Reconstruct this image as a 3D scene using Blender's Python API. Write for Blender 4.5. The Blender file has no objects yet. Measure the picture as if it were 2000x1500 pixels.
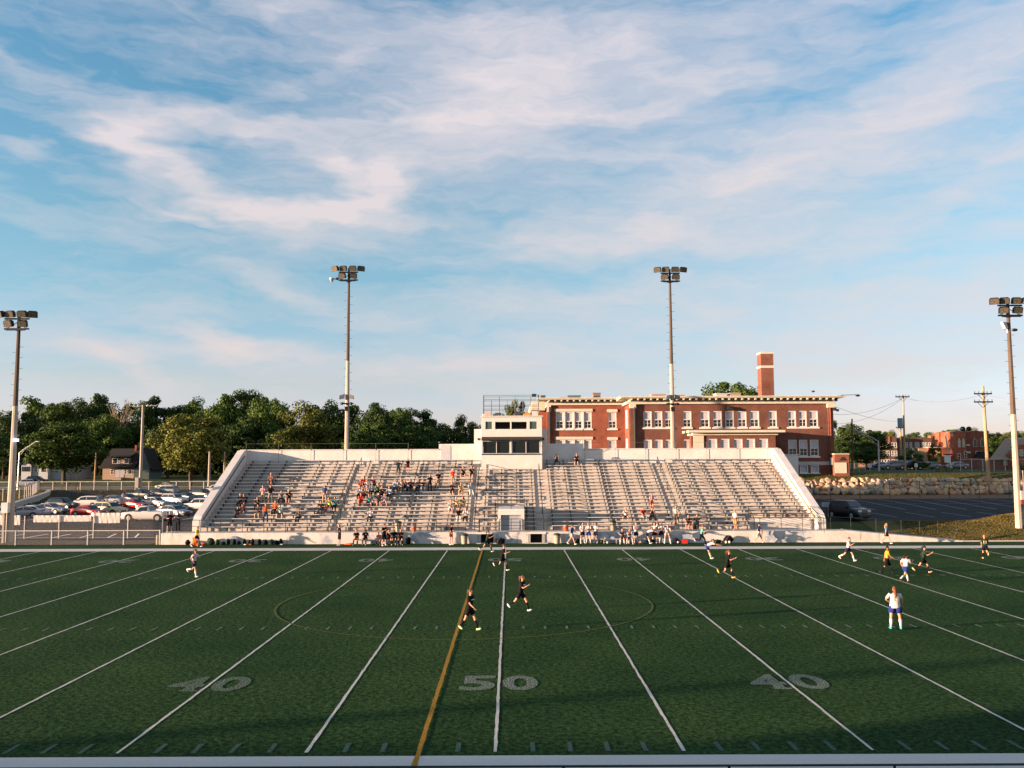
import bpy, math, random
from mathutils import Vector, Matrix
R = math.radians
sin, cos, pi = math.sin, math.cos, math.pi
sc = bpy.context.scene
COL = sc.collection
random.seed(7)

# ------------------------------------------------------------------ camera
F_PX, PITCH, YAW, ROLL = 1731.6, 0.08575, 0.0021, 0.00357
CAM = Vector((0.39, -70.65, 7.03))
_fw0 = Vector((sin(YAW), cos(YAW), 0)); _rt0 = Vector((cos(YAW), -sin(YAW), 0))
FWD = _fw0 * cos(PITCH) + Vector((0, 0, 1)) * sin(PITCH)
_up0 = -_fw0 * sin(PITCH) + Vector((0, 0, 1)) * cos(PITCH)
RGT = _rt0 * cos(ROLL) - _up0 * sin(ROLL)
UPV = _rt0 * sin(ROLL) + _up0 * cos(ROLL)
cd = bpy.data.cameras.new('camera'); cam = bpy.data.objects.new('camera', cd); COL.objects.link(cam)
cd.sensor_width = 36; cd.lens = 36 * F_PX / 2000; cd.clip_start = .2; cd.clip_end = 9000
m = Matrix((RGT, UPV, -FWD)).transposed().to_4x4(); m.translation = CAM
cam.matrix_world = m
sc.camera = cam

def ray(px, py):
    return (FWD * F_PX + RGT * (px - 1000) - UPV * (py - 750)).normalized()
def atY(px, py, Y):                       # where the line of sight meets the plane Y
    d = ray(px, py); t = (Y - CAM.y) / d.y
    return CAM + d * t
def atZ(px, py, z=0):
    d = ray(px, py); t = (z - CAM.z) / d.z
    return CAM + d * t
def XX(px, Y, py=900): return atY(px, py, Y).x
def ZZ(px, py, Y): return atY(px, py, Y).z
def proj(p):
    d = Vector(p) - CAM; w = d.dot(FWD)
    return 1000 + d.dot(RGT) / w * F_PX, 750 - d.dot(UPV) / w * F_PX
def sst(x, a, b):
    t = min(1, max(0, (x - a) / (b - a))); return t * t * (3 - 2 * t)
def lin(x, a, b): return min(1, max(0, (x - a) / (b - a)))

# ------------------------------------------------------------------ materials
def mat(name, col, rough=.8, var=.12, scale=3., bump=0., bscale=None, metal=0., spec=.3, col2=None, mix=None, detail=5, trans=0., stretch=None, obj=True):
    m = bpy.data.materials.new(name); m.use_nodes = True; nt = m.node_tree; N = nt.nodes; L = nt.links
    b = N['Principled BSDF']; b.inputs['Roughness'].default_value = rough; b.inputs['Metallic'].default_value = metal
    b.inputs['Specular IOR Level'].default_value = spec
    tc = N.new('ShaderNodeTexCoord'); src = tc.outputs['Object' if obj else 'Generated']
    if stretch:
        mp = N.new('ShaderNodeMapping'); mp.inputs['Scale'].default_value = stretch; L.new(src, mp.inputs[0]); src = mp.outputs[0]
    n = N.new('ShaderNodeTexNoise'); n.inputs['Scale'].default_value = scale; n.inputs['Detail'].default_value = detail; n.inputs['Roughness'].default_value = .65
    L.new(src, n.inputs['Vector'])
    r = N.new('ShaderNodeValToRGB'); e = r.color_ramp.elements
    lo, hi = (mix or (.3, .7)); e[0].position = lo; e[1].position = hi
    c1 = [max(0, c * (1 - var)) for c in col]; c2 = [min(1, c * (1 + var)) for c in (col2 or col)]
    if col2: c1 = list(col); c2 = list(col2)
    e[0].color = (*c1, 1); e[1].color = (*c2, 1)
    L.new(n.outputs['Fac'], r.inputs[0]); L.new(r.outputs[0], b.inputs['Base Color'])
    if bump:
        n2 = N.new('ShaderNodeTexNoise'); n2.inputs['Scale'].default_value = bscale or scale * 4; n2.inputs['Detail'].default_value = 3
        L.new(src, n2.inputs['Vector']); bp = N.new('ShaderNodeBump'); bp.inputs['Strength'].default_value = bump; bp.inputs['Distance'].default_value = .05
        L.new(n2.outputs['Fac'], bp.inputs['Height']); L.new(bp.outputs[0], b.inputs['Normal'])
    return m
def plain(name, col, rough=.7, metal=0, spec=.3, coat=0):
    m = bpy.data.materials.new(name); m.use_nodes = True; b = m.node_tree.nodes['Principled BSDF']
    b.inputs['Base Color'].default_value = (*col, 1); b.inputs['Roughness'].default_value = rough; b.inputs['Metallic'].default_value = metal
    b.inputs['Specular IOR Level'].default_value = spec; b.inputs['Coat Weight'].default_value = coat; b.inputs['Coat Roughness'].default_value = .05
    return m
_cm = {}
def cloth(col):                            # woven cloth of one colour, with soft folds
    k = tuple(round(c, 3) for c in col)
    if k not in _cm: _cm[k] = mat('cloth', k, .9, .22, 9, .5, 14, spec=.15)
    return _cm[k]

# ------------------------------------------------------------------ objects
def tag(o, label=None, cat=None, group=None, kind=None):
    if label: o['label'] = label
    if cat: o['category'] = cat
    if group: o['group'] = group
    if kind: o['kind'] = kind
    return o
def thing(name, label, cat, loc=(0, 0, 0), rz=0, group=None):
    o = bpy.data.objects.new(name, None); COL.objects.link(o); o.empty_display_size = .3
    o.location = loc; o.rotation_euler = (0, 0, rz)
    return tag(o, label, cat, group)
def dup(root, loc, rz=0, label=None, scale=None):
    def cp(o, par):
        c = o.copy(); COL.objects.link(c)
        if par: c.parent = par
        for ch in KIDS.get(o.name, []): KIDS.setdefault(c.name, []).append(cp(ch, c))
        return c
    r = cp(root, None); r.location = loc; r.rotation_euler = (0, 0, rz)
    if label: r['label'] = label
    if scale: r.scale = scale
    return r
KIDS = {}
class MB:
    def __init__(s): s.v = []; s.f = []; s.m = []; s.mi = 0
    def add(s, vs, fs):
        n = len(s.v); s.v += [tuple(v) for v in vs]
        for f in fs: s.f.append(tuple(i + n for i in f)); s.m.append(s.mi)
        return s
    def box(s, x0, x1, y0, y1, z0, z1):
        return s.add([(x0, y0, z0), (x1, y0, z0), (x1, y1, z0), (x0, y1, z0), (x0, y0, z1), (x1, y0, z1), (x1, y1, z1), (x0, y1, z1)],
              [(0, 3, 2, 1), (4, 5, 6, 7), (0, 1, 5, 4), (1, 2, 6, 5), (2, 3, 7, 6), (3, 0, 4, 7)])
    def quad(s, a, b, c, d): return s.add([a, b, c, d], [(0, 1, 2, 3)])
    def poly(s, pts): return s.add(pts, [tuple(range(len(pts)))])
    def prism(s, pts, d):                  # polygon pts (3D) extruded by the vector d
        n = len(pts); d = Vector(d); q = [Vector(p) for p in pts]
        return s.add(q + [p + d for p in q], [tuple(reversed(range(n))), tuple(range(n, 2 * n))] + [(i, (i + 1) % n, (i + 1) % n + n, i + n) for i in range(n)])
    def tube(s, p0, p1, r0, r1=None, n=6, cap=True, ph=0.):
        r1 = r0 if r1 is None else r1
        p0, p1 = Vector(p0), Vector(p1); d = (p1 - p0)
        if d.length < 1e-6: return s
        d.normalize(); a = d.orthogonal().normalized() if abs(d.z) < .95 else Vector((1, 0, 0)); a = (a - d * a.dot(d)).normalized(); b = d.cross(a)
        vs = []
        for p, r in ((p0, r0), (p1, r1)):
            for i in range(n):
                t = 2 * pi * (i + ph) / n; vs.append(p + a * (r * cos(t)) + b * (r * sin(t)))
        fs = [(i, (i + 1) % n, (i + 1) % n + n, i + n) for i in range(n)]
        if cap: fs += [tuple(reversed(range(n))), tuple(range(n, 2 * n))]
        return s.add(vs, fs)
    def path(s, pts, r, n=6):
        for a, b in zip(pts, pts[1:]): s.tube(a, b, r, n=n)
        return s
    def rings(s, rings, cap=True):         # loft of equal-length rings of points
        n = len(rings[0]); vs = [p for r in rings for p in r]; fs = []
        for k in range(len(rings) - 1):
            for i in range(n): fs.append((k * n + i, k * n + (i + 1) % n, (k + 1) * n + (i + 1) % n, (k + 1) * n + i))
        if cap: fs += [tuple(reversed(range(n))), tuple(range((len(rings) - 1) * n, len(rings) * n))]
        return s.add(vs, fs)
    def ball(s, c, r, nu=10, nv=7, M=None, fn=None):
        c = Vector(c); r = Vector(r) if hasattr(r, '__len__') else Vector((r, r, r)); vs = []; fs = []
        for j in range(1, nv):
            ph = pi * j / nv
            for i in range(nu):
                th = 2 * pi * i / nu; d = Vector((sin(ph) * cos(th), sin(ph) * sin(th), cos(ph)))
                k = fn(d) if fn else 1.
                p = Vector((d.x * r.x * k, d.y * r.y * k, d.z * r.z * k)); vs.append(c + (M @ p if M else p))
        top = Vector((0, 0, r.z)); vs.append(c + (M @ top if M else top)); vs.append(c - (M @ top if M else top)); T = len(vs) - 2
        for j in range(nv - 2):
            for i in range(nu): fs.append((j * nu + i, (j + 1) * nu + i, (j + 1) * nu + (i + 1) % nu, j * nu + (i + 1) % nu))
        for i in range(nu):
            fs.append((T, i, (i + 1) % nu)); fs.append((T + 1, (nv - 2) * nu + (i + 1) % nu, (nv - 2) * nu + i))
        return s.add(vs, fs)
    def mesh(s, name, mats, smooth=False, off=(0, 0, 0)):
        me = bpy.data.meshes.new(name); o = Vector(off)
        me.from_pydata([(v[0] - o.x, v[1] - o.y, v[2] - o.z) for v in s.v], [], s.f)
        for m_ in (mats if isinstance(mats, (list, tuple)) else [mats]): me.materials.append(m_)
        if any(s.m): me.polygons.foreach_set('material_index', s.m)
        if smooth: me.polygons.foreach_set('use_smooth', [True] * len(s.f))
        me.update(); return me
    def build(s, name, mats, parent=None, smooth=False, world=True):   # world: the points are world points, made local to the parent
        off = (0, 0, 0)
        if parent is not None and world:
            p = parent
            off = Vector(parent.location)
            while p.parent: p = p.parent; off = off + Vector(p.location)
        return link(name, s.mesh(name, mats, smooth, off), parent)
def link(name, me, parent=None):
    o = bpy.data.objects.new(name, me); COL.objects.link(o)
    if parent is not None: o.parent = parent; KIDS.setdefault(parent.name, []).append(o)
    return o
def struct(o): o['kind'] = 'structure'; return o
# ------------------------------------------------------------------ light: evening sun from the left, almost level
SUN_EL = R(5.0); SUN_DIR = Vector((cos(R(17)) * cos(SUN_EL), sin(R(17)) * cos(SUN_EL), -sin(SUN_EL)))   # the way the light travels
sd = bpy.data.lights.new('sun', 'SUN'); sd.energy = 5.0; sd.angle = R(.53); sd.color = (1, .68, .46)
so = bpy.data.objects.new('sun', sd); COL.objects.link(so); so.rotation_euler = (-SUN_DIR).to_track_quat('Z', 'Y').to_euler(); so.location = (-60, -60, 40)
w = bpy.data.worlds.new('World'); sc.world = w; w.use_nodes = True; nt = w.node_tree; N = nt.nodes; L = nt.links
bg = N['Background']; bg.inputs[1].default_value = .083
sky = N.new('ShaderNodeTexSky'); sky.sky_type = 'NISHITA'; sky.sun_disc = False; sky.sun_elevation = SUN_EL
sky.sun_rotation = math.atan2(-SUN_DIR.x, -SUN_DIR.y); sky.altitude = 200; sky.air_density = 1.0; sky.dust_density = .6; sky.ozone_density = 2.0
def math_(op, a, b=None, c=None):
    n = N.new('ShaderNodeMath'); n.operation = op
    for i, x in enumerate((a, b, c)):
        if x is None: continue
        if isinstance(x, (int, float)): n.inputs[i].default_value = x
        else: L.new(x, n.inputs[i])
    return n.outputs[0]
tc = N.new('ShaderNodeTexCoord'); sx = N.new('ShaderNodeSeparateXYZ'); L.new(tc.outputs['Generated'], sx.inputs[0])
az = math_('ARCTAN2', sx.outputs[0], sx.outputs[1]); el = math_('ARCSINE', sx.outputs[2])
cx = N.new('ShaderNodeCombineXYZ'); L.new(az, cx.inputs[0]); L.new(el, cx.inputs[1])
def noise(scale, stretch, detail=8, dist=0, rough=.6, off=(0, 0, 0), src=None, rot=0):
    mp = N.new('ShaderNodeMapping'); mp.inputs['Scale'].default_value = stretch; mp.inputs['Location'].default_value = off; mp.inputs['Rotation'].default_value = (0, 0, rot)
    L.new(src or cx.outputs[0], mp.inputs[0])
    n = N.new('ShaderNodeTexNoise'); n.inputs['Scale'].default_value = scale; n.inputs['Detail'].default_value = detail; n.inputs['Distortion'].default_value = dist; n.inputs['Roughness'].default_value = rough
    L.new(mp.outputs[0], n.inputs[0]); return n
# warp the sky co-ordinates so that every cloud edge frays into wisps
wn = noise(5.5, (1, 2.2, 1), 3, 0, .55); wn2 = noise(22, (1, 3, 1), 2, 0, .6, (3, 1, 0))
va = N.new('ShaderNodeVectorMath'); va.operation = 'SUBTRACT'; va.inputs[1].default_value = (.5, .5, .5); L.new(wn.outputs['Color'], va.inputs[0])
vs_ = N.new('ShaderNodeVectorMath'); vs_.operation = 'MULTIPLY'; vs_.inputs[1].default_value = (.15, .05, 0); L.new(va.outputs[0], vs_.inputs[0])
vb = N.new('ShaderNodeVectorMath'); vb.operation = 'SUBTRACT'; vb.inputs[1].default_value = (.5, .5, .5); L.new(wn2.outputs['Color'], vb.inputs[0])
vs2 = N.new('ShaderNodeVectorMath'); vs2.operation = 'MULTIPLY'; vs2.inputs[1].default_value = (.06, .022, 0); L.new(vb.outputs[0], vs2.inputs[0])
vd = N.new('ShaderNodeVectorMath'); vd.operation = 'ADD'; L.new(cx.outputs[0], vd.inputs[0]); L.new(vs_.outputs[0], vd.inputs[1])
ve = N.new('ShaderNodeVectorMath'); ve.operation = 'ADD'; L.new(vd.outputs[0], ve.inputs[0]); L.new(vs2.outputs[0], ve.inputs[1])
sw = N.new('ShaderNodeSeparateXYZ'); L.new(ve.outputs[0], sw.inputs[0])
# cloud banks: (px, py, half width, half height, tilt deg, weight) - turned into directions of the sky
BANKS = [(150, 250, 120, 13, 12, .6), (250, 262, 105, 32, 20, .85), (400, 236, 190, 24, 2, .8), (570, 240, 130, 18, -4, .5), (262, 318, 60, 30, 70, .4), (380, 345, 110, 20, 25, .5), (470, 388, 120, 20, 22, .6), (600, 412, 130, 20, 2, 1.1), (700, 388, 90, 24, -15, 1.1), (762, 335, 45, 20, -20, 1.2),
         (690, 340, 70, 20, 45, .55), (620, 295, 110, 14, 8, .6), (370, 408, 62, 9, 8, 1.3), (120, 150, 120, 9, 6, .35), (520, 170, 200, 12, -22, .5), (950, 110, 170, 60, -20, .6), (880, 225, 220, 46, -18, .7), (1050, 200, 180, 56, -8, .7), (1000, 300, 250, 36, 5, .45), (820, 60, 200, 28, -10, .35),
         (1300, 60, 300, 46, 0, .45), (1250, 190, 300, 36, -6, .5), (1650, 250, 350, 40, -20, .5), (1850, 180, 250, 55, -25, .5), (1450, 330, 350, 44, -12, .45), (1750, 420, 300, 36, -18, .35), (560, 560, 150, 20, 18, .5), (700, 480, 200, 22, 4, .4), (1200, 470, 300, 26, -3, .6), (1100, 590, 400, 28, -2, .75), (1600, 600, 400, 32, -3, .5),
         (190, 690, 72, 24, 10, 1.25), (260, 722, 60, 18, 20, .9), (420, 662, 70, 20, 25, 1.2), (480, 700, 130, 15, 2, 1.25), (240, 640, 60, 8, -10, .4), (900, 712, 160, 22, -3, .95), (950, 742, 260, 28, 0, .45), (1500, 700, 400, 38, 0, .5), (300, 775, 500, 20, 0, .35), (30, 290, 50, 16, 4, .8), (20, 150, 60, 12, 4, .4), (1900, 640, 250, 34, -4, .4), (1000, 120, 330, 110, -10, .22), (350, 290, 300, 70, 5, .12), (1150, 330, 500, 130, -4, .3), (1700, 330, 400, 120, -20, .25), (700, 30, 300, 40, 4, .35), (640, 450, 200, 40, 8, .3)]
acc = None
for px, py, hw, hh, tl, wt in BANKS:
    hw *= 1.12; hh *= 1.25
    d = ray(px, py); a0 = math.atan2(d.x, d.y); e0 = math.asin(d.z); a = R(-tl)
    da = math_('SUBTRACT', sw.outputs[0], a0); de = math_('SUBTRACT', sw.outputs[1], e0)
    u = math_('ADD', math_('MULTIPLY', da, cos(a) / (hw / F_PX)), math_('MULTIPLY', de, sin(a) / (hw / F_PX)))
    v = math_('ADD', math_('MULTIPLY', da, -sin(a) / (hh / F_PX)), math_('MULTIPLY', de, cos(a) / (hh / F_PX)))
    r2 = math_('ADD', math_('MULTIPLY', u, u), math_('MULTIPLY', v, v))
    g = math_('MULTIPLY', math_('EXPONENT', math_('MULTIPLY', r2, -1.0)), wt)
    acc = g if acc is None else math_('ADD', acc, g)
fib = noise(6, (1, 5.0, 1), 6, 0, .62, (5, 2, 0), ve.outputs[0], R(14)).outputs['Fac']          # long fibres
big = noise(3.2, (1, 2.6, 1), 4, 0, .6, (1.3, .2, 0), ve.outputs[0]).outputs['Fac']
fine = noise(26, (1, 4.5, 1), 4, 0, .65, (0, 4, 0), ve.outputs[0], R(10)).outputs['Fac']
veil = math_('ADD', math_('MULTIPLY', math_('SUBTRACT', big, .30), 1.7), math_('MULTIPLY', math_('MAXIMUM', math_('MULTIPLY', az, 1.0), -.1), .42))
dens = math_('ADD', math_('MULTIPLY', acc, .80), veil)
dens = math_('ADD', dens, math_('MULTIPLY', math_('SUBTRACT', fib, .5), 2.1))
dens = math_('ADD', dens, math_('MULTIPLY', math_('SUBTRACT', fine, .5), .38))
mr = N.new('ShaderNodeMapRange'); mr.interpolation_type = 'LINEAR'; mr.inputs[1].default_value = .12; mr.inputs[2].default_value = 1.74; mr.inputs[3].default_value = 0; mr.inputs[4].default_value = .93
L.new(dens, mr.inputs[0])
# grade of the clear sky: the blue of a hazy summer evening
tint = N.new('ShaderNodeMixRGB'); tint.blend_type = 'MULTIPLY'; tint.inputs[0].default_value = 1; L.new(sky.outputs[0], tint.inputs[1])
gr = N.new('ShaderNodeValToRGB'); L.new(math_('MULTIPLY', el, 1 / R(34)), gr.inputs[0]); E_ = gr.color_ramp.elements
SKYG = [(0.0, (.94, 1.04, 3.1)), (.05, (1.02, .99, 1.95)), (.144, (1.04, .94, 1.24)), (.3, (.93, 1.04, 1.12)), (.432, (.92, 1.11, 1.12)), (1, (.66, 1.17, 1.28))]
E_[0].position = 0; E_[0].color = (*SKYG[0][1], 1); E_[1].position = 1; E_[1].color = (*SKYG[-1][1], 1)
for p_, c_ in SKYG[1:-1]:
    q = E_.new(p_); q.color = (*c_, 1)
L.new(gr.outputs[0], tint.inputs[2])
mixc = N.new('ShaderNodeMixRGB'); L.new(mr.outputs[0], mixc.inputs[0]); L.new(tint.outputs[0], mixc.inputs[1])
CLOUD = N.new('ShaderNodeValToRGB'); L.new(math_('MULTIPLY', el, 1 / R(34)), CLOUD.inputs[0]); ce = CLOUD.color_ramp.elements
ce[0].color = (2.5, 2.2, 2.14, 1); ce[1].color = (2.75, 2.52, 2.68, 1)
L.new(CLOUD.outputs[0], mixc.inputs[2]); L.new(mixc.outputs[0], bg.inputs[0])
sc.view_settings.view_transform = 'Standard'; sc.view_settings.look = 'None'; sc.view_settings.gamma = 1; sc.view_settings.exposure = 1.9
w.cycles.sampling_method = 'MANUAL'; w.cycles.sample_map_resolution = 256
sc.cycles.max_bounces = 5; sc.cycles.diffuse_bounces = 2; sc.cycles.glossy_bounces = 2; sc.cycles.transparent_max_bounces = 6; sc.cycles.caustics_reflective = False; sc.cycles.caustics_refractive = False
sc.cycles.use_denoising = True
# ------------------------------------------------------------------ ground: a level pitch, a car park below the street on the left, a bank rising on the right
L5 = 4.572
WALL_L = [(-58.5, 24), (-64, 38), (-71, 54), (-79, 76), (-88, 100), (-93.5, 111.5)]      # foot line of the curved retaining wall
def wall_x(Y):
    for (x0, y0), (x1, y1) in zip(WALL_L, WALL_L[1:]):
        if y0 <= Y <= y1: return x0 + (x1 - x0) * (Y - y0) / (y1 - y0)
    return WALL_L[0][0] if Y < 24 else WALL_L[-1][0]
def h_left(X, Y):
    z = .45 * sst(Y, 84, 100) + .75 * sst(Y, 100, 111) + .35 * sst(Y, 122, 135) + 1.1 * sst(Y, 134, 152) + 1.0 * sst(Y, 160, 260)
    if Y < 112 and Y > 22:
        top = .25 + 1.05 * lin(Y, 26, 108)
        k = lin(wall_x(Y) - X, .1, .9)
        z = z * (1 - k) + max(z, top) * k
    return z
def h_right(X, Y):
    if Y < 14: z = 1.27 * sst(Y, 5.9, 14)
    elif Y < 27: z = 1.27 + (Y - 14) * .083
    elif Y < 36: z = 2.35 + (Y - 27) * .042
    else: z = 2.73 + 1.35 * lin(Y, 36, 38.2) + 1.17 * sst(Y, 38, 43)
    mnd = 1.95 * sst(Y, 5.7, 11.2) * (1 - sst(Y, 12.5, 17)) * sst(X, 33, 50) * (1 + .05 * sin(X * .7))
    return max(z, mnd) if Y < 17 else z
def hgt(X, Y):
    if Y < 5.55: return 0.
    k = lin(X, -24, 20); z = h_left(X, Y) * (1 - k) + h_right(X, Y) * k
    return z
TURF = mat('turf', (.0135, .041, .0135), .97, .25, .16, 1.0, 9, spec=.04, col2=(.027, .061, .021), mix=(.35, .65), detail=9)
def turf_nodes(m):                         # the fibres lie every way: fine relief catches the level sun, lit and shaded grain is painted in colour
    nt = m.node_tree; N = nt.nodes; L = nt.links; b = N['Principled BSDF']; bp = [n for n in N if n.type == 'BUMP'][0]
    tc = [n for n in N if n.type == 'TEX_COORD'][0]
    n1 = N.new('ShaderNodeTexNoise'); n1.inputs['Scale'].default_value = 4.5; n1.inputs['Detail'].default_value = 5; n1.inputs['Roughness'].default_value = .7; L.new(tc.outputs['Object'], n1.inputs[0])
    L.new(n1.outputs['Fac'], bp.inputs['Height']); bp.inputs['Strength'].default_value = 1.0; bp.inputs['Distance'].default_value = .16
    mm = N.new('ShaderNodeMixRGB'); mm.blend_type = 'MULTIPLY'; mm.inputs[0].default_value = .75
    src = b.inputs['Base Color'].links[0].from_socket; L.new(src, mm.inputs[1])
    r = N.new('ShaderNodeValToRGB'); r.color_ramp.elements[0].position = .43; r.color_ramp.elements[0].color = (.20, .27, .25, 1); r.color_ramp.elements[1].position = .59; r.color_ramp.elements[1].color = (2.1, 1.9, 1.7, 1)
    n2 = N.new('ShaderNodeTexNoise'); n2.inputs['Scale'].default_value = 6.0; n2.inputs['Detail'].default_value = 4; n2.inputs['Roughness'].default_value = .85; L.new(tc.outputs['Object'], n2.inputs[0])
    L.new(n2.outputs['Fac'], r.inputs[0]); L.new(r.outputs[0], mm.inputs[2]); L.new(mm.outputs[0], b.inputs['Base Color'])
turf_nodes(TURF)
GRASS = mat('grass', (.055, .062, .018), .95, .2, .35, .9, 5, spec=.1, col2=(.13, .10, .032), mix=(.35, .7), detail=9)
GRASSD = mat('grass', (.03, .05, .016), .95, .2, .3, .8, 5, spec=.1, col2=(.07, .08, .026), mix=(.35, .7), detail=9)
ASPH = mat('asphalt', (.020, .022, .026), .92, .2, .5, .35, 30, spec=.12, col2=(.038, .038, .040), detail=9)
CONC = mat('concrete', (.33, .30, .27), .9, .14, 1.2, .3, 12, col2=(.44, .40, .36), detail=8)
ROADM = mat('road', (.09, .088, .085), .9, .15, .6, .2, 20, col2=(.13, .125, .12))
# the ground is one sheet out to the horizon
def axis(segs):
    a = []
    for lo, hi, st in segs:
        x = lo
        while x < hi - 1e-6: a.append(x); x += st
    a.append(segs[-1][1]); return a
gx = axis([(-3000, -600, 400), (-600, -140, 40), (-140, -100, 4), (-100, -54, 1.0), (-54, 28, 4), (28, 84, 2), (84, 140, 6), (140, 600, 46), (600, 3000, 400)])
gy = axis([(-400, -80, 40), (-80, 5.5, 15), (5.5, 5.6, .1), (5.6, 18, 1.0), (18, 36, 1.5), (36, 38.2, 1.1), (38.2, 46, 1.3), (46, 84, 4), (84, 160, 2), (160, 300, 14), (300, 700, 100), (700, 6000, 900)])
g = MB(); g.v = [(x, y, hgt(x, y) - .02) for y in gy for x in gx]; n = len(gx)
g.f = [(j * n + i, j * n + i + 1, (j + 1) * n + i + 1, (j + 1) * n + i) for j in range(len(gy) - 1) for i in range(n - 1)]; g.m = [0] * len(g.f)
struct(g.build('ground', GRASSD, smooth=True))
def sheet(name, mt, x0, x1, y0, y1, nx, ny, dz=.012, fx=None):
    b = MB(); fx = fx or (lambda u, y: x0 + (x1 - x0) * u)
    ys = [y0 + (y1 - y0) * j / ny for j in range(ny + 1)]
    b.v = [(fx(i / nx, y), y, hgt(fx(i / nx, y), y) + dz) for y in ys for i in range(nx + 1)]
    b.f = [(j * (nx + 1) + i, j * (nx + 1) + i + 1, (j + 1) * (nx + 1) + i + 1, (j + 1) * (nx + 1) + i) for j in range(ny) for i in range(nx)]; b.m = [0] * len(b.f)
    return struct(b.build(name, mt, smooth=True))
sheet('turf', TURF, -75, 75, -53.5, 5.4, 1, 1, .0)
sheet('running_strip', mat('cinder', (.12, .07, .055), .95, .15, 2), -75, 75, -62, -53.5, 1, 1, .0)
sheet('left_car_park', ASPH, -57, -27.5, 10.8, 110, 24, 90, .03, lambda u, y: (wall_x(y) + 1.0) * (1 - u) + (-27.5 if y > 22 else -29.5) * u)
sheet('gravel_strip', mat('gravel', (.05, .038, .03), .95, .3, 6, .6, 30, col2=(.10, .075, .055)), -75, -30.2, 5.5, 9.8, 20, 6, .02)
sheet('right_car_park', ASPH, 27.6, 96, 13.2, 30.4, 60, 24, .035)
sheet('street', ROADM, -300, -24, 116, 125, 40, 6, .04)
sheet('far_pavement', CONC, -300, -24, 127.5, 129, 40, 1, .05)
sheet('right_bank', GRASS, 33, 110, 5.62, 15.6, 60, 12, .03)
sheet('earth_strip', mat('bare_earth', (.16, .09, .05), .95, .2, 1.5, .5, 8), 27.6, 96, 30.5, 36, 60, 8, .03)
sheet('upper_lawn', GRASS, 28, 130, 38.3, 42, 60, 6, .04)
sheet('left_lawn', GRASS, -170, -58, 22, 112, 1, 60, .05, lambda u, y: -170 * (1 - u) + (wall_x(y) - 1.1) * u)
sheet('verge', GRASS, -92, -24, 111.6, 115.6, 40, 3, .03)
# ------------------------------------------------------------------ markings of the pitch
def paint(name, col, wear, under=(.022, .05, .02), em=.0):
    m = bpy.data.materials.new(name); m.use_nodes = True; nt = m.node_tree; N = nt.nodes; L = nt.links; b = N['Principled BSDF']; b.inputs['Roughness'].default_value = .9; b.inputs['Specular IOR Level'].default_value = .1
    tc = N.new('ShaderNodeTexCoord'); n = N.new('ShaderNodeTexNoise'); n.inputs['Scale'].default_value = 26; n.inputs['Detail'].default_value = 5; n.inputs['Roughness'].default_value = .75; L.new(tc.outputs['Object'], n.inputs[0])
    r = N.new('ShaderNodeValToRGB'); r.color_ramp.elements[0].position = wear - .06; r.color_ramp.elements[1].position = wear + .06
    r.color_ramp.elements[0].color = (*under, 1); r.color_ramp.elements[1].color = (*col, 1); L.new(n.outputs['Fac'], r.inputs[0]); L.new(r.outputs[0], b.inputs['Base Color'])
    bp = N.new('ShaderNodeBump'); bp.inputs['Strength'].default_value = .35; bp.inputs['Distance'].default_value = .06; n3 = N.new('ShaderNodeTexNoise'); n3.inputs['Scale'].default_value = 14; n3.inputs['Detail'].default_value = 4
    L.new(tc.outputs['Object'], n3.inputs[0]); L.new(n3.outputs['Fac'], bp.inputs['Height']); L.new(bp.outputs[0], b.inputs['Normal'])
    return m
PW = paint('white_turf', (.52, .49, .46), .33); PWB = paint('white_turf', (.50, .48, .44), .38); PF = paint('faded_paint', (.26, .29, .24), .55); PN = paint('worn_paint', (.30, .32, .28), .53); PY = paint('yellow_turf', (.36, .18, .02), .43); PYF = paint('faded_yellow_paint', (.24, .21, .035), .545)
def flat(name, rects, mt, z):
    b = MB()
    for x0, x1, y0, y1 in rects: b.quad((x0, y0, z), (x1, y0, z), (x1, y1, z), (x0, y1, z))
    return struct(b.build(name, mt))
YN = -48.77
flat('far_sideline', [(-75, 75, .02, 2.05)], PW, .004)
flat('near_sideline', [(-75, 75, YN - 1.9, YN - .02)], PW, .004)
def wavy(x, y0, y1, wd, sd):               # a hand-laid line: its edge wanders by a centimetre or two
    rr = random.Random(sd); b = MB(); n = int(abs(y1 - y0) / .35); vs = []
    for i in range(n + 1):
        y = y0 + (y1 - y0) * i / n; a, c = rr.uniform(-.012, .012), rr.uniform(-.012, .012); vs += [(x - wd / 2 + a, y, .008), (x + wd / 2 + c, y, .008)]
    b.add(vs, [(2 * i, 2 * i + 1, 2 * i + 3, 2 * i + 2) for i in range(n)]); return b
for k in range(-9, 10): struct(wavy(k * L5, YN + .25, -.12, .084, k + 50).build('yard_line', PWB))
b = wavy(-1.85, YN - 1.75, .02, .125, 3); b.v = [(x, y, .016) for x, y, z in b.v]; struct(b.build('halfway_line', PY))
rr = random.Random(4); b = MB(); vs = []
for i in range(161):
    a = 2 * pi * i / 160; vs += [(-1.85 + (9.15 - .055) * cos(a), -25.9 + (9.15 - .055) * sin(a), .012), (-1.85 + (9.15 + .055) * cos(a), -25.9 + (9.15 + .055) * sin(a), .012)]
b.add(vs, [(2 * i, 2 * i + 1, 2 * i + 3, 2 * i + 2) for i in range(160)]); struct(b.build('centre_circle', PYF))
hx = [k * .9144 for k in range(-50, 51) if k % 5]
flat('hash_marks', [(x - .05, x + .05, y - .32, y + .32) for x in hx for y in (-16.26, -32.51)], PN, .008)
flat('near_hash_marks', [(x - .06, x + .06, YN + .25, YN + .95) for x in hx], paint('dim_paint', (.065, .11, .095), .47), .008)
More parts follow.
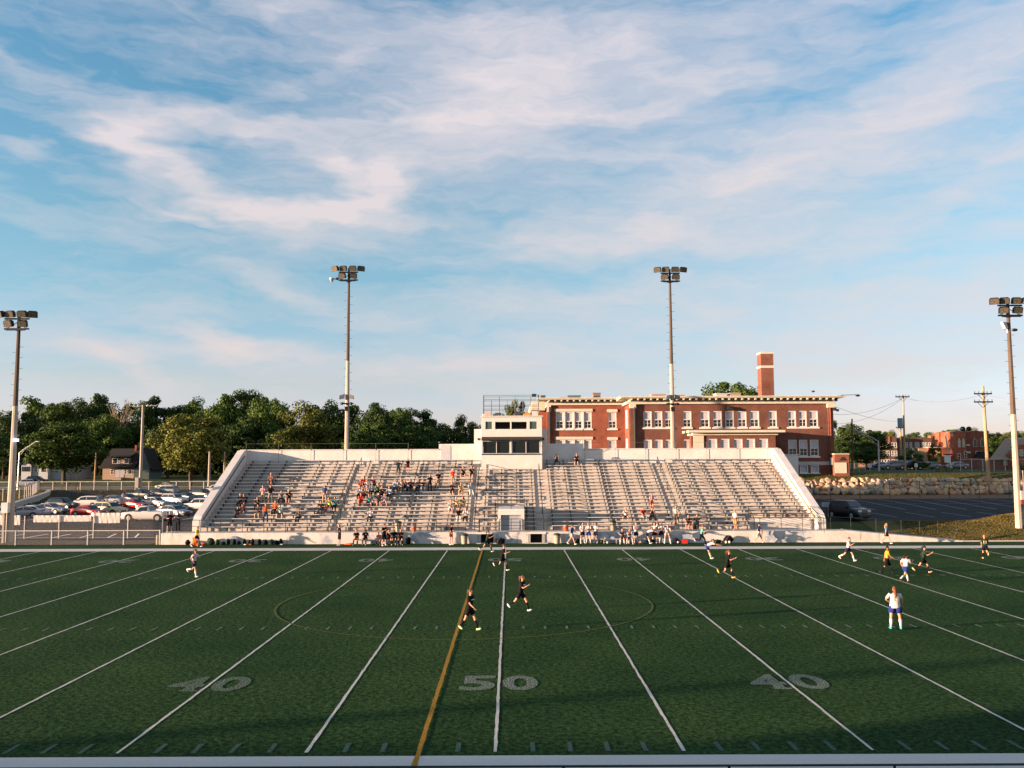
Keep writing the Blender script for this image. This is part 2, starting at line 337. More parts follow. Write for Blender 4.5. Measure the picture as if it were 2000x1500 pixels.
flat('far_hash_marks', [(x - .05, x + .05, -.75, -.15) for x in hx], PF, .008)
def digits(txt):
    cu = bpy.data.curves.new('digit', 'FONT'); cu.body = txt; cu.size = 1; cu.offset = .032; cu.align_x = 'CENTER'
    o = bpy.data.objects.new('digit', cu); COL.objects.link(o); dg = bpy.context.evaluated_depsgraph_get(); me = bpy.data.meshes.new_from_object(o.evaluated_get(dg))
    bpy.data.objects.remove(o); bpy.data.curves.remove(cu)
    xs = [v.co.x for v in me.vertices]; ys = [v.co.y for v in me.vertices]; x0, x1, y0, y1 = min(xs), max(xs), min(ys), max(ys)
    for v in me.vertices: v.co.x = (v.co.x - (x0 + x1) / 2) / (x1 - x0); v.co.y = (v.co.y - (y0 + y1) / 2) / (y1 - y0); v.co.z = 0
    me.materials.append(PN)
    if txt in '45':                        # the slab foot of the 4, the broad flag of the 5
        import bmesh
        bm = bmesh.new(); bm.from_mesh(me); q = ((-.02, -.5), (.5, -.5), (.5, -.41), (-.02, -.41)) if txt == '4' else ((.30, .34), (.5, .30), (.5, .5), (.36, .5))
        bm.faces.new([bm.verts.new((x, y, .003)) for x, y in q]); bm.to_mesh(me); bm.free()
    return me
DIG = {c: digits(c) for c in '012345'}
for k in range(-8, 9, 2):
    t = str(50 - abs(k) * 5).zfill(2); x = k * L5
    if t[0] == '5' and k: continue
    for side, y in ((1, -41.85), (-1, -7.0)):
        for i, ch in enumerate(t):
            o = link('yard_number', DIG[ch]); o['kind'] = 'structure'
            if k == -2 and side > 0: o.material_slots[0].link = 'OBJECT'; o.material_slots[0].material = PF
            o.location = (x + (i - .5) * 1.35 * side, y, .0095); o.scale = (1.12, 1.85, 1); o.rotation_euler = (0, 0, 0 if side > 0 else pi)
# bay lines of the two car parks
def bays(name, segs, w=.11, dz=.05, col=(.5, .5, .5)):
    b = MB()
    for (x0, y0), (x1, y1) in segs:
        d = Vector((x1 - x0, y1 - y0)); q = Vector((-d.y, d.x)).normalized() * w / 2; n = max(1, int(d.length / 1.5))
        for i in range(n):
            a = (x0 + d.x * i / n, y0 + d.y * i / n); c = (x0 + d.x * (i + 1) / n, y0 + d.y * (i + 1) / n)
            b.add([(a[0] - q.x, a[1] - q.y, hgt(*a) + dz), (a[0] + q.x, a[1] + q.y, hgt(*a) + dz), (c[0] + q.x, c[1] + q.y, hgt(*c) + dz), (c[0] - q.x, c[1] - q.y, hgt(*c) + dz)], [(0, 1, 2, 3)])
    return struct(b.build(name, mat('bay_paint', col, .9, .2, 5)))
bays('left_bay_lines', [((-56 + 2.3 * i + .25 * (i - 5), 12.2), (-56 + 2.3 * i - .1 * (i - 5), 16.4)) for i in range(12)] + [((-60, 12.1), (-30.5, 12.1))] + [((-66 + 2.7 * i, 36), (-66 + 2.7 * i, 41)) for i in range(12)] + [((-70 + 2.7 * i, 62), (-70 + 2.7 * i, 67)) for i in range(14)], .16, .05, (.8, .8, .8))
rb = []
for i in range(15): rb += [((28 + 3.1 * i + 1.2, 29.5), (28 + 3.1 * i + 3.4, 20.5))] + [((29 + 3.6 * i, 18.6), (30.4 + 3.6 * i, 15.4))]
bays('right_bay_lines', rb + [((28, 25), (80, 25))], .12, .055, (.33, .35, .37))

# blades and tufts standing on the banks: they catch the level sun
def tufts(name, label, region, n, col, col2, hb, seed):
    rr = random.Random(seed); b = MB(); x0, x1, y0, y1 = region
    for i in range(n):
        x, y = rr.uniform(x0, x1), rr.uniform(y0, y1); x = x if not callable(x0) else x; z = hgt(x, y); a = rr.uniform(0, pi); w_ = rr.uniform(.03, .09); h = hb * rr.uniform(.5, 1.4); dx, dy = cos(a) * w_, sin(a) * w_; lx, ly = rr.uniform(-.06, .06), rr.uniform(-.06, .06)
        b.add([(x - dx, y - dy, z), (x + dx, y + dy, z), (x + dx * .6 + lx, y + dy * .6 + ly, z + h), (x - dx * .6 + lx, y - dy * .6 + ly, z + h)], [(0, 1, 2, 3)])
    m = mat(name, col, .9, .2, .6, spec=.1, col2=col2, mix=(.35, .65)); o = b.build(name, m); tag(o, label, 'grass', kind='stuff')
tufts('bank_grass', 'dry golden grass on the bank by the rightmost mast', (36, 62, 5.8, 13), 30000, (.050, .046, .014), (.12, .085, .026), .06, 1)
tufts('lawn_grass', 'dry grass along the top of the boulder wall', (30, 80, 38.6, 42), 14000, (.035, .045, .014), (.09, .075, .024), .07, 2)
tufts('left_grass', 'golden grass on the slope behind the leftmost mast', (-112, -66, 45, 111), 24000, (.06, .055, .015), (.14, .10, .03), .12, 3)
# ------------------------------------------------------------------ the far grandstand
def bench_y(k): return 7.5 + .7 * k
def bench_z(k): return 1.36 + .303 * k
def tread_z(k): return .94 + .303 * k
SX0, SX1, NR = -26.75, 27.3, 20
PA, PB_ = XX(972.5, 7.02, 1010), XX(1024, 7.02, 1010)
WHITEC = mat('painted_concrete', (.50, .47, .44), .85, .1, .8, .25, 9, col2=(.60, .57, .54), mix=(.3, .6), detail=9)
STEPC = mat('step_concrete', (.30, .25, .21), .9, .1, .8, .3, 12, col2=(.50, .45, .40), mix=(.28, .58), detail=10, stretch=(.3, 1, 2.2))
def worn(name, c1, c2, c3):                # peeling white paint with tone patches and rusty runs
    m = mat(name, c1, .9, .1, .7, .3, 8, col2=c2, mix=(.42, .5), detail=10); nt = m.node_tree; N = nt.nodes; L = nt.links; b = N['Principled BSDF']
    src = b.inputs['Base Color'].links[0].from_socket; tc = [n for n in N if n.type == 'TEX_COORD'][0]
    mp = N.new('ShaderNodeMapping'); mp.inputs['Scale'].default_value = (2.6, 2.6, .35); mp.inputs['Location'].default_value = (9, 2, 1); L.new(tc.outputs['Object'], mp.inputs[0])
    n = N.new('ShaderNodeTexNoise'); n.inputs['Scale'].default_value = 1; n.inputs['Detail'].default_value = 8; L.new(mp.outputs[0], n.inputs[0])
    r = N.new('ShaderNodeValToRGB'); r.color_ramp.elements[0].position = .62; r.color_ramp.elements[1].position = .70; r.color_ramp.elements[0].color = (0, 0, 0, 1); L.new(n.outputs['Fac'], r.inputs[0])
    mx = N.new('ShaderNodeMixRGB'); L.new(r.outputs[0], mx.inputs[0]); L.new(src, mx.inputs[1]); mx.inputs[2].default_value = (*c3, 1); L.new(mx.outputs[0], b.inputs['Base Color']); return m
PLINTH = worn('peeling_paint', (.50, .46, .42), (.58, .54, .50), (.30, .19, .12))
PLINTHB = worn('patchy_paint', (.30, .33, .38), (.52, .49, .47), (.22, .21, .21))  # patches of grey-blue and pale tone
DMETAL = plain('dark_rail_metal', (.028, .036, .038), .5, .4); GALV = mat('galvanised_metal', (.42, .41, .39), .5, .1, 3, metal=.5, spec=.5)
DOORG = mat('roller_door', (.30, .32, .36), .7, .06, 1, spec=.3)
gs = thing('grandstand', 'wide white concrete grandstand with stepped terraces facing the pitch', 'grandstand', (0, 7, 0))
def terr(x0, x1, k0, name='terrace', low=0.):
    pts = [(x0, bench_y(k0) - .48, low), (x0, bench_y(k0) - .48, tread_z(k0))]
    for k in range(k0 + 1, NR): pts += [(x0, bench_y(k) - .48, tread_z(k - 1)), (x0, bench_y(k) - .48, tread_z(k))]
    pts += [(x0, 21.2, tread_z(NR - 1)), (x0, 21.2, low)]
    return MB().prism(pts, (x1 - x0, 0, 0)).build(name, STEPC, gs)
terr(SX0, PA, 0); terr(PA, PB_, 7); terr(PB_, 21.5, 0); terr(21.5, SX1, 3)
# side parapets, running down beside the rows
for nm, xa, xb in (('left_parapet', -27.45, SX0), ('right_parapet', SX1, 28.0)):
    pts = [(xa, 7.7, .0), (xa, 7.7, 1.75), (xa, 8.1, 2.25), (xa, 20.2, 8.12), (xa, 21.6, 8.12), (xa, 21.6, 0)]
    pr = MB().prism(pts, (xb - xa, 0, 0)).build('parapet', WHITEC, gs)
    s = 1 if xa < 0 else -1; xr = SX0 + .09 if xa < 0 else SX1 - .09
    hr = MB().tube((xr, 8.3, 1.95), (xr, 20.0, 7.55), .04)
    for i in range(7): y = 8.5 + i * 1.85; z = 1.95 + (y - 8.3) * .4786; hr.tube((xr, y, z), (xr - s * .1, y, z - .02), .02)
    hr.build('wall_rail', DMETAL if xa < 0 else mat('ochre_rail', (.42, .24, .06), .5, .1, 4), pr)
# back wall: higher beside the press box
bw = MB()
xl, xm1, xm2, xr2 = -27.45, XX(857, 21.2), XX(1140, 21.2), 28.0
zt, zt2, zt3 = 8.14, ZZ(900, 867, 21.2), ZZ(930, 838, 21.2)
xp0, xp1 = XX(939, 20), XX(1059, 20)
pts = [(xl, 6.1), (xl, zt), (xm1, zt), (xm1, zt2), (XX(926, 21.2), zt2), (XX(926, 21.2), zt3), (XX(1069, 21.2), zt3), (XX(1069, 21.2), zt2), (xm2, zt2), (xm2, zt), (xr2, zt), (xr2, 6.1)]
MB().prism([(x, 21.2, z) for x, z in pts], (0, .3, 0)).build('back_wall', WHITEC, gs)
MB().box(xl, xr2, 21.26, 21.44, 0, 6.1).build('rear_face', WHITEC, gs)
MB().box(XX(861, 21.2), XX(880, 21.2), 21.17, 21.2, 6.75, zt2 - .15).build('painted_patch', mat('pale_patch', (.42, .42, .45), .9, .08, 2), gs)
MB().box(XX(1117, 21.2), XX(1128, 21.2), 21.17, 21.2, 7.3, zt2 - .35).build('painted_patch', mat('pale_patch', (.55, .50, .50), .9, .08, 2), gs)
MB().box(xl - .05, xm1 - .002, 21.12, 21.58, zt, zt + .07).build('coping', WHITEC, gs); MB().box(xm2 + .002, xr2 + .05, 21.12, 21.58, zt, zt + .07).build('coping', WHITEC, gs)
# the portal in the middle of the front, with its door
po = MB(); po.box(PA, PA + .25, 7.02, 11.6, 0, 2.6).box(PB_ - .25, PB_, 7.02, 11.6, 0, 2.6).box(PA + .25, PB_ - .25, 7.02, 11.6, 2.3, 2.6).box(PA, PB_, 7.0, 11.7, 2.604, 2.82)
po.build('portal', WHITEC, gs)
dr = MB()
for i in range(7): dr.box(PA + .25, PB_ - .25, 7.25, 7.285, .94 + i * .195, .94 + i * .195 + .188)
dr.box(PA + .25, PB_ - .25, 7.29, 7.4, .9, 2.3); dr.build('roller_door', DOORG, gs)
# stand walls closing the lower corner, with its railed deck
MB().box(21.5, 27.3, 8.9, 9.1, 0, tread_z(3) + .003).build('deck_wall', WHITEC, gs)
# ------------------------------------------------------------------ plinth along the sideline with the walk on top
pl = thing('plinth_wall', 'low white painted concrete wall with peeling paint along the far touchline', 'wall', (0, 5.4, 0))
PX0 = XX(314, 5.42, 1050); t1 = XX(934, 5.42, 1050); t2 = XX(969, 5.42, 1050); t3 = XX(1031, 5.42, 1050); t4 = XX(1064, 5.42, 1050)
WZ = .96
for a, b, mt_ in ((PX0, -15.8, PLINTH), (-15.8, t1, PLINTHB), (t2, t3, PLINTHB), (t4, 17.5, PLINTHB), (17.5, 22, PLINTH), (22, 26.2, PLINTHB)):
    MB().box(a, b - .004, 5.42, 5.85, 0, WZ).build('wall_face', mt_, pl)
rp = MB(); x1r = XX(1880, 5.42, 1058); rp.prism([(26.2, 5.42, 0), (27.9, 5.42, 0), (x1r, 5.42, 0), (x1r, 5.42, .08), (29.2, 5.42, WZ), (26.2, 5.42, WZ)], (0, .43, 0)); rp.build('ramp_wall', PLINTH, pl)
MB().box(PX0, 29.2, 5.854, 7.02, .1, WZ + .012).build('walkway', CONC, pl)
MB().prism([(29.2, 5.854, .0), (x1r, 5.854, .0), (x1r, 5.854, .09), (29.2, 5.854, WZ + .012)], (0, 1.6, 0)).build('ramp', CONC, pl)
MB().box(x1r, 75, 5.42, 5.62, 0, .10).build('kerb', CONC, pl)
for a, b in ((t1, t2), (t3, t4)):
    op = thing('tunnel_entrance', ('low dark opening under the stand ' + ('left' if a < 0 else 'right') + ' of the roller door'), 'opening', ((a + b) / 2, 5.4, 0), group='dark openings in the plinth wall')
    MB().box(a + .02, b - .02, 5.80, 5.85, 0, .80).build('shade_panel', plain('painted_shade', (.006, .006, .007), .9), op)  # near-black sheet: the dark depth of the tunnel put into colour
    MB().box(a, a + .22, 5.36, 5.9, 0, .80).build('jamb', GALV, op); MB().box(b - .22, b, 5.36, 5.9, 0, .80).build('jamb', GALV, op)
    MB().box(a - .1, b + .1, 5.36, 5.9, .80, .94).build('lintel', WHITEC, op)
    MB().box(a - .25, b + .25, 5.1, 5.34, 0, .07).build('sill', CONC, op)
# ------------------------------------------------------------------ rails
def rail(name, label, pts, hts, group=None, mid=(.5,), step=1.87, mt_=None, r=.028, cat='railing', parent=None):
    t = thing(name, label, cat, pts[0], group=group)
    P = [Vector(p) for p in pts]
    for f in (1.0,) + tuple(mid):
        m_ = MB()
        for a, b in zip(P, P[1:]): m_.tube(a + Vector((0, 0, hts * f)), b + Vector((0, 0, hts * f)), r if f == 1 else r * .8)
        m_.build('top_rail' if f == 1 else 'mid_rail', mt_ or DMETAL, t)
    for a, b in zip(P, P[1:]):
        n = max(1, round((b - a).length / step))
        for i in range(n + (1 if b is P[-1] else 0)):
            p = a + (b - a) * (i / n); MB().tube(p, p + Vector((0, 0, hts)), r).build('post', mt_ or DMETAL, t)
    return t
yf = 5.95; z0 = WZ + .012
rail('guard_railing', 'dark railing along the walkway left of the portal', [(PX0 + 1.2, yf, z0), (t1 + .1, yf, z0)], 1.05, 'walkway railings')
rail('guard_railing', 'dark railing along the walkway right of the portal', [(t4 + .2, yf, z0), (27.2, yf, z0)], 1.05, 'walkway railings')
rail('portal_railing', 'black railing standing on top of the roller door portal', [(PA, 7.1, 2.82), (PB_, 7.1, 2.82)], 1.05, None, (.35, .68), 1.5)
for sg, x in (('left', PA - .25), ('right', PB_ + .25)):
    rail('portal_railing', 'black stepped railing on the ' + sg + ' flank of the roller door portal', [(x, 7.15, .95), (x, 7.9, 1.0)], 2.6, 'rails beside the portal', (.5,), .8)
rail('portal_railing', 'low black gate rail in front of the roller door', [(PA + .15, 6.7, .97), (PB_ - .15, 6.7, .97)], 1.0, None, (.45,), 1.15)
rail('portal_railing', 'black railing left of the gate above the left tunnel', [(t1 + .05, 5.95, z0), (t2 + .05, 5.95, z0)], 1.05, 'rails above the tunnels', (.5,), 1.0)
rail('portal_railing', 'black railing right of the gate above the right tunnel', [(t3 - .05, 5.95, z0), (t4 - .05, 5.95, z0)], 1.05, 'rails above the tunnels', (.5,), 1.0)
rail('deck_railing', 'five-bar black railing round the raised deck at the right end of the stand', [(21.55, 7.0, .97), (21.55, 9.0, tread_z(3)), (27.15, 9.0, tread_z(3)), (27.2, 6.6, .97)], 1.0, None, (.2, .4, .6, .8), 1.9)
rail('ramp_railing', 'thin dark railing down the ramp at the right end of the plinth', [(28.2, 7.1, z0), (30, 7.2, .9), (34.5, 7.5, .62), (39.5, 7.9, .5)], 1.05, None, (.5,), 1.9, None, .02)
for nm, x, fr, tl in (('first', -14.8, -17.0, 0), ('fourth', 15.4, 16.4, 0)):
    t = rail('stair_railing', 'dark handrail climbing the ' + nm + ' aisle of the stand from the left', [(x, 7.4, 1.0), (x, 20.2, tread_z(18) + .05)], .9, 'aisle handrails', (.5,), 2.1)
rail('stair_railing', 'dark handrail climbing the second aisle just left of the press box', [(-2.75, 7.4, 1.0), (-2.75, 19.0, tread_z(16))], .9, 'aisle handrails', (), 2.9, None, .035)
rail('stair_railing', 'dark handrail climbing the third aisle just right of the press box', [(3.25, 7.4, 1.0), (3.25, 19.0, tread_z(16))], .9, 'aisle handrails', (), 2.9, None, .035)
# mesh fence posts on the back wall
DARKF = mat('dull_post', (.13, .12, .11), .7, .1, 3); FENCEG = mat('galvanised_post', (.50, .46, .42), .6, .1, 3, metal=.2)
def chain_mat():
    m = bpy.data.materials.new('chain_mesh'); m.use_nodes = True; nt = m.node_tree; N = nt.nodes; L = nt.links; b = N['Principled BSDF']; b.inputs['Base Color'].default_value = (.34, .33, .31, 1); b.inputs['Metallic'].default_value = .5; b.inputs['Roughness'].default_value = .6
    tc = N.new('ShaderNodeTexCoord'); s = N.new('ShaderNodeSeparateXYZ'); L.new(tc.outputs['Object'], s.inputs[0]); f = []
    for sg in (1, -1):
        a = N.new('ShaderNodeMath'); a.operation = 'MULTIPLY_ADD'; L.new(s.outputs[2], a.inputs[0]); a.inputs[1].default_value = sg; L.new(s.outputs[0], a.inputs[2])
        c = N.new('ShaderNodeMath'); c.operation = 'MULTIPLY'; c.inputs[1].default_value = 14; L.new(a.outputs[0], c.inputs[0])
        d = N.new('ShaderNodeMath'); d.operation = 'FRACT'; L.new(c.outputs[0], d.inputs[0]); e = N.new('ShaderNodeMath'); e.operation = 'LESS_THAN'; e.inputs[1].default_value = .035; L.new(d.outputs[0], e.inputs[0]); f.append(e.outputs[0])
    mx = N.new('ShaderNodeMath'); mx.operation = 'MAXIMUM'; L.new(f[0], mx.inputs[0]); L.new(f[1], mx.inputs[1]); L.new(mx.outputs[0], b.inputs['Alpha']); return m
CHAIN = chain_mat()
def fence(name, label, pts, H, step, posts=None, r=.035, mesh=True, mt_=None, group=None, top=True, mz=.03):
    P = [Vector(p) for p in pts]; t = thing(name, label, 'fence', P[0], group=group); m_ = MB(); c = MB()
    for a, b in zip(P, P[1:]):
        u = Vector((0, 0, H)); n = max(1, int((b - a).length / 4))
        for i in range(n):
            p = a + (b - a) * (i / n); q = a + (b - a) * ((i + 1) / n)
            if top: m_.tube(p + u, q + u, r * .7)
            c.quad(p + Vector((0, 0, mz)), q + Vector((0, 0, mz)), q + u, p + u)
    if top: m_.build('top_rail', mt_ or FENCEG, t)
    if mesh: c.build('wire_mesh', CHAIN, t)
    d = 0
    for a, b in zip(P, P[1:]):
        n = max(1, round((b - a).length / step))
        for i in range(n + (1 if b is P[-1] else 0)):
            p = a + (b - a) * (i / n); MB().tube(p + Vector((0, 0, -.1)), p + Vector((0, 0, H + .05)), r).build('post', mt_ or FENCEG, t)
    return t
fence('chain_link_fence', 'thin chain link fence on the back wall left of the press box', [(XX(480, 21.05), 21.1, 6.85), (XX(797, 21.05), 21.1, 6.85)], 1.95, XX(625, 21) - XX(567, 21), mz=1.36, r=.016, mesh=False, mt_=DARKF, group='fences on the back wall')
fence('chain_link_fence', 'thin chain link fence on the back wall right of the press box', [(XX(1142, 21.05), 21.1, 6.85), (XX(1500, 21.05), 21.1, 6.85)], 1.95, XX(1316, 21) - XX(1258, 21), mz=1.36, r=.016, mesh=False, mt_=DARKF, group='fences on the back wall')
# ------------------------------------------------------------------ benches: every bench bolted to the terraces is a thing
SEAT = mat('aluminium_seat', (.46, .45, .45), .5, .1, 2, metal=.15, spec=.5, col2=(.58, .57, .56), stretch=(.3, 1, 1)); BRK = mat('bench_bracket', (.045, .055, .056), .6, .2, 3, metal=.2)
SECT = [('first', -26.2, -15.5, 6), ('second', -14.1, -8.9, 3), ('third', -8.64, -3.43, 3), ('middle', -2.07, 2.57, 3), ('fifth', 4.0, 9.26, 3), ('sixth', 9.46, 14.72, 3), ('seventh', 16.15, 26.7, 6)]
ORD = ['first', 'second', 'third', 'fourth', 'fifth', 'sixth', 'seventh', 'eighth', 'ninth', 'tenth', 'eleventh', 'twelfth', 'thirteenth', 'fourteenth', 'fifteenth', 'sixteenth', 'seventeenth', 'eighteenth', 'nineteenth', 'top']
_lg = MB(); _lg.prism([(-.045, .05, 0), (-.045, .13, 0), (-.045, .13, .36), (-.045, .05, .36)], (.09, 0, 0)); _lg.box(-.045, .045, -.12, .05, .30, .36); _lg.box(-.07, .07, -.02, .15, .0, .03)
LEGM = _lg.mesh('leg', BRK); _seatm = {}
def bench(x0, x1, k, n, label):
    t = thing('bleacher_bench', label, 'bench', ((x0 + x1) / 2, bench_y(k), tread_z(k)), group='benches of the grandstand'); L_ = round(x1 - x0, 2)
    if L_ not in _seatm:
        s = MB(); s.box(-L_ / 2, L_ / 2, -.15, -.01, .375, .42).box(-L_ / 2, L_ / 2, .01, .14, .375, .42).box(-L_ / 2, L_ / 2, -.012, .012, .36, .40); _seatm[L_] = s.mesh('seat', SEAT)
    link('seat', _seatm[L_], t)
    for i in range(n + 1):
        o = link('leg', LEGM, t); o.location = (-L_ / 2 + .12 + (L_ - .24) * i / n, 0, 0)
for nm, x0, x1, n in SECT:
    for k in range(NR):
        lab = ORD[k] + ' bench from the bottom in the ' + nm + ' block of the stand from the left' if nm != 'middle' else ORD[k] + ' bench from the bottom in the middle block below the press box'
        if k == NR - 1: lab = lab.replace('top bench from the bottom', 'topmost bench')
        if nm == 'middle':
            if k >= 17: continue
            if k < 7:
                bench(x0, PA - .12, k, 1, 'short ' + ORD[k] + ' bench from the bottom, left of the roller door portal'); bench(PB_ + .12, x1, k, 1, 'short ' + ORD[k] + ' bench from the bottom, right of the roller door portal'); continue
        if nm == 'seventh' and k < 3: bench(x0, 21.2, k, 3, 'shortened ' + lab); continue
        bench(x0, x1, k, n, lab)
# ------------------------------------------------------------------ press box
PB = 19.25
pb = thing('press_box', 'white two-storey press box at the centre of the stand', 'press box', ((xp0 + xp1) / 2, PB, 6.3))
x0, x1 = XX(940, PB, 860), XX(1058.5, PB, 860)
def pz(py): return ZZ(1000, py, PB)
DARKG = plain('dark_glass', (.008, .012, .012), .15, spec=.35); PBW = mat('press_box_paint', (.52, .48, .44), .85, .07, 1.1, .2, 8, col2=(.60, .56, .52)); WFR = plain('white_frame', (.55, .53, .50), .6)
def wallwith(hole, x0, x1, y, z0, z1, th):      # a wall panel with rectangular openings, all in one depth
    b = MB(); xs = sorted({x0, x1} | {h[0] for h in hole} | {h[1] for h in hole})
    for a, c in zip(xs, xs[1:]):
        zz = z0; hs = sorted([h for h in hole if h[0] <= a + 1e-6 and h[1] >= c - 1e-6], key=lambda h: h[2])
        for h in hs:
            if h[2] > zz + 1e-4: b.box(a, c, y, y + th, zz, h[2])
            zz = h[3]
        if zz < z1 - 1e-4: b.box(a, c, y, y + th, zz, z1)
    return b
def px2(a): return XX(a, PB, 860)
up = [(px2(948), px2(961.5), pz(838.5), pz(823)), (px2(967), px2(997), pz(838.5), pz(823.5)), (px2(999), px2(1029.5), pz(838.5), pz(823.5)), (px2(1034.5), px2(1049), pz(838.5), pz(823))]
lo = [(px2(942.5), px2(996.5), pz(886), pz(860)), (px2(999.5), px2(1055), pz(886), pz(860))]
wallwith(up + lo, x0, x1, PB, 6.1, pz(814), .22).build('front_wall', PBW, pb)
MB().box(x0, x0 + .2, PB + .22, 21.5, 6.1, pz(814)).box(x1 - .2, x1, PB + .22, 21.5, 6.1, pz(814)).box(x0 + .2, x1 - .2, 21.3, 21.48, 6.1, pz(814)).build('side_wall', PBW, pb)
MB().box(x0 - .12, x1 + .12, PB - .15, 21.7, pz(814), pz(814) + .1).build('roof', PBW, pb)
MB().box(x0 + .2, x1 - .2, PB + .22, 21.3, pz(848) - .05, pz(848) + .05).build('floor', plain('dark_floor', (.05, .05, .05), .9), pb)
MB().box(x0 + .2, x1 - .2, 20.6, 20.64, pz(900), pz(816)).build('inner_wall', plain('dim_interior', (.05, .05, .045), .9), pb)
for i, h in enumerate(up):
    wf = MB(); wf.box(h[0], h[0] + .03, PB + .05, PB + .12, h[2], h[3]).box(h[1] - .03, h[1], PB + .05, PB + .12, h[2], h[3]).box(h[0] + .03, h[1] - .03, PB + .05, PB + .12, h[2], h[2] + .03).box(h[0] + .03, h[1] - .03, PB + .05, PB + .12, h[3] - .03, h[3])
    f = wf.build('window', WFR, pb)
    if i in (0, 3): MB().box(h[0] + .03, h[1] - .03, PB + .07, PB + .085, h[2] + .03, h[3] - .03).build('pane', plain('greenish_glass', (.05, .085, .075), .2), f)
for h in lo:
    wf = MB(); a, b, c, d = h; c += .05; d -= .10
    for p in (a + .02, (a + b) / 2 - .03, b - .08): wf.box(p, p + .06, PB + .02, PB + .09, c, d)
    wf.box(a + .02, b - .02, PB - .0, PB + .1, c - .03, c).box(a + .02, b - .02, PB, PB + .1, d, d + .04); f = wf.build('window', WFR, pb)
    MB().box(a + .03, b - .03, PB + .12, PB + .135, c, d).build('pane', DARKG, f)
MB().box(px2(941), px2(1056.5), PB - .03, PB + .2, pz(888.5), pz(886.3)).build('ledge', DMETAL, pb)
MB().box(px2(997), px2(999), PB - .02, PB - .002, pz(886), pz(860)).build('window_post', WFR, pb)
aw = MB(); aw.prism([(x0 + .05, PB - .004, pz(853)), (x0 + .05, PB - .5, pz(857)), (x0 + .05, PB - .5, pz(860)), (x0 + .05, PB - .004, pz(860))], (x1 - x0 - .1, 0, 0)); aw.build('shutter_awning', plain('black_shutter', (.02, .022, .022), .6), pb)
for a in (px2(944), px2(1055)): MB().tube((a, PB - .45, pz(859.5)), (a, PB - .02, pz(872)), .02).build('awning_strut', DMETAL, pb)
for a in (px2(934), px2(1062)): MB().box(a - .12, a + .12, 21.0, 21.18, pz(859), pz(854.5)).build('loudspeaker', plain('black_case', (.02, .02, .02), .6), pb)
rr_ = MB(); zr = pz(814) + .1; z1 = pz(772)
xa, xb = px2(944), px2(1053)
for y in (PB - .05, 21.5):
    for f in (0, .33, .52, .8, 1): rr_.tube((xa, y, zr + (z1 - zr) * f), (xb, y, zr + (z1 - zr) * f), .022)
    for i in range(8): x = xa + (xb - xa) * i / 7; rr_.tube((x, y, zr), (x, y, z1 if i % 2 == 0 or i == 7 else zr + (z1 - zr) * .8), .022)
for x in (xa, xb):
    for f in (.33, .8, 1): rr_.tube((x, PB - .05, zr + (z1 - zr) * f), (x, 21.5, zr + (z1 - zr) * f), .022)
    for yy in (20.3,): rr_.tube((x, yy, zr), (x, yy, z1), .022)
rr_.build('roof_railing', mat('grey_pipe', (.16, .17, .17), .5, .1, 3, metal=.4), pb)
for a, c_ in ((px2(952), (.5, .35, .32)), (px2(1031), (.55, .25, .08)), (px2(1045), (.5, .48, .45)), (px2(973), (.06, .07, .06)), (px2(1012), (.05, .05, .05))):
    MB().box(a - .3, a + .3, PB + .2, PB + .75, zr + .004, zr + random.uniform(.3, .6)).ball((a - .3, PB + .4, zr + .12), (.25, .2, .14), 8, 5).build('roof_clutter', cloth(c_), pb)
fl = MB(); xs_ = px2(1046); fl.tube((xs_, PB, z1 - .2), (xs_ + .1, PB - .1, z1 + .1), .03).box(xs_ - .35, xs_ + .05, PB - .35, PB - .1, z1 - .15, z1 + .12).tube((xs_ + .3, PB, z1 - .2), (xs_ + .3, PB, z1 + .05), .03); fl.build('floodlight', DMETAL, pb)
# bins, drink coolers and small gear near the plinth
def bin_(px, py, z, Y, label, r=.28, H=.85):
    x = XX(px, Y, py); t = thing('litter_bin', label, 'bin', (x, Y, z), group='litter bins by the plinth'); m_ = MB()
    m_.rings([[(x + rr0 * cos(a * pi / 7), Y + rr0 * sin(a * pi / 7), z + zz) for a in range(14)] for rr0, zz in ((r * .8, 0), (r * .85, .05), (r, H * .85), (r * 1.03, H * .86), (r * 1.03, H * .9))]); m_.build('drum', mat('drab_drum', (.30, .27, .20), .7, .15, 5), t, True)
    l_ = MB(); l_.rings([[(x + rr0 * cos(a * pi / 7), Y + rr0 * sin(a * pi / 7), z + zz) for a in range(14)] for rr0, zz in ((r * 1.08, H * .83), (r * 1.12, H * .9), (r * .9, H), (r * .4, H * 1.04))]); l_.build('lid', plain('dark_green_lid', (.02, .04, .035), .5), t, True)
bin_(778, 1038, z0, 6.3, 'drab litter bin with dark lid on the left walkway')
bin_(1197, 1038, z0, 6.3, 'drab litter bin with dark lid on the right walkway')
bin_(907, 1060, 0, 5.05, 'tall drab litter bin on the turf left of the tunnels')
bin_(1088, 1060, 0, 5.05, 'drab litter bin draped with a strap on the turf right of the tunnels')
def keg(px, py, z, Y, label):
    x = XX(px, Y, py); t = thing('drink_cooler', label, 'cooler', (x, Y, z), group='orange drink coolers'); m_ = MB(); c = lambda r, zz: [(x + r * cos(a * pi / 8), Y + r * sin(a * pi / 8), z + zz) for a in range(16)]
    m_.rings([c(.2, 0), c(.215, .04), c(.225, .42), c(.225, .44)]); m_.build('tank', plain('orange_plastic', (.62, .07, .02), .45), t, True)
    l_ = MB(); l_.rings([c(.235, .445), c(.24, .5), c(.2, .53)]); l_.build('lid', plain('white_lid', (.6, .55, .5), .5), t, True)
    MB().tube((x, Y - .22, z + .08), (x, Y - .29, z + .08), .025).build('tap', plain('white_lid', (.6, .55, .5), .5), t)
keg(808, 1039, z0, 6.3, 'orange drink cooler with white lid beside the left walkway bin')
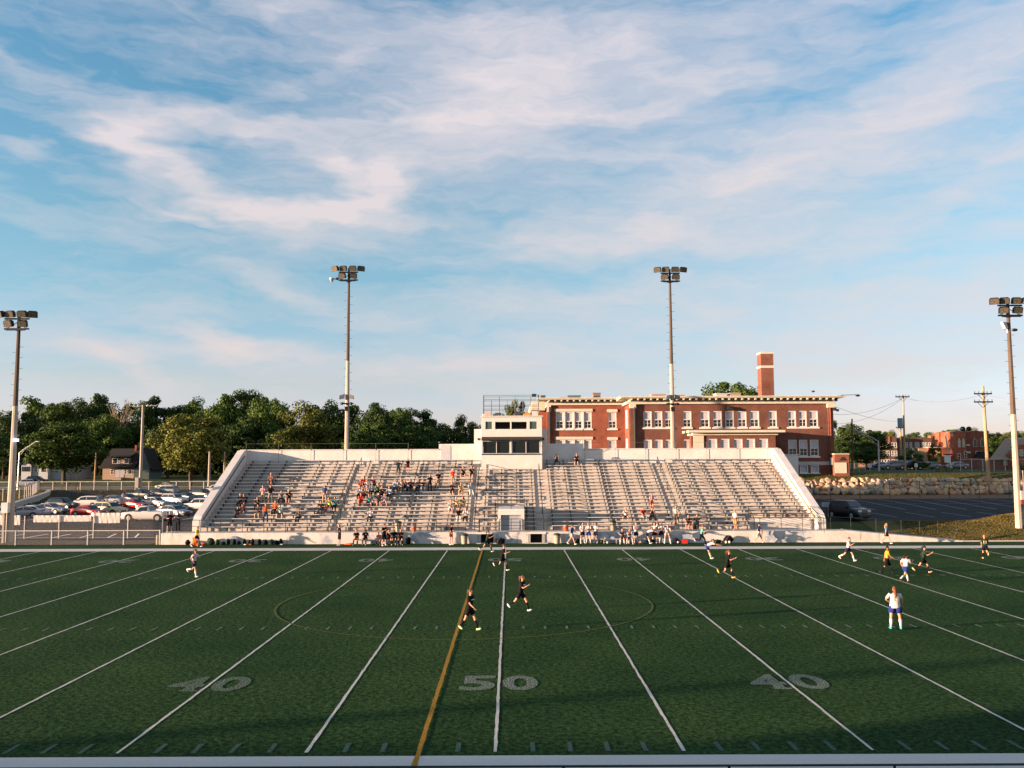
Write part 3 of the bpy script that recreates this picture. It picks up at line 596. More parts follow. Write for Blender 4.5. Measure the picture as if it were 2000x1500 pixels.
keg(1105, 1040, z0, 6.25, 'orange drink cooler with white lid on the right walkway near the aisle')
# ------------------------------------------------------------------ home stand under the camera (its rail edges the bottom of the view; its unseen left part is added to shade the near touchline)
hs = thing('home_grandstand', 'dark front rail of the near stand along the bottom edge of the view', 'grandstand', (0, -54.6, 0))
hp = [(-120, -54.6, 0), (-120, -54.6, .45)]
for k in range(1, 23): hp += [(-120, -54.6 - .8 * k, .45 + .225 * (k - 1)), (-120, -54.6 - .8 * k, .45 + .225 * k)]
hp += [(-120, -73.2, 5.4), (-120, -73.2, 7.55), (-120, -73.5, 7.55), (-120, -73.5, 0)]
MB().prism(hp, (154, 0, 0)).build('terrace', STEPC, hs)
hr_ = MB(); hr_.tube((-34, -54.62, 1.69), (34, -54.62, 1.69), .022); hr_.build('top_rail', DMETAL, hs)
for i in range(24): MB().tube((-33.5 + i * 2.9, -54.62, .4), (-33.5 + i * 2.9, -54.62, 1.67), .025).build('post', DMETAL, hs)
hb = thing('shade_block', 'unseen block added behind the near stand to shade the near corner', 'building', (-65, -80, 0))  # unseen block added to throw the diagonal shade over the near corner
MB().box(-79, -50, -86, -73.6, 0, 10).build('wall', WHITEC, hb); MB().box(-79.1, -49.6, -86.4, -73.55, 10.002, 10.3).build('roof', CONC, hb)

BLK0 = plain('black_fitting', (.012, .013, .014), .5)
# ------------------------------------------------------------------ the brick school
def brick(name, c1, c2, mortar=(.22, .17, .14), bw=.22, bh=.075, soot=None):
    m = bpy.data.materials.new(name); m.use_nodes = True; nt = m.node_tree; N = nt.nodes; L = nt.links; b = N['Principled BSDF']; b.inputs['Roughness'].default_value = .9; b.inputs['Specular IOR Level'].default_value = .15
    tc = N.new('ShaderNodeTexCoord'); s = N.new('ShaderNodeSeparateXYZ'); L.new(tc.outputs['Object'], s.inputs[0])
    ad = N.new('ShaderNodeMath'); ad.operation = 'ADD'; L.new(s.outputs[0], ad.inputs[0]); L.new(s.outputs[1], ad.inputs[1])
    cb = N.new('ShaderNodeCombineXYZ'); L.new(ad.outputs[0], cb.inputs[0]); L.new(s.outputs[2], cb.inputs[1])
    br = N.new('ShaderNodeTexBrick'); br.inputs['Scale'].default_value = 1; br.inputs['Brick Width'].default_value = bw; br.inputs['Row Height'].default_value = bh; br.inputs['Mortar Size'].default_value = .008
    br.inputs['Color1'].default_value = (*c1, 1); br.inputs['Color2'].default_value = (*c2, 1); br.inputs['Mortar'].default_value = (*mortar, 1); L.new(cb.outputs[0], br.inputs[0])
    n = N.new('ShaderNodeTexNoise'); n.inputs['Scale'].default_value = .45; n.inputs['Detail'].default_value = 8; n.inputs['Roughness'].default_value = .7; L.new(tc.outputs['Object'], n.inputs[0])
    r = N.new('ShaderNodeValToRGB'); r.color_ramp.elements[0].position = .32; r.color_ramp.elements[0].color = (.62, .6, .6, 1); r.color_ramp.elements[1].position = .6; r.color_ramp.elements[1].color = (1.1, 1.08, 1.05, 1); L.new(n.outputs['Fac'], r.inputs[0])
    mx = N.new('ShaderNodeMixRGB'); mx.blend_type = 'MULTIPLY'; mx.inputs[0].default_value = 1; L.new(br.outputs['Color'], mx.inputs[1]); L.new(r.outputs[0], mx.inputs[2]); L.new(mx.outputs[0], b.inputs['Base Color']); return m
BRICKL = brick('red_brick', (.25, .050, .022), (.195, .040, .018)); BRICKM = brick('dark_brick', (.15, .036, .020), (.115, .030, .017)); BRICKC = brick('chimney_brick', (.19, .05, .026), (.14, .038, .022))
TRIM = mat('cream_trim', (.48, .43, .34), .8, .08, 1.5, .15, 8, col2=(.56, .51, .41)); SASH = plain('white_sash', (.58, .56, .53), .6); BLIND = mat('window_blind', (.42, .40, .42), .8, .1, 1.2, spec=.3, stretch=(14, 1, .5)); LIME = mat('limestone_band', (.36, .36, .36), .8, .1, 2)
SY = 42.5; SYL = 46.8                       # fronts of the main block and of the recessed left wing
def sx(p, Y=SY): return XX(p, Y, 820)
def sz(p, Y=SY, x=1400): return ZZ(x, p, Y)
xc, xR = sx(1229), sx(1627)
xL = XX(1052, SYL, 820)
GZ = 5.25
sch = thing('brick_school', 'two-storey red brick school with cream cornice behind the right half of the stand', 'school', ((xc + xR) / 2, SY, GZ))
def window(x0, x1, z0, z1, Y, par, blind=.55, cols=2, head=False, boarded=False, frame_w=.12):
    f = MB(); w_ = frame_w; y0, y1 = Y + .04, Y + .16
    f.box(x0, x0 + w_, y0, y1, z0, z1).box(x1 - w_, x1, y0, y1, z0, z1).box(x0 + w_, x1 - w_, y0, y1, z1 - w_, z1).box(x0 + w_, x1 - w_, y0, y1, z0, z0 + w_)
    zm = z0 + (z1 - z0) * (1 - blind)
    if not boarded:
        f.box(x0 + w_, x1 - w_, y0 - .01, y1 - .01, zm - .05, zm + .05)
        for i in range(1, cols): x = x0 + w_ + (x1 - x0 - 2 * w_) * i / cols; f.box(x - .025, x + .025, y0 + .03, y1 - .03, z0 + w_, zm - .05)
        z_ = (z0 + w_ + zm) / 2; f.box(x0 + w_, x1 - w_, y0 + .035, y1 - .035, z_ - .02, z_ + .02)
    f.box(x0 - .14, x1 + .14, Y - .12, Y + .02, z0 - .2, z0 - .003)
    fr = f.build('window', SASH, par)
    MB().box(x0 + w_, x1 - w_, Y + .20, Y + .22, z0 + w_, (z1 - w_) if boarded else zm).build('pane', mat('boarded_panel', (.36, .40, .44), .8, .06, 1) if boarded else SCHG[random.randrange(3)], fr)
    if not boarded: MB().box(x0 + w_, x1 - w_, Y + .13, Y + .15, zm + .05, z1 - w_).build('blind', BLIND, fr)
    return fr
SCHG = [plain('window_glass', c, .12, spec=.6) for c in ((.02, .03, .028), (.05, .065, .05), (.012, .016, .018))]
def rects(prs, y0, y1, Y=SY, x=1400): return [(XX(a, Y, (y0 + y1) / 2), XX(b, Y, (y0 + y1) / 2), ZZ(x, y1, Y), ZZ(x, y0, Y)) for a, b in prs]
UP = rects([(1256.8, 1272.8), (1277.6, 1293.6), (1298, 1314), (1333.6, 1350.4), (1368, 1385.7), (1392.3, 1410), (1416.5, 1433.4), (1440.8, 1458), (1464.7, 1482.8), (1501.5, 1517.4), (1538.8, 1554.7), (1560, 1575.6), (1580, 1597.6)], 802.8, 834.6)
LO = rects([(1257.5, 1273.5), (1278.5, 1294.5), (1299, 1315), (1335, 1351)], 858.2, 890) + rects([(1539.8, 1556.6), (1561, 1577.5), (1582, 1599)], 859.4, 891.5)
BASE = rects([(1541.5, 1557), (1562.5, 1578.6), (1583.6, 1600)], 909, 924.6)
ztop = sz(789)                              # top of brick under the cornice
def deep(b, x0, x1, Y, z0, z1, holes, th=.3): return b
wallwith(UP + LO + BASE, xc, xR, SY, GZ - 1, ztop, .35).build('front_wall', BRICKM, sch)
MB().box(xc, xc + .35, SY + .352, 70, GZ - 1, ztop).build('side_wall', BRICKL, sch)
MB().box(xR - .35, xR, SY + .352, 70, GZ - 1, ztop).build('side_wall', BRICKM, sch)
MB().box(xc + .36, xR - .36, 69.6, 70, GZ - 1, ztop).build('rear_wall', BRICKM, sch)
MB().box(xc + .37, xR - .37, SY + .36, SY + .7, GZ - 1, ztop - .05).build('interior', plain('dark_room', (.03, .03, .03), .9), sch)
for h in UP: window(*h, SY, sch, .52)
for h in LO: window(*h, SY, sch, .52 if h[0] > sx(1500) else .62)
for h in BASE: window(*h, SY, sch, boarded=True)
zb = sz(905.5); MB().box(sx(1530), xR + .04, SY - .06, SY - .002, zb - .22, zb + .22).box(sx(1617), xR + .1, SY - .9, SY - .002, zb - .2, zb + .7).build('stone_band', LIME, sch)
cor = lambda x0, x1, Y, ex, ez: None
def cornice(par, x0, x1, Y, zb_, zt_, proj=1.15, endl=True, endr=True, depth=3.):
    H = zt_ - zb_; b = MB(); xl_ = x0 - (.25 if endl else 0); xr_ = x1 + (.25 if endr else 0)
    b.box(xl_, xr_, Y - .28, Y + .4, zb_, zb_ + H * .33)                         # frieze
    b.box(x0 - (proj if endl else 0), x1 + (proj if endr else 0), Y - proj, Y + depth, zb_ + H * .74, zb_ + H * .86)
    b.box(x0 - (proj + .15 if endl else 0), x1 + (proj + .15 if endr else 0), Y - proj - .15, Y + depth, zb_ + H * .862, zt_)
    b.box(x0, x1, Y - .12, Y + .3, zb_ + H * .332, zb_ + H * .738)
    n = int((x1 - x0) / .83)
    for i in range(n + 1):
        x = x0 + .2 + (x1 - x0 - .4) * i / n; b.prism([(x - .1, Y - proj + .1, zb_ + H * .735), (x - .1, Y - .125, zb_ + H * .735), (x - .1, Y - .125, zb_ + H * .36), (x - .1, Y - proj + .1, zb_ + H * .5)], (.2, 0, 0))
    return b.build('cornice', TRIM, par)
cornice(sch, xc, xR, SY, ztop, sz(774.5))
for s_, x in ((-1, xc), (1, xR)):
    b = MB(); b.box(x - (.35 if s_ < 0 else .0), x + (0 if s_ < 0 else .35), SY - .1, 70, ztop, ztop + .35); b.box(x - (1.15 if s_ < 0 else 0), x + (0 if s_ < 0 else 1.15), SY + 3, 70, sz(774.5) - .35, sz(774.5)); b.build('side_cornice', TRIM, sch)
MB().box(xc + .1, xR - .1, SY + .5, 69.9, ztop + .02, sz(775.5)).build('roof', CONC, sch)
for a, b_ in ((1231, 1240), (1617, 1627)):
    q = MB(); q.box(sx(a), sx(b_), SY - .16, SY - .003, GZ, sz(797)); q.build('corner_pier', BRICKM, sch); MB().box(sx(a) - .12, sx(b_) + .12, SY - .35, SY - .003, sz(797), ztop - .003).build('capital', TRIM, sch)
# left wing, set back
ztl = ZZ(1100, 791.5, SYL)
UPL = rects([(1085.5, 1101), (1104, 1119.5), (1122, 1137.5), (1140, 1155.5), (1188, 1204)], 804.5, 837.4, SYL, 1120)
LOL = rects([(1085.5, 1101), (1104, 1119.5), (1122, 1137.5), (1140, 1155.5), (1188, 1204)], 859, 892, SYL, 1120)
xw = XX(1069, SYL, 820)
wallwith(UPL + LOL, xw, xc - .002, SYL, GZ - 1, ztl, .35).build('front_wall', BRICKL, sch)
MB().box(xw, xw + .35, SYL + .352, 70, GZ - 1, ztl).build('side_wall', BRICKL, sch)
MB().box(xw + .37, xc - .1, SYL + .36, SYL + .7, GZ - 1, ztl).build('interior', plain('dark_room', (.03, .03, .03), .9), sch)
MB().box(xw + .37, xc - .02, SYL + .8, 69.9, ztl, ZZ(1100, 779.5, SYL)).build('roof', CONC, sch)
for h in UPL: window(*h, SYL, sch, .56, 2)
for h in LOL: window(*h, SYL, sch, .62, 2)
for (a, b_, y) in ((1083.5, 1157.5, 801.5), (1186, 1206, 802.5), (1083.5, 1157.5, 856), (1186, 1206, 857)):
    z = ZZ(1120, y + 2.6, SYL); MB().box(XX(a, SYL, 830), XX(b_, SYL, 830), SYL - .12, SYL - .002, z, z + .38).build('lintel', TRIM, sch)
for a in (1102.5, 1120.7, 1138.8): 
    for y0, y1 in ((804.5, 837.4), (859, 892)): MB().box(XX(a - 1.4, SYL, 820), XX(a + 1.4, SYL, 820), SYL - .05, SYL - .002, ZZ(1120, y1, SYL), ZZ(1120, y0, SYL)).build('mullion', SASH, sch)
cornice(sch, xw, xc - .1, SYL, ztl, ZZ(1100, 778, SYL), endr=False)
MB().box(xL, xw - .002, SYL + 2, 70, GZ - 1, ztl - .6).build('end_wall', BRICKL, sch); MB().box(xL - .9, xw - .26, SYL + 1.2, 70, ztl - .6, ZZ(1060, 783, SYL)).build('end_cornice', TRIM, sch)
MB().box(XX(1068.5, SYL, 820), XX(1075, SYL, 820), SYL - .14, SYL - .003, GZ, ztl - .9).build('corner_pier', BRICKM, sch); MB().box(XX(1068, SYL, 820), XX(1076, SYL, 820), SYL - .3, SYL - .003, ztl - .9, ztl - .003).build('capital', TRIM, sch)
# narrow window on the return of the main block
for y0, y1 in ((801, 837), (857, 892)):
    z0_, z1_ = ZZ(1222, y1, 44.5), ZZ(1222, y0, 44.5); q = MB(); q.box(xc - .1, xc - .003, 43.9, 45.2, z0_, z1_); f = q.build('side_window', SASH, sch)
    MB().box(xc - .12, xc - .101, 44.05, 45.05, z0_ + .15, z1_ - .15).build('pane', BLIND, f)
# rainwater pipes, lamps
for p, Y in ((1239.5, SY), (1073.5, SYL)): MB().tube((XX(p, Y, 820), Y - .25, GZ), (XX(p, Y, 820), Y - .25, ZZ(p, 795, Y)), .13).build('downpipe', plain('dark_pipe', (.02, .03, .03), .6), sch)
MB().tube((sx(1621), SY - .2, GZ), (sx(1621), SY - .2, sz(797)), .07).build('downpipe', BRICKL, sch)
for p, y in ((1425, 797), (1631, 800), (1629, 780)): 
    q = MB(); x = sx(p); z = sz(y); q.box(x - .25, x + .05, SY - .5, SY - .1, z - .2, z + .2).box(x + .08, x + .35, SY - .55, SY - .2, z - .3, z).tube((x, SY - .3, z), (x, SY + .1, z), .05); q.build('wall_lamp', DMETAL, sch)
# porch
PY0 = SY - 3.2; pxl, pxr = XX(1357, PY0, 870), XX(1515, PY0, 870)
PWN = rects([(1383, 1401), (1407.5, 1425), (1432.8, 1450.6), (1457, 1475), (1482, 1500.5)], 857, 893, PY0)
zpe = ZZ(1430, 850, PY0)
wallwith(PWN, pxl, pxr, PY0, GZ - 1, zpe, .3).build('porch_wall', BRICKM, sch); MB().box(pxl, pxl + .3, PY0 + .302, SY - .002, GZ - 1, zpe).box(pxr - .3, pxr, PY0 + .302, SY - .002, GZ - 1, zpe).box(pxl + .3, pxr - .3, PY0 + 1, PY0 + 1.05, GZ - 1, zpe).build('porch_side', BRICKM, sch)
for h in PWN: window(*h, PY0, sch, .66, 3)
MB().box(pxl - .15, pxl + 1.1, PY0 - .12, PY0 - .002, GZ, zpe).build('porch_pilaster', TRIM, sch)
e = MB(); z1_, z2_ = zpe, ZZ(1430, 846.5, PY0); e.box(pxl - .25, pxr + .25, PY0 - .25, SY - .01, z1_, z1_ + .32).box(pxl - .9, pxr + .95, PY0 - .95, SY - .01, z1_ + .322, z1_ + .6); e.build('porch_cornice', TRIM, sch)
zr0 = z1_ + .603; rdg = sz(838.5); r_ = MB(); xm = (pxl + pxr) / 2
r_.add([(pxl - .85, PY0 - .9, zr0), (pxr + .9, PY0 - .9, zr0), (pxr + .9, SY - .02, zr0), (pxl - .85, SY - .02, zr0), (xm - 1.2, SY - .02, rdg), (xm + 1.2, SY - .02, rdg)], [(0, 1, 5, 4), (1, 2, 5), (0, 4, 3), (3, 4, 5, 2), (0, 3, 2, 1)]); r_.build('porch_roof', mat('porch_shingle', (.16, .13, .11), .9, .2, 3), sch)
# rooftop plant, standing on the roof
RTZ = sz(776)
for p0, p1, y0, y1, Y, c, lb in ((1110, 1134, 772, 780, 49, (.12, .15, .15), 'long low grey-green rooftop unit on the left wing'), (1159, 1173, 767, 779, 50, (.22, .17, .13), 'tall square rooftop unit with open frame on the left wing'), (1093, 1105, 775, 781, 50, (.42, .28, .22), 'small pinkish rooftop box at the left end of the wing'),
        (1057, 1065, 772, 780, 52, (.08, .08, .08), 'small dark rooftop vent over the corner by the press box'), (1399, 1420, 768, 775.5, 47, (.5, .47, .44), 'pale rooftop box below the tree'), (1427, 1447, 767, 775.5, 47, (.36, .28, .22), 'tan rooftop unit with open frame below the tree'), (1273, 1300, 769.5, 775, 47, (.4, .28, .22), 'low pinkish rooftop box left of the second floodlight mast'), (1324, 1337, 771, 775, 47, (.35, .26, .22), 'low rooftop box right of the second floodlight mast')):
    a, b_ = XX(p0, Y, 780), XX(p1, Y, 780); zt_ = ZZ(p0, y0, Y); t = thing('rooftop_unit', lb, 'rooftop unit', ((a + b_) / 2, Y, ZZ(p0, y1, Y)), group='plant on the school roof'); zz = RTZ - .6 if Y < 48 else ZZ(1100, 779.5, SYL) - .05
    mt_ = mat('unit_casing', c, .6, .1, 3, metal=.3); MB().box(a, b_, Y, Y + 1.6, zz, zt_ - .12).build('casing', mt_, t); MB().box(a - .06, b_ + .06, Y - .06, Y + 1.66, zt_ - .117, zt_).build('lid', mt_, t)
    g_ = MB(); [g_.box(a + .1, b_ - .1, Y - .03, Y - .002, zz + .2 + i * .2, zz + .3 + i * .2) for i in range(max(1, int((zt_ - zz - .5) / .2)))]; g_.build('louvre', DMETAL, t)
chx0, chx1 = XX(1487, 50, 740), XX(1511.5, 50, 740); ch = thing('school_chimney', 'tall square brick chimney with pale band above the school roof', 'chimney', ((chx0 + chx1) / 2, 50.8, 14))
MB().box(chx0, chx1, 50, 51.8, 13, ZZ(1500, 690, 50)).build('stack', BRICKC, ch)
for y0, y1 in ((714, 718.5), (687.5, 691)): MB().box(chx0 - .05, chx1 + .05, 49.95, 51.85, ZZ(1500, y1, 50), ZZ(1500, y0, 50)).build('band', TRIM, ch)
# brick shed at the right end of the school, with its bleached panel
sh = thing('brick_shed', 'small orange brick shed with pale lower panel at the right end of the school', 'shed', (XX(1644, 41), 41, GZ)); a, b_ = XX(1630, 41, 900), XX(1658.5, 41, 900)
MB().box(a, b_, 41, 45, GZ - .8, ZZ(1640, 887.5, 41)).build('wall', BRICKL, sh); MB().box(a - .02, b_ - .35, 40.94, 40.997, GZ, ZZ(1640, 903.5, 41)).build('panel', TRIM, sh); MB().box(a - .04, b_ + .04, 40.93, 45.04, ZZ(1640, 887.5, 41), ZZ(1640, 887, 41) + .08).build('coping', TRIM, sh)
q = MB(); xm = XX(1645.5, 41); zc = ZZ(1645, 897, 41); q.add([(xm - .45, 40.93, zc - .15), (xm + .45, 40.93, zc - .15), (xm, 40.93, zc + .35)], [(0, 1, 2)]); q.build('emblem', plain('dark_mark', (.03, .02, .02), .8), sh)
# pale gatehouse end of the stand, behind the right parapet
eg = thing('stand_annex', 'pale concrete annex behind the top of the right parapet', 'annex', (29, 22, 4)); MB().box(28.02, XX(1556, 22.2, 910), 21.62, 22.6, 3, ZZ(1556, 888.5, 22.2)).build('wall', WHITEC, eg); MB().box(28.01, XX(1556, 22.2, 910) + .1, 21.55, 22.7, ZZ(1556, 888.5, 22.2), ZZ(1556, 887, 22.2)).build('coping', WHITEC, eg)

q = MB(); x = sx(1640); z = sz(773.6); x2 = sx(1670); q.tube((x, SY - .9, z), (x2, SY - .9, z + .05), .035).ball((x2 + .1, SY - .9, z - .05), (.32, .22, .15), 8, 5); q.build('lamp_arm', BLK0, sch)
bd = MB(); bp_ = atY(1588, 765, 40); bd.ball(bp_, (.20, .09, .09), 10, 7).ball(bp_ + Vector((.2, 0, .06)), .065, 8, 6).add([bp_ + Vector((-.05, -.05, .05)), bp_ + Vector((.1, -.05, .05)), bp_ + Vector((-.12, -.42, .22))], [(0, 1, 2)]).add([bp_ + Vector((-.05, .05, .05)), bp_ + Vector((.1, .05, .05)), bp_ + Vector((-.12, .42, .22))], [(0, 2, 1)]).add([bp_ + Vector((-.15, -.04, 0)), bp_ + Vector((-.15, .04, 0)), bp_ + Vector((-.36, 0, -.03))], [(0, 1, 2)])
tag(bd.build('bird', BLK0), 'small dark bird flying above the right end of the school roof', 'bird')
# ------------------------------------------------------------------ floodlight masts
POLEC = mat('mast_concrete', (.29, .245, .20), .85, .12, 2, .2, 10, col2=(.39, .34, .28), stretch=(1, 1, .2)); MASTU = mat('weathered_mast', (.065, .048, .036), .85, .12, 2, .2, 10, col2=(.11, .08, .06), stretch=(1, 1, .2)); BLK = plain('black_fitting', (.012, .013, .014), .45, .3)
LENS = mat('lamp_lens', (.10, .09, .08), .18, .3, 7, metal=.6, spec=.8, col2=(.35, .28, .2))
_lh = MB(); _lh.rings([[(x * sx_, y, z * sx_ + zz) for x, z in ((-.42, -.30), (.42, -.30), (.42, .18), (.30, .30), (-.30, .30), (-.42, .18))] for sx_, y, zz in ((1, -.30, 0), (1.0, .0, 0), (.62, .30, .0))])
HEADM = _lh.mesh('lamp_housing', BLK)
_ln = MB(); _ln.rings([[(x * .86, y, z * .86 - .01) for x, z in ((-.42, -.30), (.42, -.30), (.42, .18), (.30, .30), (-.30, .30), (-.42, .18))] for y in (-.312, -.302)]); LENSM = _ln.mesh('lens', LENS)
def mast(px_b, py_b, px_t, py_t, Y, r0, r1, label, zb=None, lamps=True, extra=None, name='floodlight_mast', hw=1.40, split=None):
    b = atY(px_b, py_b, Y); top = atY(px_t, py_t, Y); 
    if zb is not None: b.z = zb
    t = thing(name, label, 'floodlight mast', (top.x, Y, b.z), group='floodlight masts'); x = top.x; H = top.z
    f_ = .42 if split is None else split; zs = b.z + (H - b.z) * f_; rs = r0 + (r1 - r0) * f_; MB().tube((x, Y, zs), (x, Y, H), rs * .97, r1, 8, ph=.5).build('mast', MASTU, t); MB().tube((x, Y, b.z - .3), (x, Y, zs), r0, rs, 8, ph=.5).build('mast_foot', POLEC, t)
    pg = MB(); z = b.z + 3
    i = 0
    while z < H - 2: pg.tube((x + (r1 + .0) * (1 if i % 2 else -1), Y, z), (x + (r0 + .16) * (1 if i % 2 else -1), Y, z), .018, n=4); z += .48; i += 1
    st = pg.build('climbing_pegs', BLK, t)
    fr = MB(); zt = H
    for dz in (0, -.9): fr.box(x - hw * .78, x + hw * .78, Y - .42, Y - .28, zt + dz - .07, zt + dz + .07)
    for s in (-1, 1):
        fr.tube((x + s * hw * .62, Y - .35, zt), (x + s * hw * .62, Y - .35, zt - .9), .03); fr.tube((x, Y - .2, zt - .3), (x + s * hw * .6, Y - .35, zt - .85), .03)
        fr.box(x - .3, x + .3, Y - .3, Y + .1, zt - 1.0, zt - .85)
    fr.box(x - hw * .6, x + hw * .6, Y - .6, Y - .43, zt - 1.06, zt - .96); fr.box(x - .09, x + .09, Y - .1, Y + .1, zt - .2, zt + .55); fr.build('crossarms', BLK, t)
    for (ox, oz, az) in ((-hw, .42, -.5), (-hw * .37, .45, -.2), (hw * .37, .45, .0), (hw, .42, .42), (-hw * .45, -.40, -.25), (hw * .42, -.40, .12)):
        o = link('lamp_housing', HEADM, t); o.location = (ox, -.40, zt + oz - b.z); o.rotation_euler = (R(18), 0, az + random.uniform(-.08, .08)); o.scale = (.98, .9, .98)
        link('lens', LENSM, o)
    return t, x, b.z
m1, mx1, mz1 = mast(16, 1053, 37.5, 624, 7.8, .33, .14, 'floodlight mast at the left edge beside the front fence', split=.60)
m2, mx2, mz2 = mast(674, 900, 681.5, 533, 28.5, .32, .13, 'floodlight mast behind the left half of the stand, with a camera arm', zb=0, split=.645)
m3, mx3, mz3 = mast(1309, 900, 1308, 535, 28.5, .32, .13, 'floodlight mast behind the right half of the stand, in front of the school', zb=2, split=.605)
m4, mx4, mz4 = mast(1978, 1025, 1968, 598, 8.4, .30, .15, 'floodlight mast at the right edge on the grass bank', split=.5)
# dressed details on each mast
MB().box(mx1 - .45, mx1 + .1, 7.1, 7.6, ZZ(12, 1001, 7.8), ZZ(12, 981, 7.8)).build('cabinet', WHITEC, m1)
MB().tube((mx1 - .30, 7.4, 0), (mx1 - .30, 7.4, ZZ(12, 981, 7.8)), .16).build('riser_pipe', POLEC, m1)
q = MB(); zz = ZZ(34, 860, 7.8); q.box(mx1 + .2, mx1 + .55, 7.3, 7.6, zz - .1, zz + .12); q.build('blue_lamp', plain('lit_blue_lamp', (.5, .5, 1), .3), m1)
bm_ = bpy.data.materials['lit_blue_lamp'].node_tree.nodes['Principled BSDF']; bm_.inputs['Emission Color'].default_value = (.55, .55, 1, 1); bm_.inputs['Emission Strength'].default_value = 1.2
zz = ZZ(660, 547, 28.5); q = MB(); q.tube((mx2 - 1.3, 28.1, zz), (mx2 - 1.75, 28.0, zz + .1), .05).box(mx2 - 1.35, mx2 - 1.1, 28.0, 28.2, zz - .05, zz + .2); q.build('camera_arm', BLK, m2)
q = MB(); q.rings([[(mx2 - 1.85 + r_ * cos(a * pi / 4), 28.0 + r_ * sin(a * pi / 4), zz + z_) for a in range(8)] for r_, z_ in ((.3, .1), (.28, 0), (.04, -.4))]); q.build('horn', GALV, m2)
for t, x, Y, y0 in ((m2, mx2, 28.5, 773), (m3, mx3, 28.5, 776)):
    zz = ZZ(x and 1300 or 0, y0, Y)
    for s in (-1, 1):
        q = MB(); q.prism([(x + s * .25, Y - .5, zz + .28), (x + s * .75, Y - .7, zz + .12), (x + s * .8, Y - .7, zz - .3), (x + s * .3, Y - .5, zz - .2)], (0, .4, 0)); q.build('spotlight', GALV if s < 0 else BLK, t)
    q = MB(); q.box(x - .75, x + .75, Y - .42, Y - .3, zz - .85, zz - .7).ball((x - .5, Y - .5, zz - .78), (.2, .2, .16), 8, 5).ball((x + .5, Y - .5, zz - .78), (.2, .2, .16), 8, 5).box(x - .2, x + .2, Y - .5, Y - .28, zz - 1.6, zz - 1.1); q.build('loudspeaker_bar', BLK, t)
zz = ZZ(1958, 636, 8.4); q = MB(); q.prism([(mx4 - .75, 8.0, zz + .3), (mx4 - .3, 8.2, zz + .3), (mx4 - .15, 8.2, zz - .25), (mx4 - .5, 8.0, zz - .3)], (0, .4, 0)).tube((mx4 - .3, 8.2, zz - .2), (mx4 - .1, 8.4, zz - .7), .05); q.build('speaker_box', WHITEC, m4)
q = MB(); q.ball((mx4 + .4, 8.2, zz - .42), (.3, .2, .14), 8, 5); q.build('small_lamp', BLK, m4)
b_ = MB()
for dx in (.25, .42, .55): b_.tube((mx4 + dx, 8.3, mz4 - .2), (mx4 + dx - .05, 8.3, mz4 + random.uniform(3.0, 6.5)), .06)
b_.build('cable_conduits', POLEC, m4); MB().box(mx4 + .1, mx4 + .8, 8.0, 8.25, mz4 + 2.2, mz4 + 3.0).build('meter_box', mat('meter_box', (.4, .33, .3), .6), m4); MB().box(mx4 + .1, mx4 + .7, 8.0, 8.2, mz4 + 1.8, mz4 + 2.15).build('meter_box', plain('rust_red_box', (.16, .03, .02), .7), m4)
# home side mast whose long shadow crosses the near corner
t = thing('floodlight_mast', 'floodlight mast behind the near stand, casting its shadow over the near touchline', 'floodlight mast', (-110, -78, 0), group='floodlight masts')
MB().tube((-110, -78, 0), (-110, -78, 20), .45, .25, 8).build('mast', POLEC, t)
# far mast beyond the left car park
YF = 111; p = atY(274, 953, YF); t = thing('floodlight_mast', 'bare pale mast far beyond the left car park in front of the dormer house', 'floodlight mast', (p.x, YF, p.z), group='floodlight masts'); pt = atY(279.5, 791, YF)
MB().tube((p.x, YF, p.z - .3), (pt.x, YF, pt.z), .38, .24, 8).build('mast', POLEC, t); MB().box(p.x - .8, p.x - .1, YF - .8, YF - .3, p.z, p.z + 2.1).build('cabinet', POLEC, t)
q = MB()
for dx in (-2, -1.2, .9, 1.8, 3): q.tube((pt.x + dx, YF, pt.z + .05), (pt.x + dx * .8, YF, pt.z - .3), .07)
q.tube((pt.x - 2.2, YF, pt.z - .3), (pt.x + 2.6, YF, pt.z - .1), .06); q.build('crossarms', GALV, t)
# ------------------------------------------------------------------ fences on the left
def gp(px, py, Y): p = atY(px, py, Y); return (p.x, Y, hgt(p.x, Y))
fence('chain_link_fence', 'nearest waist-high chain link fence along the left end of the touchline', [(XX(-40, 5.45, 1050), 5.45, 0), (XX(312, 5.45, 1050), 5.45, 0)], 1.2, 2.93, r=.055, group='chain link fences round the car park')
fence('chain_link_fence', 'tall chain link fence carrying white banners in front of the left car park', [(XX(-20, 11.5, 1040), 11.5, 0), (XX(384, 11.5, 1040), 11.5, 0)], 2.05, 2.95, r=.05, top=False, group='chain link fences round the car park')
fence('chain_link_fence', 'chain link fence along the street at the back of the left car park', [(XX(-30, 112.0, 940), 112, hgt(-110, 112)), (XX(425, 112.0, 940), 112, hgt(-90, 112))], 1.75, 2.75, r=.09, group='chain link fences round the car park')
fence('chain_link_fence', 'chain link fence stepping down along the curved retaining wall', [(-95, 110, hgt(-95, 110)), (-89.6, 99, hgt(-89.6, 99)), (-84.5, 88, hgt(-85, 88)), (-81, 79, hgt(-81.5, 79)), (-79.5, 70, hgt(-79.5, 70))], 2.0, 2.2, r=.07, group='chain link fences round the car park')
rw = thing('retaining_wall', 'low curved concrete retaining wall on the left side of the car park', 'wall', (-70, 60, 0)); m_ = MB(); N_ = 40; vs = []
for i in range(N_ + 1):
    Y = 24 + 87.5 * i / N_; x = wall_x(Y); zt_ = max(.12, hgt(x - 1.2, Y) + .14); vs += [(x + .35, Y, -.3), (x + .35, Y, zt_), (x - .55, Y, zt_ + .02), (x - .55, Y, -.3)]
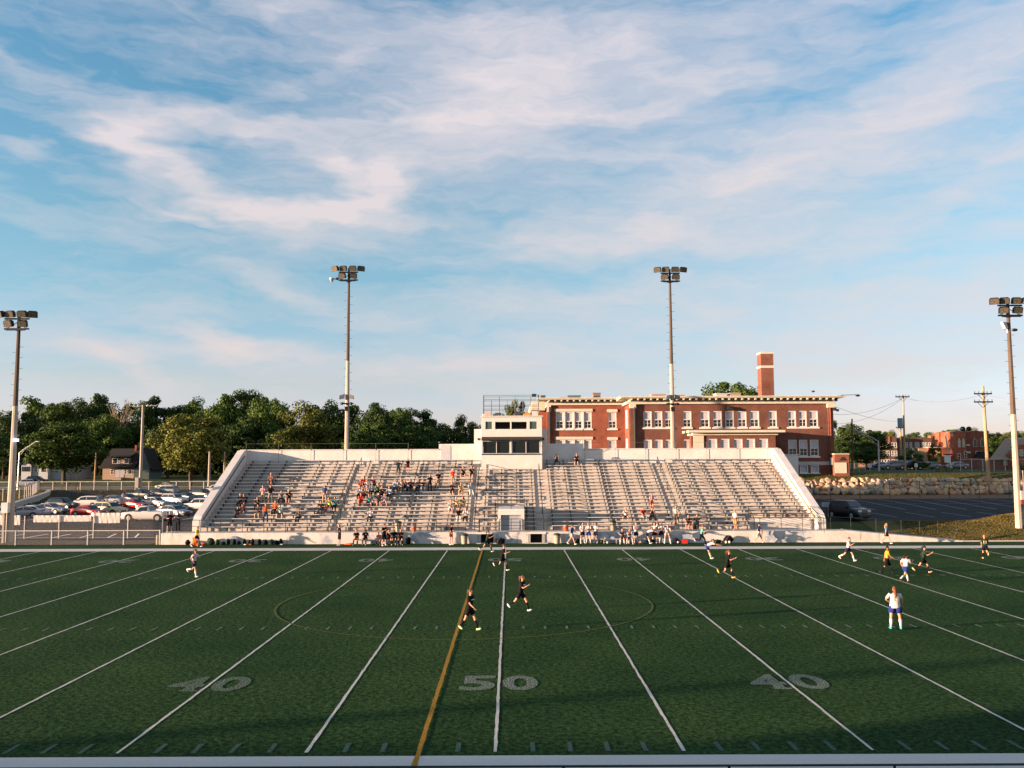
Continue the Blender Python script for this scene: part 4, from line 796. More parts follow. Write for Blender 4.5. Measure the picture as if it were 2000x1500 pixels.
m_.add(vs, [(4 * i + j, 4 * i + (j + 1) % 4, 4 * i + 4 + (j + 1) % 4, 4 * i + 4 + j) for i in range(N_) for j in range(4)]); m_.build('wall_body', CONC, rw)
BAN = mat('banner_cloth', (.55, .50, .47), .85, .05, 1.5, .5, 3)
def banner(p0, p1, y0, y1, label):
    Y = 11.57; a, b = XX(p0, Y, 1010), XX(p1, Y, 1010); t = MB(); n = 14; rr = random.Random(p0); vs = []
    zt_ = ZZ(p0, y0, Y); zb_ = ZZ(p0, y1, Y)
    for i in range(n + 1):
        x = a + (b - a) * i / n; sag = .02 * sin(pi * i / n) * ((b - a) / 3); w_ = .02 * sin(i * 2.3 + p0)
        for j in range(4): vs.append((x, Y + w_ * (j - 1.5) * .6, zt_ - sag + (zb_ - zt_) * j / 3))
    t.add(vs, [(4 * i + j, 4 * i + j + 1, 4 * i + 5 + j, 4 * i + 4 + j) for i in range(n) for j in range(3)]); o = t.build('fence_banner', BAN, None, False); sm = o.modifiers.new('thick', 'SOLIDIFY'); sm.thickness = .01
    tag(o, label, 'banner', 'blank banners on the tall fence'); return o
banner(-4, 39.5, 1006.5, 1025.5, 'short blank white banner behind the leftmost floodlight mast')
banner(65.5, 119, 1006.5, 1020, 'long creased white banner, left of two joined at a fence post'); banner(119.6, 178, 1006.5, 1018.5, 'long white banner half in shade, right of two joined at a fence post')
banner(184, 234, 1001.5, 1021.5, 'tall blank white banner in front of the red car')
# bollard and posts at the plinth end
for px, y1, y0, lb in ((307, 1063, 1045.5, 'short pale bollard left of the plinth wall'), ): 
    t = MB().tube((XX(px, 5.6, 1060), 5.6, 0), (XX(px, 5.6, 1060), 5.6, .8), .1, n=10).build('bollard', POLEC); tag(t, lb, 'bollard')
hy = thing('fire_hydrant', 'small orange hydrant on the verge behind the street fence', 'hydrant', gp(152.5, 955, 112.8)); X0, Y0, Z0 = hy.location
q = MB(); q.tube((X0, Y0, Z0), (X0, Y0, Z0 + .6), .16, n=8).ball((X0, Y0, Z0 + .62), .18, 8, 5).tube((X0 - .26, Y0, Z0 + .42), (X0 + .26, Y0, Z0 + .42), .07); q.build('body', plain('orange_hydrant', (.5, .16, .03), .6), hy)
# ------------------------------------------------------------------ boulders
STONE = [mat('boulder_stone', c, .9, .15, 2.2, .5, 7, col2=d, detail=8) for c, d in (((.42, .28, .16), (.56, .40, .26)), ((.34, .22, .14), (.46, .33, .22)), ((.24, .19, .16), (.36, .30, .24)), ((.46, .29, .15), (.58, .40, .24)), ((.33, .16, .09), (.42, .25, .15)))]
def boulder_mesh(seed, m_):
    rr = random.Random(seed); pl_ = [(Vector((rr.gauss(0, 1), rr.gauss(0, 1), rr.gauss(0, 1))).normalized(), rr.uniform(.55, .9)) for _ in range(9)]
    def fn(d): return min([1.05] + [c / max(.01, d.dot(n)) for n, c in pl_ if d.dot(n) > .05])
    return MB().ball((0, 0, 0), 1, 14, 10, fn=fn).mesh('boulder', m_)
BMS = [boulder_mesh(i, STONE[i % 5]) for i in range(15)]
def place_boulders():
    rr = random.Random(11); i = 0
    for row in range(4):
        x = XX(1556, 36.4, 960) - rr.uniform(0, .6)
        while x < XX(2030, 36.4, 960):
            w_ = rr.choice((.28, .34, .42, .5, .62, .8)) * (1 if row else 1.15); hh = rr.uniform(.27, .40) * (1.2 if row == 0 else 1.0)
            base = hgt(x, 35.9) + (0, .50, .95, 1.32)[row]; y = 36.3 + row * .48 + rr.uniform(-.12, .12)
            if row == 3 and rr.random() < .15: x += w_; continue
            o = link('boulder', BMS[rr.randrange(15)]); o.location = (x + w_ * .8, y, base + hh * .8); o.scale = (w_ * .88, .55, hh * rr.uniform(.9, 1.35)); o.rotation_euler = (rr.uniform(-.4, .4), rr.uniform(-.4, .4), rr.uniform(0, 6.28))
            k_ = {0: 'bottom', 1: 'second', 2: 'third', 3: 'top'}[row]; tag(o, 'rough stone boulder in the ' + k_ + ' course of the rubble wall above the right car park', 'boulder', 'boulders in the ' + k_ + ' course of the rubble wall'); x += w_ * 1.42; i += 1
place_boulders()
# chain link fence in front of the boulders and right car park
fence('chain_link_fence', 'dark thin fence between the right car park and the boulder wall', [(XX(1622, 30.8, 975), 30.8, hgt(45, 30.8)), (XX(2030, 30.8, 975), 30.8, hgt(65, 30.8))], 1.9, 3.25, r=.035, mesh=False, mt_=DMETAL, group='fences on the right')
# ------------------------------------------------------------------ utility poles and wires
WOODP = mat('pole_wood', (.30, .19, .10), .9, .15, 2, .3, 9, col2=(.42, .28, .16), stretch=(1, 1, .15))
def upole(pb, pt_, Y, r, label, arms=(), zb=None, name='utility_pole', mt_=None, trans=False):
    b = atY(pb[0], pb[1], Y); t_ = atY(pt_[0], pt_[1], Y); t = thing(name, label, 'utility pole' if name == 'utility_pole' else 'lamp post', (b.x, Y, b.z), group='utility poles' if name == 'utility_pole' else 'lamp posts')
    MB().tube((b.x, Y, b.z - .5), t_, r, r * .62, 8).build('pole', mt_ or WOODP, t)
    for (y, x0, x1) in arms:
        z = ZZ(pt_[0], y, Y - .3); a = MB(); a.box(XX(x0, Y - .3, y), XX(x1, Y - .3, y), Y - .38, Y - .24, z - .08, z + .08)
        for i in range(5): xx_ = XX(x0 + (x1 - x0) * (i + .15) / 4.3, Y - .3, y); a.tube((xx_, Y - .3, z + .08), (xx_, Y - .3, z + .3), .05)
        xm_ = XX(pt_[0], Y - .3, y); 
        for s in (x0, x1): xe = XX(s, Y - .3, y); a.tube((xm_ + (xe - xm_) * .6, Y - .3, z - .06), (xm_, Y - .3, z - .7), .03)
        a.build('crossarm', DMETAL, t)
    if trans: zt_ = ZZ(*trans, Y); q = MB(); q.tube((b.x - .55 * (Y / 60), Y - .3, zt_ - .7), (b.x - .55 * (Y / 60), Y - .3, zt_ + .7), .38, n=10); q.build('transformer', mat('transformer_case', (.18, .24, .26), .5, .1), t)
    return t, t_
u1, u1t = upole((1931, 942), (1919.5, 754), 37, .24, 'leaning wooden utility pole with two crossarms on the upper lawn', ((769, 1902.5, 1937), (785, 1902.5, 1939)))
u2, u2t = upole((1768, 928), (1764, 772.5), 62, .18, 'tall utility pole with one crossarm and a transformer beyond the lawn', ((775, 1749, 1776),), trans=(1764, 826))
u3, u3t = upole((1761, 925), (1758, 834), 95, .26, 'smaller utility pole just left of the transformer pole', ((835.5, 1750, 1765),))
upole((1993, 948), (1984, 873), 38, .24, 'short wooden stub pole beside the rightmost mast', ())
upole((185, 938), (187.5, 884), 135, .22, 'thin bare pole left of the dormer house', ())
upole((408, 946), (409.5, 882), 118, .30, 'pale bare pole in front of the olive tree', (), mt_=POLEC)
upole((437, 946), (439, 882), 128, .26, 'thin brown pole right of the olive tree', ())
upole((1665, 928), (1664, 818), 58, .17, 'tall dark pole with lamp box at the right end of the school', (), mt_=mat('rust_pole', (.10, .055, .035), .8))
def wire(a, b, sag, label, r=.022):
    m_ = MB(); P = [a.lerp(b, i / 14) - Vector((0, 0, sag * 4 * (i / 14) * (1 - i / 14))) for i in range(15)]; m_.path(P, r, 4); o = m_.build('overhead_wire', plain('wire', (.12, .12, .12), .6)); tag(o, label, 'wire', 'overhead wires')
D = lambda z: Vector((0, 0, z))
wire(u2t + D(-.3), u1t + D(-1.0), .8, 'sagging wire between the two crossarm poles on the right'); wire(u2t + D(-.35), Vector((xR, SY + 6, sz(823))), 1.4, 'wire from the transformer pole to the school, lower of two')
wire(u2t + D(-.3), Vector((xR, SY + 4, sz(805))), 1.0, 'wire from the transformer pole to the school, upper of two'); wire(u3t + D(1), Vector((xR - .2, SY + 2, sz(785))), .6, 'thin wire dropping from the school cornice to the small pole')
wire(u1t + D(-1.0), atY(2060, 785, 30), .3, 'upper wire leaving the frame on the right'); wire(u1t + D(-1.5), atY(2060, 789, 30), .3, 'lower wire leaving the frame on the right')
for p_, q_, Y, lb in (((1716.5, 926), (1715.5, 862), 60, 'grey street lamp with long arm beyond the shed'), ((1857, 912), (1847, 852), 75, 'pale street lamp in front of the red brick church'), ((34.5, 954), (38, 884), 112.6, 'street lamp beside the leftmost mast')):
    t, tt = upole(p_, q_, Y, .17, lb, (), name='street_lamp', mt_=GALV); s = {60: -1, 75: 1}.get(Y, 1); L_ = {60: 4.6, 75: 2.1}.get(Y, 3.4); a = MB(); rise = 2.3 if Y != 75 else 1.2
    pts = [tt + Vector((s * L_ * f, 0, rise * (f ** (.6 if Y == 75 else .9)))) for f in (0, .25, .5, .75, 1)]; a.path(pts, .06, 5); a.path([tt + D(-.8)] + [p - D(.35 * (1 - i / 4)) for i, p in enumerate(pts)][1:], .035, 4); a.build('arm', GALV, t)
    MB().ball(pts[-1] + Vector((s * .35, 0, -.03)), (.45, .16, .1), 8, 5).build('lamp_head', GALV, t)
# transformer cabinets, small signs, fence and handrail on the far lawn
def cab(p0, p1, y0, y1, Y, c, name, label, catg, dpt=1.2):
    a, b = XX(p0, Y, y1), XX(p1, Y, y1); z0_ = ZZ(p0, y1, Y); z1_ = ZZ(p0, y0, Y); t = thing(name, label, catg, ((a + b) / 2, Y, z0_)); m_ = mat(name + '_paint', c, .6, .12, 2); MB().box(a, b, Y, Y + dpt, z0_, z1_ - .06).build('casing', m_, t); MB().box(a - .05, b + .05, Y - .05, Y + dpt + .05, z1_ - .057, z1_).build('lid', m_, t)
    n = max(2, int((b - a) / .7)); 
    for i in range(n): MB().box(a + (b - a) * i / n + .05, a + (b - a) * (i + 1) / n - .05, Y - .03, Y - .002, z0_ + .1, z1_ - .2).build('door', m_, t)
    return t
cab(1836, 1850, 914, 931.5, 50, (.10, .11, .025), 'transformer_cabinet', 'olive green cabinet, left of the pair on the lawn', 'cabinet'); cab(1850.5, 1861, 914, 931.5, 49.8, (.075, .085, .03), 'transformer_cabinet', 'darker olive cabinet, right of the pair on the lawn', 'cabinet')
MB_p = MB().box(XX(1828, 49.5, 933), XX(1864, 49.5, 933), 49.3, 51.6, ZZ(1840, 934, 49.5) - .2, ZZ(1840, 932, 49.5)).build('concrete_pad', CONC); tag(MB_p, 'pale concrete pad under the two green cabinets', 'pad')
def signp(px, y0, y1, yb, Y, w_, c, label, txt=None, name='street_sign'):
    x = XX(px, Y, yb); zb_ = hgt(x, Y); t = thing(name, label, 'sign', (x, Y, zb_)); MB().tube((x, Y, zb_ - .2), (x, Y, ZZ(px, y0 - .5, Y)), .05).build('post', GALV, t); MB().box(x - w_ / 2, x + w_ / 2, Y - .08, Y - .055, ZZ(px, y1, Y), ZZ(px, y0, Y)).build('panel', plain('sign_face', c, .6), t); return t
signp(1699, 906, 913.5, 922, 62, .55, (.6, .56, .5), 'small white sign on a post near the street lamp'); signp(1789.5, 905, 912.5, 922, 62, .5, (.6, .56, .5), 'small white sign on a post right of the transformer pole')
s_ = signp(1618, 981, 989.5, 1012, 16.0, 1.25, (.34, .40, .44), 'pale blue lot notice beside the parked dark pickup'); 
b_ = MB(); xs_ = s_.location.x
for i in range(3): b_.box(xs_ - .5, xs_ + .45 - .2 * i, 15.91, 15.918, ZZ(1618, 983.6 + 2 * i, 16), ZZ(1618, 982.7 + 2 * i, 16))
b_.build('lettering', plain('faint_lettering', (.18, .22, .26), .7), s_)
s_ = signp(1851.5, 890, 903.5, 925, 64, .95, (.6, .58, .52), 'white lightbox sign with dark top on two posts before the church'); xs_ = s_.location.x; MB().box(xs_ - .55, xs_ + .75, 63.8, 64.1, ZZ(1855, 888.8, 64), ZZ(1855, 886, 64)).build('hood', plain('maroon_hood', (.08, .03, .04), .6), s_)
fence('chain_link_fence', 'silver chain link fence on the far right lawn', [(XX(1877, 52, 930), 52, 5.4), (XX(2030, 52, 930), 52, 5.35)], 1.55, 1.45, r=.05, group='fences on the right')
rail('pale_railing', 'pale railing round the steps beside the brick shed', [(XX(1655, 44, 922), 44, 5.4), (XX(1690, 44, 922), 44, 5.4)], 1.0, None, (.5,), .75, GALV, .03)
# ------------------------------------------------------------------ trees
def leafmat(name, c, c2, tr=.12):
    m = bpy.data.materials.new(name); m.use_nodes = True; nt = m.node_tree; N = nt.nodes; L = nt.links; b = N['Principled BSDF']; b.inputs['Roughness'].default_value = .75; b.inputs['Specular IOR Level'].default_value = .15
    g_ = N.new('ShaderNodeNewGeometry'); r = N.new('ShaderNodeValToRGB'); r.color_ramp.elements[0].color = (*c, 1); r.color_ramp.elements[1].color = (*c2, 1); r.color_ramp.elements[0].position = .15; r.color_ramp.elements[1].position = .95
    L.new(g_.outputs['Random Per Island'], r.inputs[0]); oi = N.new('ShaderNodeObjectInfo'); h = N.new('ShaderNodeHueSaturation'); mr_ = N.new('ShaderNodeMapRange'); mr_.inputs[3].default_value = .78; mr_.inputs[4].default_value = 1.25
    L.new(oi.outputs['Random'], mr_.inputs[0]); L.new(mr_.outputs[0], h.inputs['Value']); L.new(r.outputs[0], h.inputs['Color']); L.new(h.outputs[0], b.inputs['Base Color'])
    t = N.new('ShaderNodeBsdfTranslucent'); L.new(h.outputs[0], t.inputs[0]); mx = N.new('ShaderNodeMixShader'); mx.inputs[0].default_value = tr; L.new(b.outputs[0], mx.inputs[1]); L.new(t.outputs[0], mx.inputs[2]); L.new(mx.outputs[0], N['Material Output'].inputs[0]); return m
LEAF_D = leafmat('dark_leaves', (.016, .038, .009), (.055, .090, .018)); LEAF_M = leafmat('green_leaves', (.024, .052, .009), (.080, .120, .020)); LEAF_O = leafmat('olive_leaves', (.045, .06, .012), (.12, .13, .024)); LEAF_Y = leafmat('yellowish_leaves', (.06, .08, .016), (.19, .19, .035))
BARK = mat('bark', (.06, .045, .03), .95, .25, 3, .6, 12)
def crown(seed, W, H, nb, nl, ls, shape='round', hollow=.0):
    rr = random.Random(seed); b = MB(); blobs = []
    for i in range(nb):
        while True:
            p = Vector((rr.uniform(-1, 1), rr.uniform(-1, 1), rr.uniform(-1, 1)))
            if p.length < 1 and p.length > .25: break
        w_ = 1.0 if shape == 'round' else (1 - .35 * max(0, p.z)); blobs.append((Vector((p.x * W / 2 * w_ * .88, p.y * W / 2 * w_ * .88, H * (.5 + p.z * .46))), rr.uniform(.09, .22) * W * (1 - .25 * abs(p.z))))
    for c, r in blobs:
        sq = rr.uniform(.55, .8)
        for k in range(nl):
            d = Vector((rr.gauss(0, 1), rr.gauss(0, 1), rr.gauss(.15, 1))).normalized(); q = r * rr.uniform(.55, 1.08) ; p = c + Vector((d.x * q, d.y * q, d.z * q * sq))
            n = (d + Vector((rr.uniform(-.7, .7), rr.uniform(-.7, .7), rr.uniform(-.5, .8)))).normalized(); u = n.orthogonal().normalized(); v = n.cross(u); a = rr.uniform(0, pi); u, v = u * cos(a) + v * sin(a), v * cos(a) - u * sin(a); s = ls * rr.uniform(.55, 1.25)
            b.add([p - u * s, p - v * s * .6 + n * s * .15, p + u * s, p + v * s * .6 + n * s * .1], [(0, 1, 2, 3)])
    return b, blobs
def trunk(seed, W, H, r0, base, blobs, lift):
    rr = random.Random(seed + 99); b = MB(); z1 = base + lift * .3; b.tube((0, 0, -.3), (rr.uniform(-.1, .1), 0, z1), r0, r0 * .8, 8); b.tube((0, 0, z1), (rr.uniform(-.4, .4), rr.uniform(-.4, .4), base + H * .75), r0 * .8, r0 * .2, 7)
    for c, r in rr.sample(blobs, min(9, len(blobs))):
        t = rr.uniform(.0, .5); st = Vector((0, 0, z1 + (base + H * .5 - z1) * t)); e_ = Vector((c.x, c.y, c.z + base)); mid = st.lerp(e_, .5) + Vector((0, 0, -.04 * H)); b.tube(st, mid, r0 * .38, r0 * .25, 5); b.tube(mid, e_, r0 * .25, r0 * .07, 5)
    return b
TV = {}
def tree_variant(key, seed, W, H, base, nb, nl, ls, shape='round', r0=.45):
    b, bl = crown(seed, W, H, nb, nl, ls, shape); b.v = [(x, y, z + base) for x, y, z in b.v]; TV[key] = (b.mesh('crown', LEAF_D), trunk(seed, W, H, r0, base, bl, 1).mesh('trunk', BARK), W, H + base)
for i in range(6): tree_variant('big%d' % i, 20 + i, 15, 15.5, 3.0, 56 + 5 * (i % 3), 230, .32, 'round' if i % 2 else 'cone')
for i in range(3): tree_variant('loose%d' % i, 50 + i, 12, 12.5, 3.5, 26, 150, .40)
for i in range(2): tree_variant('bush%d' % i, 60 + i, 5.5, 4.5, .1, 18, 130, .22, r0=.15)
def tree(px, ytop, Y, key, wpx, label, lm=LEAF_D, zb=None, group='trees behind the car park and stand', name='leafy_tree', hscale=None, cat='tree'):
    x = XX(px, Y, 850); zb = hgt(x, Y) if zb is None else zb; zt_ = ZZ(px, ytop, Y); cm, tm, W, H = TV[key]; t = thing(name, label, cat, (x, Y, zb), random.uniform(0, 6.28), group=group); s = wpx / F_PX * (Y - CAM.y) / W; t.scale = (s, s, (zt_ - zb) / H)
    o = link('crown', cm, t); o.material_slots[0].link = 'OBJECT'; o.material_slots[0].material = lm; link('trunk', tm, t); return t
# (px, top y, Y, variant, width px, leaf, what sets it apart)
TR = [(-25, 800, 190, 'big0', 120, LEAF_D, 'dark tree cut by the left edge of the view'), (30, 806, 170, 'big1', 95, LEAF_D, 'dark tree behind the leftmost mast'), (78, 778, 195, 'loose0', 90, LEAF_M, 'tall thin-topped green tree just right of the leftmost mast'),
      (112, 785, 180, 'big2', 90, LEAF_M, 'mid green tree above the white house'), (150, 782, 200, 'big3', 80, LEAF_D, 'dark tree behind the big street tree'), (190, 773, 190, 'big4', 85, LEAF_D, 'tall dark pointed tree left of the bare tree'), (205, 812, 165, 'big1', 85, LEAF_M, 'lower green tree under the bare tree'),
      (268, 790, 185, 'big5', 90, LEAF_D, 'dark tree above the dormer house'), (243, 815, 195, 'big0', 90, LEAF_D, 'dark tree behind the bare tree'), (310, 783, 195, 'loose1', 80, LEAF_D, 'airy dark tree right of the far mast'), (345, 792, 200, 'big2', 80, LEAF_D, 'dark tree between the far mast and the olive tree'), (382, 782, 190, 'big3', 75, LEAF_M, 'green tree rising behind the olive tree'),
      (402, 806, 175, 'big0', 80, LEAF_D, 'dark tree at the right shoulder of the olive tree'), (440, 774, 190, 'big4', 95, LEAF_M, 'tall tree above the top left corner of the stand'), (484, 766, 195, 'big5', 100, LEAF_D, 'tallest dark tree in the row behind the stand'), (520, 778, 180, 'big1', 85, LEAF_M, 'broad green tree right of the tallest one'), (552, 800, 195, 'big2', 70, LEAF_D, 'lower dark tree at the dip in the skyline'),
      (600, 788, 150, 'big3', 110, LEAF_O, 'broad olive tree behind the stand, left of the mast'), (655, 783, 185, 'big0', 80, LEAF_D, 'dark tree immediately left of the mast behind the stand'), (700, 788, 190, 'loose2', 75, LEAF_D, 'dark tree immediately right of the mast behind the stand'), (735, 790, 175, 'big4', 80, LEAF_D, 'dark round tree between mast and press box'), (775, 800, 185, 'big1', 75, LEAF_M, 'green tree midway between mast and press box'),
      (812, 803, 190, 'big5', 75, LEAF_D, 'dark tree right of the midway green tree'), (848, 820, 195, 'big2', 60, LEAF_D, 'small dark tree at the low point left of the press box'), (880, 828, 185, 'loose0', 50, LEAF_M, 'small green tree near the press box'), (905, 811, 180, 'big3', 60, LEAF_D, 'dark tree right beside the press box'), (945, 830, 190, 'big0', 60, LEAF_D, 'dark tree behind the press box'), (640, 815, 205, 'big2', 110, LEAF_D, 'dark tree at the back behind the olive tree'), (480, 815, 170, 'big0', 110, LEAF_D, 'dark lower tree behind the top corner of the stand'), (330, 830, 165, 'big1', 90, LEAF_D, 'dark lower tree right of the dormer house'), (730, 830, 165, 'big5', 100, LEAF_D, 'dark lower tree just above the back wall'), (820, 835, 170, 'big1', 90, LEAF_D, 'dark lower tree above the raised back wall'), (560, 838, 165, 'big3', 80, LEAF_D, 'dark lower tree left of the olive tree'), (10, 850, 160, 'big4', 90, LEAF_D, 'low dark tree at the left edge by the road')]
for px, yt, Y, k, wp, lm, lb in TR: tree(px, yt - (7 if px < 860 else 2), Y, k, wp * 1.12, lb, lm)
tree(128, 818, 140, 'big2', 150, 'large dark street tree with forked trunk in front of the white house', LEAF_M, name='street_tree', group='street trees'); tree(375, 808, 132, 'big5', 148, 'large yellowish olive tree behind the left car park', LEAF_Y, name='street_tree', group='street trees')
tree(1423, 741, 74, 'big1', 150, 'round tree rising above the school roof', LEAF_M, group='trees near the school'); tree(1000, 776, 120, 'loose0', 42, 'light tree seen through the roof railing of the press box', LEAF_O, group='trees near the school'); tree(1025, 786, 122, 'loose1', 46, 'light tree at the right of the press box roof railing', LEAF_O, group='trees near the school')
for px, yt, Y, k, wp, lm, lb in [(1642, 813, 100, 'loose2', 60, LEAF_M, 'tree with pale top beside the school corner'), (1668, 828, 95, 'big0', 80, LEAF_D, 'large dark tree right of the school'), (1702, 838, 100, 'big4', 75, LEAF_D, 'dark tree behind the grey street lamp'), (1738, 839, 170, 'big3', 42, LEAF_O, 'light round tree behind the brick apartments'), (1640, 862, 90, 'big5', 60, LEAF_D, 'low dark tree behind the shed'), (1690, 872, 88, 'big1', 70, LEAF_D, 'low dark tree near the small white sign'), (1790, 895, 74, 'bush0', 42, LEAF_D, 'round dark bush before the apartments'), (1775, 880, 80, 'bush1', 50, LEAF_D, 'tall dark shrub right of the transformer pole'), (1822, 868, 84, 'loose1', 28, LEAF_O, 'thin bare-looking small tree before the church annex')]:
    tree(px, yt, Y, k, wp, lb, lm, group='trees near the school')
for i in range(17):
    px = 1700 + i * 22 + random.uniform(-6, 6); tree(px, random.uniform(838, 850) - (5 if px > 1840 else 0), 330 + random.uniform(-15, 25), 'big%d' % (i % 6), random.uniform(42, 60), 'distant tree in the hazy row behind the church and apartments', LEAF_M if i % 3 else LEAF_O, group='distant trees on the right')
tree(1992, 905, 70, 'bush0', 36, 'green shrub beside the grey-roofed brick house', LEAF_M, group='shrubs'); tree(446, 905, 62, 'bush1', 24, 'bright green shrub peeking past the left parapet', LEAF_Y, group='shrubs')
bx, bY = XX(235, 175, 850), 175; bt = thing('bare_tree', 'leafless pale tree standing above the dark crowns on the left', 'tree', (bx, bY, hgt(bx, bY))); rr = random.Random(3); m_ = MB(); z0_ = hgt(bx, bY); zt_ = ZZ(235, 778, bY)
m_.tube((bx, bY, z0_), (bx, bY, z0_ + (zt_ - z0_) * .6), .4, .25)
for i in range(34):
    st = Vector((bx, bY, z0_ + (zt_ - z0_) * rr.uniform(.5, .72))); a = rr.uniform(0, 6.28); e1 = st + Vector((cos(a) * rr.uniform(1, 3), sin(a) * 2, rr.uniform(1.5, 3))); e2 = e1 + Vector((cos(a) * rr.uniform(.3, 2), sin(a), rr.uniform(1, 4.2))); e2.z = min(e2.z, zt_); m_.tube(st, e1, .16, .1, 5).tube(e1, e2, .1, .03, 4)
    for j in range(3): q = e1.lerp(e2, rr.random()); m_.tube(q, q + Vector((rr.uniform(-1, 1), 0, rr.uniform(.5, 1.6))), .05, .02, 4)
m_.build('branches', mat('pale_bark', (.24, .19, .13), .9, .1), bt)
# ------------------------------------------------------------------ undergrowth below the trees
def thicket(name, label, xs, Y, H, seed, lm, n=9000, ls=.7, dy=5):
    rr = random.Random(seed); b = MB()
    for i in range(n):
        x = rr.uniform(*xs); y = Y + rr.uniform(0, dy); top = H * (.65 + .35 * sin(x * .23 + seed) * sin(x * .11)); z = hgt(x, y) + rr.uniform(0, 1) ** .8 * top
        nrm = Vector((rr.gauss(0, 1), rr.gauss(-.6, .8), rr.gauss(.3, .7))).normalized(); u = nrm.orthogonal().normalized(); v = nrm.cross(u); s = ls * rr.uniform(.6, 1.3); p = Vector((x, y, z)); b.add([p - u * s, p - v * s * .7, p + u * s, p + v * s * .7], [(0, 1, 2, 3)])
    o = b.build(name, lm); tag(o, label, 'undergrowth', kind='stuff'); return o
thicket('undergrowth', 'dark undergrowth between the tree trunks behind the left car park', (-160, 5), 196, 9, 2, LEAF_D, 11000, .8)
thicket('hedgerow', 'distant dark hedgerow below the far trees on the right', (130, 260), 352, 9, 5, LEAF_M, 4000, 1.2)
# ------------------------------------------------------------------ houses on the left
def gable(m_, x0, x1, y0, y1, z0, z1, zr, axis='x', ov=.4, th=.18):      # roof with its ridge along x or y
    if axis == 'x':
        ym = (y0 + y1) / 2
        for s, ya in ((0, y0 - ov), (1, y1 + ov)): m_.prism([(x0 - ov, ya, z1 - .25), (x0 - ov, ym, zr), (x0 - ov, ym, zr + th), (x0 - ov, ya, z1 - .25 + th)], (x1 - x0 + 2 * ov, 0, 0))
    else:
        xm = (x0 + x1) / 2
        for s, xa in ((0, x0 - ov), (1, x1 + ov)): m_.prism([(xa, y0 - ov, z1 - .25), (xm, y0 - ov, zr), (xm, y0 - ov, zr + th), (xa, y0 - ov, z1 - .25 + th)], (0, y1 - y0 + 2 * ov, 0))
def swin(par, x0, x1, z0, z1, Y, glass=(.02, .025, .03), trim=SASH):
    f = MB(); w_ = .1; f.box(x0 - w_, x0, Y - .06, Y - .002, z0 - w_, z1 + w_).box(x1, x1 + w_, Y - .06, Y - .002, z0 - w_, z1 + w_).box(x0, x1, Y - .06, Y - .002, z1, z1 + w_).box(x0, x1, Y - .06, Y - .002, z0 - w_, z0).box(x0, x1, Y - .05, Y - .002, (z0 + z1) / 2 - .04, (z0 + z1) / 2 + .04); fr = f.build('window', trim, par)
    MB().box(x0, x1, Y - .03, Y - .003, z0, z1).build('pane', plain('house_glass', glass, .15, spec=.6), fr)
HY = 150
def hx_(p, Y=HY): return XX(p, Y, 900)
def hz_(y, Y=HY, x=245): return ZZ(x, y, Y)
SID = mat('tan_siding', (.30, .22, .16), .9, .1, 1, .3, 4, stretch=(.1, .1, 8)); SIDG = mat('grey_green_siding', (.10, .13, .12), .9, .1, 1, stretch=(.1, .1, 8)); SHG = mat('dark_shingle', (.020, .018, .017), .95, .25, 2.5)
h1 = thing('dormer_house', 'old tan house with steep dark roof and wide dormer under the trees', 'house', (hx_(245), HY, hz_(935)))
a, b_ = hx_(201), hx_(262); g0 = hz_(936); ev = hz_(914.5); rg = hz_(877)
MB().box(a, b_, HY, HY + 9, g0 - .6, ev).build('wall', SID, h1); MB().prism([(b_ + .02, HY, g0 - .6), (hx_(290), HY + .5, g0 - .6), (hx_(290), HY + .5, ev - .2), (b_ + .02, HY + .02, ev + .1)], (0, 8, 0)).build('side_wing', SIDG, h1)
m_ = MB(); m_.prism([(a - .5, HY - 1.0, ev - .1), (a - .2, HY + 5, rg), (a - .2, HY + 5, rg + .2), (a - .5, HY - 1.0, ev + .12)], (b_ - a + 1.0, 0, 0)).prism([(a - .5, HY + 10, ev - .1), (a - .2, HY + 5, rg), (a - .2, HY + 5, rg + .2), (a - .5, HY + 10, ev + .12)], (b_ - a + 1.0, 0, 0)); rf = m_.build('roof', SHG, h1)
m_ = MB(); gx0, gx1 = hx_(262), hx_(292); m_.prism([(gx0 - .3, HY + 1, ev), (hx_(275), HY + 1, rg + .1), (gx1 + .3, HY + 1, ev - .6), (gx1 + .3, HY + 1, ev - .4), (hx_(275), HY + 1, rg + .35), (gx0 - .3, HY + 1, ev + .2)], (0, 7, 0)); m_.build('side_roof', SHG, h1); MB().prism([(gx0 + .1, HY + 1.3, ev - .2), (hx_(290), HY + 1.3, ev - .6), (hx_(275), HY + 1.3, rg - .1)], (0, .3, 0)).build('side_gable', SIDG, h1)
dY = HY + .35; d0, d1 = XX(219, dY, 900), XX(252, dY, 900); dz0, dz1 = ZZ(235, 906.5, dY), ZZ(235, 894.5, dY)
MB().box(d0, d1, dY, dY + 4.5, dz0 - .3, dz1).build('dormer', SID, h1); MB().prism([(d0 - .3, dY - .4, dz1), (d0 - .3, dY + 4, dz1 + 1.4), (d0 - .3, dY + 4, dz1 + 1.6), (d0 - .3, dY - .4, dz1 + .18)], (d1 - d0 + .6, 0, 0)).build('dormer_roof', SHG, h1)
for p0, p1 in ((220.5, 229), (231, 234), (243, 250.5)): swin(h1, XX(p0, dY), XX(p1, dY), dz0 + .2, dz1 - .2, dY)
for p0, p1 in ((217, 222), (244, 248), (251, 258)): swin(h1, hx_(p0), hx_(p1), hz_(925.5), hz_(917.5), HY)
MB().box(hx_(227), hx_(235), HY - .08, HY - .002, hz_(932), hz_(917)).box(hx_(235.6), hx_(243), HY - .07, HY - .002, hz_(932), hz_(917)).build('door', plain('pale_door', (.30, .31, .34), .7), h1)
